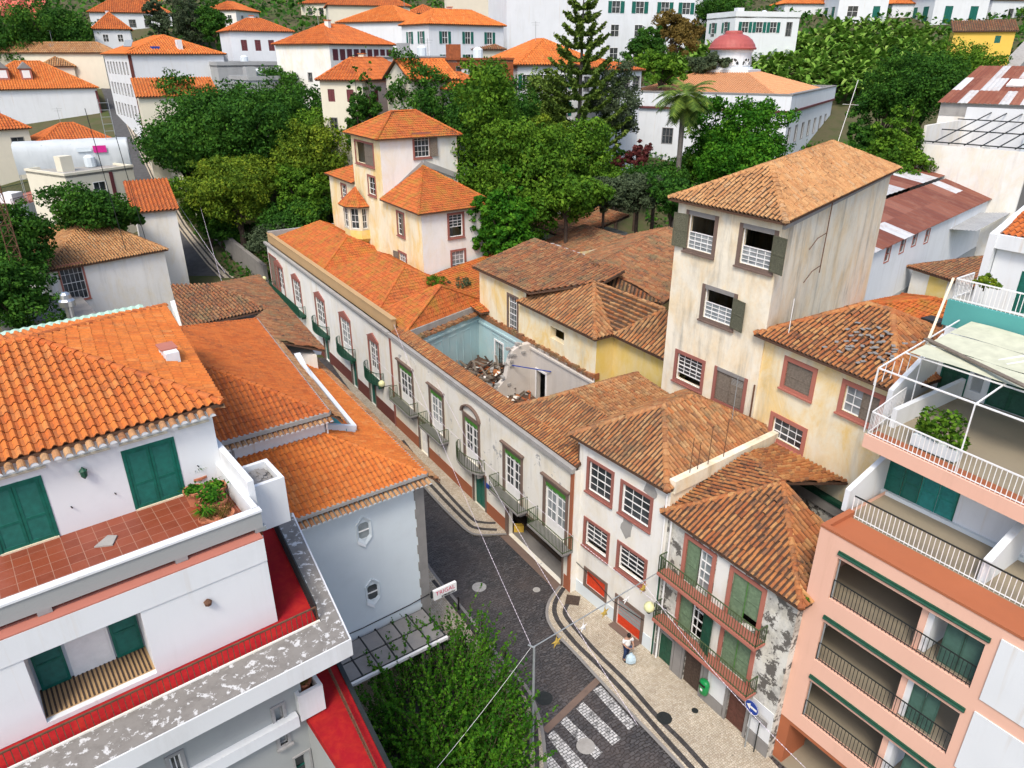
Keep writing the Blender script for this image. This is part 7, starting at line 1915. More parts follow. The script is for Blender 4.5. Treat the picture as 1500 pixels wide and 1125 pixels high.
house('grey_roof_shed','lower shed with grey roof before the stained white house',(365,120),(410,123),118,9,'asbestos','flat',roofmat='white_cool')
h=house('stained_white_house','tall white house with dark damp stains and glazed gallery',(403,126),(482,120),66,15,'white_old','hip',3.0,'tile_new2',rows=((4,1.2,.8,[.3,.6],'dark','teal'),(8,1.2,.8,[.3,.6],'dark','teal')),side=((.6,1.6,1.2,fr(9,.08,.92),'closed','maroon'),(4.5,1.6,1.2,fr(4),'dark','teal'),(8,1.6,1.2,fr(4),'dark','teal')))
house('orange_shed_roof','low orange roof beside the climbing street',(203,113),(318,118),143,8,'cream','shed',2.4,'tile_new')
h=house('gabled_orange_house','cream house with orange roof and red window before the garden trees',(468,100),(530,98),118,14,'cream','hip',2.6,'tile_new2',rows=((1,1.5,1,[.25,.7],'closed','maroon'),(4.5,1.5,1,[.25,.7],'dark','maroon')))
h=house('green_shutter_house','white three-storey house with green shutters and two orange roofs',(588,142),(628,135),38,16,'white_clean','hip',2.6,'tile_new',rows=((1.0,1.9,1.0,[.3,.72],'open','teal'),(4.6,1.9,1.0,[.3,.72],'open','teal')),side=((1,1.9,1.1,[.2,.5,.8],'open','teal'),(4.6,1.9,1.1,[.2,.5,.8],'open','teal')))
house('green_shutter_house','white wing of the green-shuttered house, with a skylight in its roof',(495,152),(590,146),34,13,'white','hip',3.0,'tile_new',rows=((5,1.6,1.2,fr(4),'dark','teal'),))
house('hilltop_house','orange-roofed house with small pediment behind the green-shuttered house',(480,185),(600,190),8,12,'cream','hip',3.0,'tile_new2')
house('beige_block','large plain beige block on the hill',(650,165),(720,160),-30,20,'beige','flat',rows=((12,1.5,1.2,[.7],'plain','teal'),),side=((6,1.8,1.4,[.3,.7],'dark','teal'),(11,1.8,1.4,[.3,.7],'dark','teal')))
house('brown_hip_house','small house with brown hip roof below the beige block',(672,140),(738,143),73,9,'beige','hip',2.2,'tile_dark')
house('white_blank_block','big blank white wall rising behind the norfolk pine',(742,150),(892,157),-10,20,'white_clean','flat')
h=house('white_window_block','white apartment house with green-framed windows in regular rows',(888,175),(1022,182),-30,16,'white_clean','flat',rows=((4.0,2.3,1.9,[.12,.38,.66,.9],'open','teal'),(8.6,2.3,1.9,[.12,.38,.66,.9],'plain','teal'),(13.2,2.3,1.9,[.12,.38,.66,.9],'plain','teal')))
h=house('corten_house','modern flat-roofed house clad in rust-brown boards with roof terrace',(655,101),(752,105),88,10,'rust_wood','flat',rows=((.8,2.2,6,[.45],'dark','teal'),(4.5,2.2,3,[.3],'dark','teal')),parap=.25)
house('glass_pavilion','grey flat-roofed pavilion with glass front on the terrace',(585,112),(660,116),84,9,'asbestos','flat',rows=((.5,2.2,1.8,fr(4),'plain','teal'),),roofmat='grey_metal',parap=.2)
h=house('orange_hip_house','white house with big orange hip roof and green shutters behind the pine',(758,108),(882,113),96,15,'white_clean','hip',3.4,'tile_new',rows=((1.2,1.9,1.1,[.1,.3,.55,.8],'open','teal'),(4.8,1.9,1.1,[.1,.3,.55,.8],'open','teal')))
house('verandah_wing','low wing with orange roof and glazed verandah',(880,106),(940,110),104,10,'white','shed',1.5,'tile_new2',rows=((.8,1.8,1.2,fr(4),'dark','teal'),))
house('orange_gable_house','small house with orange gable roof below the pavilion',(602,92),(668,95),118,8,'cream','gable',2.2,'tile_new',side=((1,1.3,.9,[.5],'dark','teal'),))
house('orange_gable_house','low orange roof between garden trees and pavilion',(655,93),(722,96),132,7,'white','hip',1.8,'tile_new2')
# --- top right
h=house('white_villa','white flat-roofed villa in the banana grove with green windows',(1078,168),(1172,172),24,12,'white_clean','flat',rows=((1.0,2.0,1.5,[.16,.38,.6],'open','teal'),(1.0,2.6,1.3,[.85],'dark','teal')),parap=1.0)
for i,(a,c,ev,lab,rr) in enumerate([((1015,205),(1080,208),-4,'white house with orange roof at the upper edge above the autumn tree',((3,2,1.6,[.3,.7],'dark','teal'),)),((1232,206),(1305,206),-12,'white house with barred window and green shutter above the banana grove',((3.2,2.4,2.6,[.3],'plain','teal'),(3.2,2.6,1.8,[.78],'closed','teal'))),((1308,212),(1370,212),6,'orange-roofed house with plants on its verandah above the grove',((1,2.6,3.0,[.3,.75],'dark','teal'),)),((1372,204),(1452,206),-6,'white house with tall blue-green doors above the grove',((2.2,4.0,2.2,[.28,.75],'closed','teal'),)),((1455,210),(1530,214),0,'grey-white house half hidden by hedges at the upper corner',((2,2,1.5,[.4],'dark','teal'),)),((1150,215),(1230,216),6,'low house with orange roof and dark carport above the villa',((1,2.4,2.4,[.3,.7],'dark','teal'),))]):
    house('hilltop_house',lab,a,c,ev,10,'white_clean','hip',2.2,'tile_new',rows=rr)
house('yellow_cottage','bright yellow cottage with long brown tile roof beside the grove',(1398,158),(1488,154),47,6,'yellow_house','shed',2.2,'tile_dark',rows=((.7,1.3,1.0,[.74],'closed','teal'),))
mb=MB(); 
for k,(pa,pb_) in enumerate([((1462,105),(1500,55))]):
    A=PY(1440,128,150);B=PY(1520,45,178); mb.hexa([(A.x,A.y,ground(A.y)-1),(A.x+4,A.y,ground(A.y)-1),(B.x+4,B.y,ground(B.y)-1),(B.x,B.y,ground(B.y)-1),(A.x,A.y,A.z+1),(A.x+4,A.y,A.z+1),(B.x+4,B.y,B.z+1),(B.x,B.y,B.z+1)])
solo('retaining_wall',mb,M['concrete'],'grey sloping retaining wall beside the yellow cottage','wall',(A.x,A.y,ground(A.y)-1))

# ------------------------------------------------------------------ domed building
def domed():
    Yc=128; zg=9.0; ze=PY(1155,165,112).z
    p0=P(916,163,ze); a=math.radians(29.7)
    c1=PY(1155,166,112); ze=c1.z
    fd=Vector((-math.cos(math.radians(-29.7)),-math.sin(math.radians(-29.7)),0))
    # front runs left to right along local x
    xd=Vector((math.cos(math.radians(-31)),math.sin(math.radians(-31)),0)); W=28.5
    p1=Vector((c1.x,c1.y,0)); p0=p1-xd*W; p0.z=p1.z=ze
    b=Bld('domed_building','square white building with red dome, pale orange hip roof and maroon cornice','building',p0,p1,4); D=39.0
    f=Fac(b,(0,0),(W,0),4,ze,M['white_clean'],.3)
    for u in (2.2,9.5,16.5,23): far_window(f,(u,u+1.7,ze-5.2,ze-2.9),frame='stone_grey',glass='glass',nb=3)
    for u in (16.5,23): far_window(f,(u,u+1.7,ze-10.4,ze-7.8),frame='maroon',glass='glass',nb=3)
    f.build()
    f=Fac(b,(W,0),(W,D),4,ze,M['white_clean'],.3)
    for k in range(7):
        u=1.6+k*5.2; far_window(f,(u,u+1.7,ze-4.6,ze-2.2),frame='stone_grey',nb=3); far_window(f,(u,u+1.7,ze-10,ze-7.4),frame='stone_grey',nb=3)
    f.build(); Fac(b,(0,D),(0,0),4,ze,M['white_clean']).build(); Fac(b,(W,D),(0,D),4,ze,M['white_clean']).build()
    m=MB(); m.box(-.35,W+.35,-.35,D+.35,ze+.002,ze+.32); b.part('cornice',m,M['maroon'])
    for q in ((-.2,W+.2,-.2,.5),(-.2,W+.2,D-.5,D+.2),(-.2,.5,.5,D-.5),(W-.5,W+.2,.5,D-.5)): m=MB(); m.box(*q,ze+.323,ze+2.4); b.part('parapet',m,M['white_clean']); m=MB(); m.box(q[0]-.1,q[1]+.1,q[2]-.1 if q[3]-q[2]<2 else q[2],q[3]+.1 if q[3]-q[2]<2 else q[3],ze+2.403,ze+2.6); b.part('parapet_cap',m,M['stone_grey'])
    m=MB(); m.box(.5,W-.5,.5,D-.5,ze+.33,ze+.9); b.part('flat_roof',m,M['stone_grey'])
    zr=ze+2.0; i=2.0; ap=6.6; cx,cy=W/2-.5,D/2; zt=ze+5.0; r=4.2
    C=[Vector((i,i,zr)),Vector((W-i,i,zr)),Vector((W-i,D-i,zr)),Vector((i,D-i,zr))]; T=[Vector((cx-r,cy-r,zt)),Vector((cx+r,cy-r,zt)),Vector((cx+r,cy+r,zt)),Vector((cx-r,cy+r,zt))]
    R=Roof(b,M['dome_tile'],'roman',.4,.6,.3)
    for k in range(4): R.facet(C[k],C[(k+1)%4],T[(k+1)%4],T[k]); R.ridge(C[k],T[k])
    R.build(cap=.2,capl=.7)
    m=MB(); m.box(cx-r-.1,cx+r+.1,cy-r-.1,cy+r+.1,zt-.4,zt+.5); b.part('drum_base',m,M['white_clean'])
    m=MB(); m.lathe((cx,cy,zt+.5),[(3.8,0),(3.8,.35),(3.35,.4),(3.35,2.7),(3.6,2.8),(3.6,3.1)],28); dr=b.part('drum',m,M['white_clean'])
    for k in range(8):
        a=2*math.pi*(k+.5)/8; m=MB(); n=8; rr=3.42; pts=[]
        for j in range(n+1):
            t=math.pi*j/n; q=math.cos(t)*1.0; th=a+q/rr; pts.append((cx+math.cos(th)*rr,cy+math.sin(th)*rr,zt+1.2+math.sin(t)*1.05))
        m.poly(pts); w=b.part('lunette_window',m,M['glass'],dr)
        m=MB()
        for j in range(0,n+1,2):
            t=math.pi*j/n; th=a+math.cos(t)/rr; r2=rr+.04; m.bar((cx+math.cos(a)*r2,cy+math.sin(a)*r2,zt+1.2),(cx+math.cos(th)*r2,cy+math.sin(th)*r2,zt+1.2+math.sin(t)*1.05),.09)
        b.part('glazing_bar',m,M['white_paint'],dr)
    m=MB(); m.lathe((cx,cy,zt+3.6),[(4.0,0),(4.05,.25),(3.85,.4),(3.7,.8),(3.2,1.5),(2.4,2.1),(1.5,2.4),(1.45,2.7),(1.3,2.9),(.2,2.95)],32); b.part('dome',m,M['dome_red'],smooth=False)
    return b
DOME=domed()
# ------------------------------------------------------------------ sheds with rusty sheet roofs (right)
def corrugated(b,name,c,nx,ny,mat,amp=.05,seed=1,pale=.25):
    """sheet roof on four local corners: bays of corrugated sheets with mixed rust"""
    rr=random.Random(seed); c=[Vector(v) for v in c]; m=MB(); sub=4; n=(c[1]-c[0]).cross(c[3]-c[0]).normalized()
    for j in range(ny):
        for i in range(nx):
            v=rr.random()*.7 if rr.random()>pale else .85+rr.random()*.15
            for k in range(sub):
                u0=(i+k/sub)/nx; u1=(i+(k+1)/sub)/nx; v0=j/ny; v1=(j+1)/ny+.002; q=lambda u,w: (c[0]+(c[1]-c[0])*u)*(1-w)+(c[3]+(c[2]-c[3])*u)*w
                h0=n*(amp*(k%2)); h1=n*(amp*((k+1)%2)); off=n*(.02*(ny-j)/ny)
                m.poly([q(u0,v0)+h0+off,q(u1,v0)+h1+off,q(u1,v1)+h1+off,q(u0,v1)+h0+off],.01+v*.98)
    return b.part(name,m,M[mat])
def sheds():
    zr=13.6; p0=P(1272,372,zr); p1=P(1500,268,zr)
    b=Bld('rusty_shed','long white shed with rusty corrugated roof and small windows beside the tower house','shed',p0,p1,0); W=b.W+6
    f=Fac(b,(0,0),(W,0),0,zr-.2,M['white'],.2)
    for px,py in ((1300,365),(1322,352),(1340,342),(1358,338)):
        u,z=f.px(px,py+8); far_window(f,(u-.5,u+.5,z-.6,z+.6),frame='stone_pink',glass='glass',nb=1)
    u,z=f.px(1460,300); f.hole(u-1.5,u+2.2,z-2.6,z+1.0); f.build()
    m=f.mb(); m.box(0,W,.003,.06,0,8.3); b.part('grey_base',m,M['grey_wall'])
    q=[Vector(b.top3(*k)) for k in ((1315,245,16.5),(1500,215,16.5))]
    yd=max(8.0,min(q[0].y,14)); 
    corrugated(b,'roof',[(-.4,-.3,zr),(W,-.3,zr),(W,yd*.55,zr+1.6),(-1.5,yd*.55,zr+1.6)],22,2,'rust_sheet',.06,3)
    corrugated(b,'upper_roof',[(-1.5,yd*.55+.1,zr+1.9),(W,yd*.55+.1,zr+1.9),(W,yd+4,zr+3.3),(-2.5,yd+4,zr+3.3)],22,2,'rust_sheet',.06,8,.3)
    m=MB(); m.box(-2.4,W,yd+4.05,yd+4.4,0,zr+4.0); b.part('back_wall',m,M['white_old'])
    m=MB(); m.box(-.9,-.6,0,yd+4,0,zr+1.2); b.part('end_wall',m,M['white_old'])
    # open sun-shade of grey sheets in front
    c=[Vector(b.top3(*k)) for k in ((1345,333,12.2),(1430,339,12.2),(1480,312,12.4),(1405,312,12.4))]
    corrugated(b,'lean_to_sheet',c,8,2,'asbestos',.05,4)
    return b
SHED=sheds()
def ruin_yard():
    # roofless white workshop with bare roof bars, and rusty-roofed hall behind it
    z0=14.5; p0=PY(1350,215,86); p1=PY(1512,222,78); p1.z=p0.z
    b=Bld('roofless_workshop','roofless white workshop with bare iron roof bars and debris','workshop',p0,p1,5); W=b.W; zt=p0.z+.3; D=13
    m=MB(); m.box(-.3,W,0,.3,5,zt); b.part('front_wall',m,M['white_old']); m=MB(); m.box(-.3,0,.3,D,5,zt+2); b.part('side_wall',m,M['white_old'])
    m=MB(); m.box(-.3,W,D,D+.3,5,zt+3.4); b.part('back_wall',m,M['white'])
    m=MB(); m.box(0,W,.3,D,5,zt-3.2); b.part('floor',m,M['yard'])
    m=MB(); m.box(W*.42,W*.42+.25,.4,D*.6,zt-3.2,zt-.3); b.part('inner_wall',m,M['white_old']); m=MB(); m.box(W*.62,W*.8,D-.4,D-.05,zt-3,zt+.5); b.part('grey_door',m,M['white_cool'])
    m=MB()
    for k in range(7): x=1+k*(W-1)/6; m.bar((x,.2,zt+.2),(x+1.5,D,zt+2.9),.1)
    for y in (.3,D*.4,D*.75): m.bar((0,y,zt+.25+y*.2),(W,y,zt+.25+y*.2),.12)
    b.part('roof_bars',m,M['iron'])
    m=MB(); rr=random.Random(3)
    for k in range(60): x=rr.uniform(.5,W-1);y=rr.uniform(.6,D-2);a=rr.uniform(0,3);l=rr.uniform(.3,1.6); m.bar((x,y,zt-3.1+rr.uniform(0,.5)),(x+math.cos(a)*l,y+math.sin(a)*l,zt-3.1+rr.uniform(0,.8)),rr.uniform(.08,.3),.1)
    b.part('debris',m,M['grey_wood'],kind='stuff')
    m=MB(); m.bar((W*.1,.8,zt-.4),(W*.45,1.2,zt-.6),.5,.15); b.part('green_sheet',m,M['teal'])
    p0=PY(1378,165,98);p1=PY(1510,172,92);p1.z=p0.z
    h=Bld('rusty_hall','pale brick hall with big rusty sheet roof and two roof lights','hall',p0,p1,6); W=h.W+3; zt=p0.z+1.2
    m=MB(); m.box(-.2,W,0,.3,6,zt); h.part('wall',m,M['white_old']); m=MB(); m.box(-.2,W,-.05,-.003,zt-1.5,zt-.1); h.part('brick_band',m,M['concrete']); m=MB(); m.box(-.25,.1,.3,10,6,zt); h.part('side_wall',m,M['white_old'])
    corrugated(h,'roof',[(-.6,-.4,zt),(W,-.4,zt),(W,8,zt+4.2),(2.0,8,zt+4.2)],12,3,'rust_sheet',.06,12,.16)
    for x in (6,9.5): m=MB(); m.hexa([(x,3.2,zt+1.9),(x+1.8,3.2,zt+1.9),(x+2.1,4.6,zt+2.6),(x+.3,4.6,zt+2.6),(x,3.1,zt+2.1),(x+1.8,3.1,zt+2.1),(x+2.1,4.5,zt+2.8),(x+.3,4.5,zt+2.8)]); h.part('roof_light',m,M['white_paint'])
ruin_yard()
# small houses between tower, sheds and pink block
def yard_houses():
    b=Bld('patched_roof_house','small house with patched grey-orange tile roof and yellow door wall','house',P(1338,392,10.5),P(1452,428,10.5),0); W=b.W
    f=Fac(b,(0,0),(W,0),0,10.4,M['white_old'],.2); f.build(); 
    m=f.mb(); m.box(W*.24,W*.48,.003,.03,5,10.3); b.part('yellow_panel',m,M['yellow_strong'])
    Fac(b,(0,6),(0,0),0,10.4,M['white_old']).build()
    R=Roof(b,M['tile_dark'],tw=.3,tl=.4,jit=1.5); C=[Vector((-.4,-.4,10.5)),Vector((W+.4,-.4,10.5)),Vector((W+.4,6,10.5)),Vector((-.4,6,10.5))]; ap0=Vector((W*.45,4.0,12.0)); ap1=Vector((W*.9,4,12.0))
    R.facet(C[0],C[1],ap1,ap0).facet(C[3],C[0],ap0).facet(C[1],C[2],ap1); R.ridge(C[0],ap0,ap1); R.build()
    m=MB(); 
    for k in range(10): x=W*.55+k*W*.04; m.bar((x,-.5,8.6),(x,-1.6,8.1),W*.035,.05)
    b.part('sheet_canopy',m,M['asbestos'],kind='stuff')
    b=Bld('mossy_orange_house','low house with mossy orange roof and skylight behind the yellow house','house',P(1285,460,12.0),P(1400,500,12.0),0); W=b.W
    m=MB(); m.box(-2,W+2,-1,6,0,11.5); b.part('wall',m,M['cream'])
    R=Roof(b,M['tile_flat'],'flat',.27,.4,.6); C=[Vector((-3,-1.3,11.6)),Vector((W+3,-1.3,11.6)),Vector((W+3,6.5,11.6)),Vector((-3,6.5,11.6))]; a0=Vector((W*.35,2.6,13.3)); a1=Vector((W,2.6,13.3))
    R.facet(C[0],C[1],a1,a0).facet(C[1],C[2],a1).facet(C[2],C[3],a0,a1).facet(C[3],C[0],a0); R.ridge(C[0],a0,a1,C[1]).ridge(C[3],a0); R.build()
    m=MB(); m.box(W*.55,W*.75,0,1.0,12.1,12.75); b.part('skylight',m,M['iron'])
yard_houses()
mb=MB(); mb.prism([(*P(1150,470,5).xy,),(*P(1300,470,5).xy,),(*P(1500,420,5).xy,),(*P(1500,330,5).xy,),(*P(1280,420,5).xy,)],-.5,3.0); solo('courtyard_slab',mb,M['yard'],'grey concrete yard between the tower house and sheds','yard',tuple(P(1350,430,3)))
# lattice mast
def mast():
    base=P(50,470,6); top=PY(8,205,base.y); ro=thing('lattice_mast','rusty red lattice radio mast leaning past the small tan-roofed house','mast',(base.x,base.y,3)); h=PY(8,205,base.y).z-3; L=[]
    dx=top.x-base.x
    m=MB(); s=.55
    for a in range(3):
        o=Vector((math.cos(a*2.094)*s,math.sin(a*2.094)*s,0)); m.tube([o,o*.8+Vector((0,0,h))],.05,5)
    n=int(h/.9)
    for k in range(n):
        for a in range(3):
            o0=Vector((math.cos(a*2.094)*s,math.sin(a*2.094)*s,0)); o1=Vector((math.cos((a+1)*2.094)*s,math.sin((a+1)*2.094)*s,0)); z0=k*.9; m.tube([o0*(1-.2*k/n)+Vector((0,0,z0)),o1*(1-.2*k/n)+Vector((0,0,z0+.9))],.025,4); m.tube([o0*(1-.2*k/n)+Vector((0,0,z0)),o1*(1-.2*k/n)+Vector((0,0,z0))],.022,4)
    part('lattice',m,M['rust_iron'],ro)
    m=MB(); m.tube([(0,0,h-.5),(0,0,h+2.5)],.04,5); part('spike',m,M['rust_iron'],ro)
mast()
for px,py,Y,h,lab in ((215,330,75,11,'thin dark wire mast between the tan roof and the street'),(185,345,72,14,'thin leaning antenna mast behind the tan roof')):
    c=PY(px,py,Y); mb=MB(); mb.tube([(c.x,c.y,c.z-8),(c.x-1.2,c.y,c.z+h-8+6)],.035,5); solo('antenna_mast',mb,M['iron'],lab,'antenna',(c.x,c.y,c.z-8))
c=TWR.wd(-.8,14.5,22.9); mb=MB(); mb.tube([(c.x,c.y,22.7),(c.x+.6,c.y,26.6)],.02,5); mb.bar((c.x-.1,c.y,25.2),(c.x+.9,c.y,25.15),.016); solo('roof_aerial',mb,M['white_paint'],'striped pole aerial on the tower house roof','antenna',(c.x,c.y,22.7))

# walls along the climbing street and the garden
def long_wall(pts,h,label,m='cream',t=.5):
    mb=MB(); q=[]
    for a,b in zip(pts,pts[1:]):
        for k in range(5): q.append(a+(b-a)*(k/5))
    q.append(pts[-1])
    for a,b in zip(q,q[1:]):
        d=(b-a); d.z=0; n=Vector((-d.y,d.x,0)).normalized()*t/2; za=ground(a.y); zb=ground(b.y)
        mb.hexa([(*(a-n).xy,za-.5),(*(b-n).xy,zb-.5),(*(b+n).xy,zb-.5),(*(a+n).xy,za-.5),(*(a-n).xy,za+h),(*(b-n).xy,zb+h),(*(b+n).xy,zb+h),(*(a+n).xy,za+h)])
    solo('street_wall',mb,M[m],label,'wall',tuple(pts[0]))
long_wall([PG(392,418),PG(345,380),PG(300,330)],2.6,'weathered garden wall at the foot of the dark street trees','stone_grey')
long_wall([PG(292,322),PG(258,268),PG(230,222)],3.2,'pale panelled wall lining the climbing street','cream')
g=random.Random(77)
cols=['white_clean','cream','white','white_old','beige']; tl=['tile_new','tile_new2','tile_tan','tile_new2']
adj=['white','cream','pale white','old white','beige']
spots=[(150,215,232,14),(212,262,228,12),(300,345,200,16),(330,380,255,8),(440,500,215,6),(505,560,262,4),(560,640,250,-2),(600,650,205,20),(40,100,255,-6),(-20,40,240,10),(690,735,215,10),(1085,1150,245,2),(1180,1235,240,-4),(1300,1360,250,-8),(1400,1470,252,-10),(1010,1075,235,-2)]
near=['above the red hip roof','behind the slim grey-green tree','next to the dark big-leaved tree','far behind the maroon-shuttered house','behind the stained white house','above the green-shuttered wing','at the very hilltop behind orange roofs','between green-shuttered house and beige block','above the broad evergreen','left above the broad evergreen','behind the big beige block','behind the flat-roofed villa','high above the villa carport','behind the white house with barred window','behind the tall blue-green doors','behind the autumn tree']
for i,(a,c,Y,ev) in enumerate(spots):
    k=g.randrange(5); house('hill_house','small %s hill house with orange roof %s'%(adj[k],near[i]),(a,Y),(c,Y+g.uniform(-3,3)),ev,g.uniform(8,11),cols[k],'hip',g.uniform(1.8,2.6),g.choice(tl),rows=((1.0,1.5,1.1,[.22,.5,.78],g.choice(('plain','open','dark')),g.choice(('teal','maroon'))),(4,1.5,1.1,[.22,.5,.78],'dark','teal')),group='small houses on the hilltop',tw=.6)
# ------------------------------------------------------------------ vegetation
def leaf_quads(pos, nrm, size, asp=.6, bend=.25, rng=NPR):
    """leaf cards at pos with outward normals: each a folded diamond of two triangles pairs -> quads"""
    n=len(pos); t=rng.normal(size=(n,3)); nn=nrm+rng.normal(size=(n,3))*.75; nn/=np.linalg.norm(nn,axis=1,keepdims=True)
    u=np.cross(nn,t); u/=np.linalg.norm(u,axis=1,keepdims=True)+1e-9; v=np.cross(nn,u)
    s=(size*rng.uniform(.6,1.35,n))[:,None]
    a=pos-u*s*.5; c=pos+u*s*.5; b=pos-v*s*asp*.5+nn*s*bend*.3; d=pos+v*s*asp*.5+nn*s*bend*.3
    V=np.stack([a,b,c,d],1).reshape(-1,3); F=np.arange(n*4).reshape(-1,4); return V,F
def mesh_np(name,V,F,r,mat,parent,kind='stuff',smooth=False):
    me=bpy.data.meshes.new(name); me.vertices.add(len(V)); me.vertices.foreach_set('co',V.astype(np.float32).ravel())
    k=F.shape[1]; me.loops.add(F.size); me.loops.foreach_set('vertex_index',F.astype(np.int32).ravel()); me.polygons.add(len(F)); me.polygons.foreach_set('loop_start',np.arange(0,F.size,k,dtype=np.int32)); me.polygons.foreach_set('loop_total',np.full(len(F),k,dtype=np.int32))
    at=me.attributes.new('rnd','FLOAT','FACE'); at.data.foreach_set('value',r.astype(np.float32)); me.update(calc_edges=True); me.materials.append(mat)
    o=bpy.data.objects.new(name,me); COL.objects.link(o); o.parent=parent
    if kind: o['kind']=kind
    return o
def cloud(lobes,n,size,clump=.42,nc=None,asp=.6,seed=0,squash=1.0):
    """leaves gathered in clumps over the surface of overlapping lobes (x,y,z,rx,rz)"""
    g=np.random.default_rng(seed); L=np.array(lobes,float); w=(L[:,3]**1.6); w/=w.sum(); nc=nc or max(18,int(n/70))
    li=g.choice(len(L),nc,p=w); d=g.normal(size=(nc,3)); d[:,2]=d[:,2]*.9+.25; d/=np.linalg.norm(d,axis=1,keepdims=True)
    rad=g.uniform(.6,1.12,nc)[:,None]; R3=np.stack([L[li,3],L[li,3],L[li,4]],1)
    cc=L[li,:3]+d*R3*rad; cr=L[li,3]*clump*g.uniform(.45,1.0,nc)
    k=g.choice(nc,n,p=(cr**1.5)/(cr**1.5).sum()); e=g.normal(size=(n,3)); e/=np.linalg.norm(e,axis=1,keepdims=True); e[:,2]*=.75
    pos=cc[k]+e*(cr[k]*g.uniform(.25,1.0,n)**.6)[:,None]
    nr=e*.8+d[k]*.5+np.array([0,0,.35]); nr/=np.linalg.norm(nr,axis=1,keepdims=True)
    V,F=leaf_quads(pos,nr,size,asp,rng=g); tone=g.uniform(.25,.75,nc)
    r=np.clip(tone[k]+g.normal(0,.17,n),.02,.98); return V,F,r
def tree(label,px,py,Y,rx,rz,mat='leaf_dark',n=7000,size=.45,lobes=7,seed=1,name='tree',group=None,trunk='bark',flat=1.0,cat='tree',zbase=None,shape='round',asp=.6):
    n=int(n*2.5); size*=.86
    c=PY(px,py,Y); g=random.Random(seed); zb=ground(Y) if zbase is None else zbase
    zb=min(zb,c.z-rz*.75)
    ro=thing(name,label,cat,(c.x,c.y,zb),0,group); h=c.z-zb; Ls=[]
    for k in range(lobes):
        a=k*2.4+g.uniform(-.3,.3); 
        if shape=='round':
            q=g.uniform(.25,.62); lz=g.uniform(-.45,.5); f=(1-.35*abs(lz)); Ls.append((math.cos(a)*rx*q*f,math.sin(a)*rx*q*f,h+lz*rz,rx*g.uniform(.38,.58),rz*g.uniform(.34,.5)))
        elif shape=='cone':
            t=k/max(1,lobes-1); lz=-1+2*t; w_=(1-t)*.8+.12; Ls.append((math.cos(a)*rx*.3*w_,math.sin(a)*rx*.3*w_,h+lz*rz*.85,rx*w_,rz*.3))
        elif shape=='column':
            t=k/max(1,lobes-1); Ls.append((g.uniform(-.15,.15)*rx,g.uniform(-.15,.15)*rx,h+(-.9+1.8*t)*rz*.85,rx*(.9-.35*abs(t-.4)),rz*.32))
        elif shape=='box':
            Ls.append((g.uniform(-.6,.6)*rx,g.uniform(-.6,.6)*rx,h+g.uniform(-.6,.6)*rz,rx*.45,rz*.42))
    if shape=='round': Ls.append((0,0,h,rx*.6,rz*.6))
    V,F,r=cloud(Ls,n,size,seed=seed,asp=asp); mesh_np('crown',V,F,r,M[mat],ro)
    m=MB(); tr=max(.15,rx*.055); m.tube([(0,0,-.6),(.1,0,h*.4),(0,.1,max(h-rz*.3,h*.55))],[tr*1.3,tr,tr*.75],8); part('trunk',m,M[trunk],ro)
    m=MB()
    for l in Ls[:6]:
        m.tube([(0,.05,max(h-rz*.9,h*.4)),(l[0]*.5,l[1]*.5,(h-rz*.5+l[2])/2),(l[0]*.95,l[1]*.95,l[2])],[tr*.6,tr*.4,tr*.15],5)
    part('limbs',m,M[trunk],ro)
    return ro
GT='broadleaf trees in the walled garden'
tree('huge dark green tree spreading over the far street',335,205,104,10.5,8.0,'leaf_dark',15000,.5,9,1,group=GT)
tree('dark tree leaning over the street corner at the garden edge',265,215,112,7,6,'leaf_dark',8000,.5,6,2,group=GT)
tree('dense dark tree behind the yellow-green ones',415,190,112,8,7,'leaf_dark',8000,.5,6,3,group=GT)
tree('yellow-green leafy tree close to the garden wall',345,285,93,6.6,5.6,'leaf_yellow',9000,.42,7,4,group=GT)
tree('yellow-green tree with brown twigs beside the cream villa',455,240,98,6.2,6.5,'leaf_yellow',7500,.42,7,5,group=GT)
tree('mid green tree just behind the low wing of the villa',490,200,104,6,5,'leaf_mid',5000,.45,6,6,group=GT)
tree('dark green tree filling the garden beside the bend of the street',285,165,122,8,6.5,'leaf_dark',7000,.5,6,10,group=GT)
tree('dark tree behind the huge one, below the stained white house',385,150,124,7.5,5.5,'leaf_dark',6000,.5,6,11,group=GT)
tree('mid green tree between the dark ones and the cream villa',440,285,94,4.5,4.5,'leaf_mid',4500,.42,6,12,group=GT)
tree('leafy tree at the garden wall corner',300,300,96,4.8,4.2,'leaf_mid',4500,.42,6,13,group=GT)
tree('low dark shrubs in the far garden corner',430,320,92,5.5,3,'leaf_dark',4500,.4,5,7,group=GT,name='shrub',cat='shrub')
tree('dusky grey-green shrub along the garden wall',400,345,88,4.5,2.2,'leaf_olive',3000,.35,4,8,group=GT,name='shrub',cat='shrub')
tree('dark garden shrubs left of the street wall',320,330,95,4,3,'leaf_dark',3000,.4,4,9,group=GT,name='shrub',cat='shrub')
GC='trees behind the cream villa'
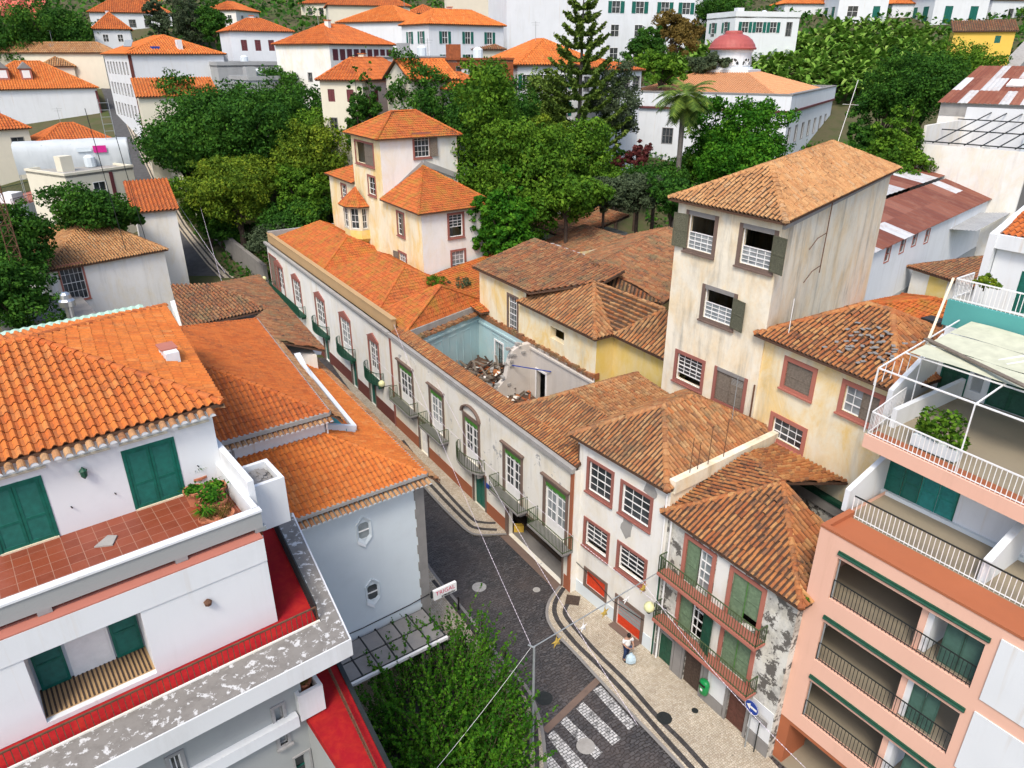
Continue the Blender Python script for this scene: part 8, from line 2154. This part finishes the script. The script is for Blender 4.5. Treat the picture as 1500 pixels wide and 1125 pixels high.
for i,(px,py,Y,rx,rz,mt,n,sh,lab) in enumerate([(540,140,98,2.4,5.5,'leaf_dark',3500,'cone','small dark conical tree before the orange gable house'),(522,150,96,2.0,5,'leaf_dark',2500,'cone','slim dark conical tree left of a similar one'),(610,135,95,4.5,5.5,'leaf_dark',5500,'round','dark round tree beside the pavilion'),(655,170,93,6,5,'leaf_dark',6500,'round','dark green tree directly behind the villa tower'),(705,150,96,6,5,'leaf_dark',6000,'round','bluish dark tree below the rust-clad house'),(735,185,90,5,5,'leaf_dark',5000,'round','dark tree between the light green one and the pine'),(715,235,76,4.2,8.5,'leaf_mid',9000,'column','tall light green feathery tree right of the villa tower'),(765,275,72,5.0,7.5,'leaf_mid',9500,'round','big light green tree between villa and brown roofs'),(740,320,66,3.4,4.5,'leaf_bright',5500,'round','bright green bushy tree hugging the villa wall'),(800,215,88,4,3.6,'leaf_yellow',4500,'round','yellowish tree with open crown below the pine'),(850,225,86,4.8,4.2,'leaf_mid',5500,'round','mid green tree before the dark drive'),(830,285,70,4,2.8,'leaf_mid',4500,'round','green shrubs behind the concrete tank'),(700,340,68,2.4,3.2,'leaf_bright',3000,'round','bright shrub at the villa corner'),(800,150,102,3.4,4,'leaf_pine',4000,'column','weeping dark shrub beside the pine trunk'),(905,150,102,3.2,4.5,'leaf_olive',3500,'column','drooping grey-green tree right of the pine')]):
    tree(lab,px,py,Y,rx,rz,mt,n,.4,7 if sh!='round' else 6,20+i,group=GC,shape=sh)
tree('broad dark evergreen on the hill left of the climbing street',78,62,170,11,9,'leaf_dark',11000,.6,8,50)
tree('dark tree at the upper edge of the broad evergreen',15,75,168,9,7,'leaf_dark',6000,.6,6,51)
GL='trees around the tan-roofed house'
tree('dark green tree behind the tan tile roof',130,315,76,4.6,3.6,'leaf_dark',6000,.38,6,52,group=GL); tree('small dark tree between tan roof and orange street-corner roof',168,318,78,2.6,2.4,'leaf_dark',2500,.38,4,53,group=GL); tree('tall dark tree left of the tan-roofed house',8,365,64,4.4,6,'leaf_dark',7500,.38,7,54,group=GL); tree('dark tree at the foot of the lattice mast',12,430,58,4.0,4.5,'leaf_dark',5500,.36,6,55,group=GL)
GH='trees scattered among the hill houses'
for i,(px,py,Y,rx,rz,mt,n,lab) in enumerate([(228,25,190,3.2,7,'leaf_olive',3000,'slim grey-green tree beside the red hip roofed house'),(275,30,185,5,7,'leaf_olive',4000,'pale grey-green tree below the long beige hall'),(312,35,182,4.5,6,'leaf_dark',4000,'dark leafy tree with big leaves below the long hall'),(942,68,140,4.2,4.2,'leaf_dark',3500,'round green tree under the white apartment house'),(990,48,150,4.8,5.5,'leaf_brown',4500,'brownish autumn tree left of the villa'),(1050,18,190,7,5,'leaf_dark',4500,'dark tree at the upper edge behind the villa'),(970,100,125,4,3.5,'leaf_mid',3000,'small palm-like green tree behind the domed building'),(1030,100,135,4,2.6,'leaf_olive',2500,'grey-green shrub beside the dome'),(1470,22,215,5,2.5,'leaf_mid',2500,'green hedge before the upper corner house'),(580,8,230,6,4,'leaf_dark',2500,'dark tree at the upper edge behind orange roofs')]):
    tree(lab,px,py,Y,rx,rz,mt,n,.5,6,60+i,group=GH)
GD='trees around the domed building'
for i,(px,py,Y,rx,rz,mt,n,sh,lab) in enumerate([(1088,214,84,6.0,4.8,'leaf_bright',15000,'box','dense clipped bright green tree before the domed building'),(1355,130,108,7,7,'leaf_dark',9000,'round','big dark tree right of the domed building'),(1395,100,116,6.5,6,'leaf_mid',7000,'round','tall mid green tree beside the rusty hall'),(1300,150,110,5,5.5,'leaf_dark',6000,'round','dark tree at the right corner of the domed building'),(1300,205,84,3.0,4.2,'leaf_mid',5500,'cone','feathery cypress behind the tower house roof'),(1330,190,86,2.6,4.2,'leaf_mid',4500,'cone','second feathery cypress nearer the rusty sheds'),(1265,205,90,2.5,3,'leaf_dark',2500,'round','dark shrub beside the feathery cypresses')]):
    tree(lab,px,py,Y,rx,rz,mt,n,.4,14 if sh=='box' else 7,80+i,group=GD,shape=sh)
GS='shrubs of the garden before the domed building'
for i,(px,py,Y,rx,rz,mt,n,lab) in enumerate([(908,232,100,1.4,1.5,'leaf_dark',900,'small green shrub beside the red-leaved ones'),(935,228,100,2.3,2.2,'leaf_red',1800,'dark red-leaved shrub against the white wall'),(906,238,98,1.2,1.0,'leaf_red',700,'low red-leaved shrub by the drive'),(905,268,84,4.0,2.2,'leaf_mid',3800,'light green shrubs along the drive'),(960,262,82,4.5,2.6,'leaf_dark',4200,'dark shrubs behind the brown roofs'),(935,285,74,4.0,2.2,'leaf_olive',3500,'grey-green shrubs beyond the lean-to roofs'),(985,290,70,3.2,2.6,'leaf_dark',2800,'dark shrubs left of the tower house'),(885,290,72,3.0,1.8,'leaf_olive',2500,'pale shrubs behind the concrete tank'),(1010,250,86,3.2,2.4,'leaf_mid',2800,'shrubs at the foot of the palm'),(870,255,90,3,2,'leaf_mid',2500,'green shrubs at the edge of the dark drive')]):
    tree(lab,px,py,Y,rx,rz,mt,n,.34,5,100+i,group=GS,name='shrub',cat='shrub')
mb=MB(); q=[PG(880,195),PG(918,195),PG(930,262),PG(868,250)]; mb.poly([p+Vector((0,0,.1)) for p in (q[3],q[2],q[1],q[0])]); structure('garden_drive',mb,M['asphalt'])

def norfolk():
    Y=100; c=PY(848,190,Y); zb=ground(Y); ro=thing('norfolk_pine','tall tiered norfolk pine rising above the orange roofs','tree',(c.x,c.y,zb)); topz=PY(842,-25,Y).z-zb; h=topz
    m=MB(); m.tube([(0,0,-.5),(0,0,h*.5),(0,0,h)],[.42,.28,.05],8); part('trunk',m,M['bark_grey'],ro)
    g=random.Random(9); V=[];Fc=[];Rv=[]; br=MB(); nT=19; z0=h*.1
    pos=[];nr=[];rv=[]
    for k in range(nT):
        t=k/(nT-1); z=z0+(h-z0)*t**.95; ln=7.8*(1-t)**.8+.5
        if k<3: ln*=.8
        nb=7
        for j in range(nb):
            a=2*math.pi*j/nb+k*.7+g.uniform(-.15,.15); l=ln*g.uniform(.82,1.08); lift=.06+.30*t
            pts=[]
            for s_ in range(7):
                u=s_/6; x=math.cos(a)*l*u; y=math.sin(a)*l*u; zz=z+l*(lift*u*.9+.20*u*u-.12*math.sin(u*3.1)); pts.append((x,y,zz))
            br.tube(pts,[.06*(1-.8*s_/6) for s_ in range(7)],4)
            n=int(60+l*60)
            for q in range(n):
                u=g.uniform(.22,1.0); i=min(5,int(u*6)); f=u*6-i; p=[pts[i][e]+(pts[i+1][e]-pts[i][e])*f for e in range(3)]; wd_=(.55*(1-u)+.2)
                p[0]+=g.gauss(0,wd_*.5); p[1]+=g.gauss(0,wd_*.5); p[2]+=abs(g.gauss(0,.1))+.02; pos.append(p); nr.append((g.gauss(0,.3),g.gauss(0,.3),1)); rv.append(min(.98,max(.02,.5+.25*g.gauss(0,1))))
    part('branches',br,M['bark_grey'],ro,kind='stuff')
    V,F=leaf_quads(np.array(pos),np.array(nr),.5,.5); mesh_np('foliage',V,F,np.array(rv),M['leaf_pine'],ro)
norfolk()
def palm():
    Y=82; c=PY(992,275,Y); zb=ground(Y)-.5; crown=PY(1003,138,Y); ro=thing('palm_tree','tall palm with drooping fronds before the domed building','tree',(c.x,c.y,zb)); T=Vector((crown.x-c.x,0,crown.z-zb))
    m=MB(); m.tube([(0,0,0),(T.x*.3,0,T.z*.5),tuple(T)],[.32,.26,.3],9); part('trunk',m,M['bark_grey'],ro)
    g=random.Random(5); V=MB()
    for k in range(64):
        a=g.uniform(0,6.28); up=g.uniform(-.9,1.1); l=g.uniform(2.6,3.6); dead=up<-.45
        pts=[]; 
        for s_ in range(9):
            u=s_/8; r=l*u*(.95 if up>-.3 else .55); z=l*(up*u-.62*u*u*(1.0 if up>0 else .45)); pts.append(T+Vector((math.cos(a)*r,math.sin(a)*r,z)))
        side=Vector((-math.sin(a),math.cos(a),0))
        for s_ in range(1,8):
            for sg in (-1,1):
                for e in range(3):
                    u=e/3; p=pts[s_]+(pts[s_+1]-pts[s_])*u; w_=.75*math.sin(math.pi*(s_+u)/9)+.15; tip=p+side*sg*w_+(pts[s_+1]-pts[s_])*.7+Vector((0,0,-.28*w_)); d=(pts[s_+1]-pts[s_])*.34
                    V.poly([p,p+d,tip],.02+g.random()*.9)
    part('fronds',V,M['leaf_pine'],ro,kind='stuff')
    V=MB()
    for k in range(60):
        a=g.uniform(0,6.28); p=T+Vector((math.cos(a)*.35,math.sin(a)*.35,-.3)); l=g.uniform(.8,2.4); V.poly([p,p+Vector((.1,.05,0)),p+Vector((math.cos(a)*.7,math.sin(a)*.7,-l))],.3+g.random()*.6)
    part('dead_fronds',V,M['leaf_brown'],ro,kind='stuff')
palm()
def bananas():
    g=random.Random(8); V=MB(); cnt=0
    poly=[(950,125),(985,75),(1062,62),(1185,50),(1240,28),(1330,35),(1440,60),(1470,85),(1440,115),(1400,120),(1280,135),(1200,128),(1120,110)]
    def inp(x,y):
        c=False; n=len(poly)
        for i in range(n):
            (x0,y0),(x1,y1)=poly[i],poly[(i+1)%n]
            if (y0>y)!=(y1>y) and x<(x1-x0)*(y-y0)/(y1-y0)+x0: c=not c
        return c
    pts=[]
    while len(pts)<1150:
        px=g.uniform(940,1480); py=g.uniform(26,138)
        if not inp(px,py): continue
        # plant crowns stand about 3.5 m above the slope
        r=ray(px,py); lo,hi=60,320
        for _ in range(40):
            m_=(lo+hi)/2
            if CAM_H+r.z/r.y*m_>ground(m_)+3.2: lo=m_
            else: hi=m_
        if lo<125 or lo>300: continue
        pts.append(Vector((r.x/r.y*lo,lo,ground(lo))))
    for p in pts:
        h=g.uniform(1.8,3.0); nl=g.randint(7,9)
        for k in range(nl):
            a=g.uniform(0,6.28); up=g.uniform(.7,1.6); l=g.uniform(1.6,2.7); w_=g.uniform(.22,.36); side=Vector((-math.sin(a),math.cos(a),0)); prev=None; rv=.02+g.random()*.95
            for s_ in range(5):
                u=s_/4; q=p+Vector((math.cos(a)*l*u*.75,math.sin(a)*l*u*.75,h+l*(up*u-.75*u*u))); ww=w_*(.25+1.1*math.sin(math.pi*(.12+.8*u))); A=q-side*ww+Vector((0,0,.12*ww)); B=q+side*ww+Vector((0,0,.12*ww))
                if prev: V.add([prev[0],prev[2],q,A],[(0,1,2,3)],rv); V.add([prev[2],prev[1],B,q],[(0,1,2,3)],min(.98,rv+.04))
                prev=(A,B,q)
    o=part('banana_grove',V,M['leaf_banana'],None,kind='stuff'); o['label']='dense green banana grove covering the slope behind the domed building'; o['category']='plants'
bananas()
def creeper():
    c=P(650,1060,3.0); ro=thing('climbing_plant','bright green climbing plant with long upright shoots filling the street corner','plant',(c.x,c.y,KZ)); g=np.random.default_rng(4); gr=random.Random(4)
    pos=[];nr=[];rv=[]; st=MB()
    ring=[(560,985),(620,925),(690,905),(735,975),(765,1040),(770,1120),(690,1160),(560,1160),(525,1075)]
    base=[P(x,y,2.2) for x,y in ring]; ctr=P(655,1090,2.2)
    for k in range(820):
        i=gr.randrange(len(base)); a=base[i]+(base[(i+1)%len(base)]-base[i])*gr.random(); f=gr.random()**.5*.93; b0=ctr+(a-ctr)*f
        out=(b0-ctr); out.z=0; d=Vector((out.x*.16+gr.gauss(0,.12),out.y*.13+gr.gauss(0,.12),1.0)); ln=gr.uniform(1.5,3.1)*(1.15-.45*f); bend=Vector((gr.gauss(0,.25),gr.gauss(0,.25),-.12)); tone=gr.uniform(.25,.75)
        z0=b0.z-1.2; prev=None; n=int(ln*27)
        P0=Vector((b0.x,b0.y,z0+gr.uniform(-.5,.6)))
        Q=lambda t: P0+d*(ln*t)+bend*(ln*t*t)
        st.tube([tuple(Q(t)-c.xyz+Vector((0,0,c.z-KZ))) for t in (0,.35,.7,1)],[.02,.015,.01,.005],3)
        for j in range(n):
            t=gr.uniform(.02,1); q=Q(t); w_=.115*(1.1-t); pos.append((q.x+gr.gauss(0,w_)-c.x,q.y+gr.gauss(0,w_)-c.y,q.z+gr.gauss(0,.05)-KZ)); nr.append((gr.gauss(0,.7),gr.gauss(0,.7)-.2,.8)); rv.append(min(.98,max(.02,tone+gr.gauss(0,.15)+.22*t-.1)))
    V,F=leaf_quads(np.array(pos),np.array(nr),.135,.7,rng=g); mesh_np('leaves',V,F,np.array(rv),M['leaf_bright'],ro)
    part('shoots',st,M['bark'],ro,kind='stuff')
    m=MB(); m.tube([(0,0,0),(.1,.1,1.2),(0,.3,2.4)],[.16,.13,.08],8); part('trunk',m,M['bark'],ro)
    m=MB(); m.prism([((p-c).x,(p-c).y) for p in [ctr+(q-ctr)*.86 for q in base][::-1]],.9,1.0); part('trellis',m,M['iron'],ro)
creeper()
# small growths on roofs and gutters
for i,(px,py,z,r,mt,lab) in enumerate([(638,418,9.6,.8,'leaf_mid','green tuft of weeds growing on the orange roof at the villa foot'),(672,425,9.0,1.1,'leaf_olive','dry straggly weeds in the roof valley by the cream house'),(1186,877,8.7,.38,'leaf_yellow','yellow-green tuft in the gutter corner between peeling house and pink block'),(1442,420,19.0,.45,'leaf_yellow','small potted bush on the upper parapet of the pink block')]):
    c=P(px,py,z); ro=thing('weed_tuft',lab,'plant',tuple(c)); V,F,r_=cloud([(0,0,r*.4,r,r*.6),(r*.4,0,r*.3,r*.6,r*.5)],900,.16,seed=200+i); mesh_np('leaves',V,F,r_,M[mt],ro); m=MB(); m.tube([(0,0,-.2),(0,0,r*.4)],.03,5); part('stem',m,M['bark'],ro)

def undergrowth():
    g=np.random.default_rng(12); n=26000; x=g.uniform(-62,62,n); y=g.uniform(78,128,n); z=np.array([ground(v) for v in y]); keep=np.ones(n,bool)
    px=x/y
    # keep clear of the climbing street and the garden drive
    for i in range(n):
        k=min(range(len(Lp)),key=lambda q:abs(Lp[q].y-y[i])); 
        if Lp[k].x-9<x[i]<Rp[k].x+1.2: keep[i]=False
        if 9<x[i]<19 and 92<y[i]<118: keep[i]=False
    pos=np.stack([x,y,z+g.uniform(.05,.9,n)],1)[keep]; nr=g.normal(size=pos.shape)*.5+np.array([0,-.2,1]); V,F=leaf_quads(pos,nr,.6,.7,rng=g)
    o=mesh_np('undergrowth',V,F,np.clip(g.normal(.5,.2,len(pos)),.02,.98),M['leaf_dark'],None); o['label']='low green undergrowth covering the garden ground'; o['category']='plants'
undergrowth()
def hill_cover():
    g=np.random.default_rng(21); n=30000; y=g.uniform(152,330,n); x=g.uniform(-.72,.72,n)*y; z=np.array([ground(v) for v in y]); keep=np.ones(n,bool)
    for i in range(n):
        if y[i]<200 and x[i]<0:
            k=min(range(len(Lp)),key=lambda q:abs(Lp[q].y-y[i]))
            if Lp[k].x-2<x[i]<Rp[k].x+1: keep[i]=False
    cl=np.array([mnoise.noise(Vector((a*.06,b*.06,3))) for a,b in zip(x,y)])
    pos=np.stack([x,y,z+g.uniform(.05,1.0,n)*(1+np.clip(cl,0,1)*5)],1)[keep]; nr=g.normal(size=pos.shape)*.5+np.array([0,-.4,.8]); V,F=leaf_quads(pos,nr,1.25,.7,rng=g)
    o=mesh_np('hill_scrub',V,F,np.clip(g.normal(.5,.2,len(pos)),.02,.98),M['leaf_dark'],None); o['label']='mixed green scrub and gardens between the hill houses'; o['category']='plants'
hill_cover()
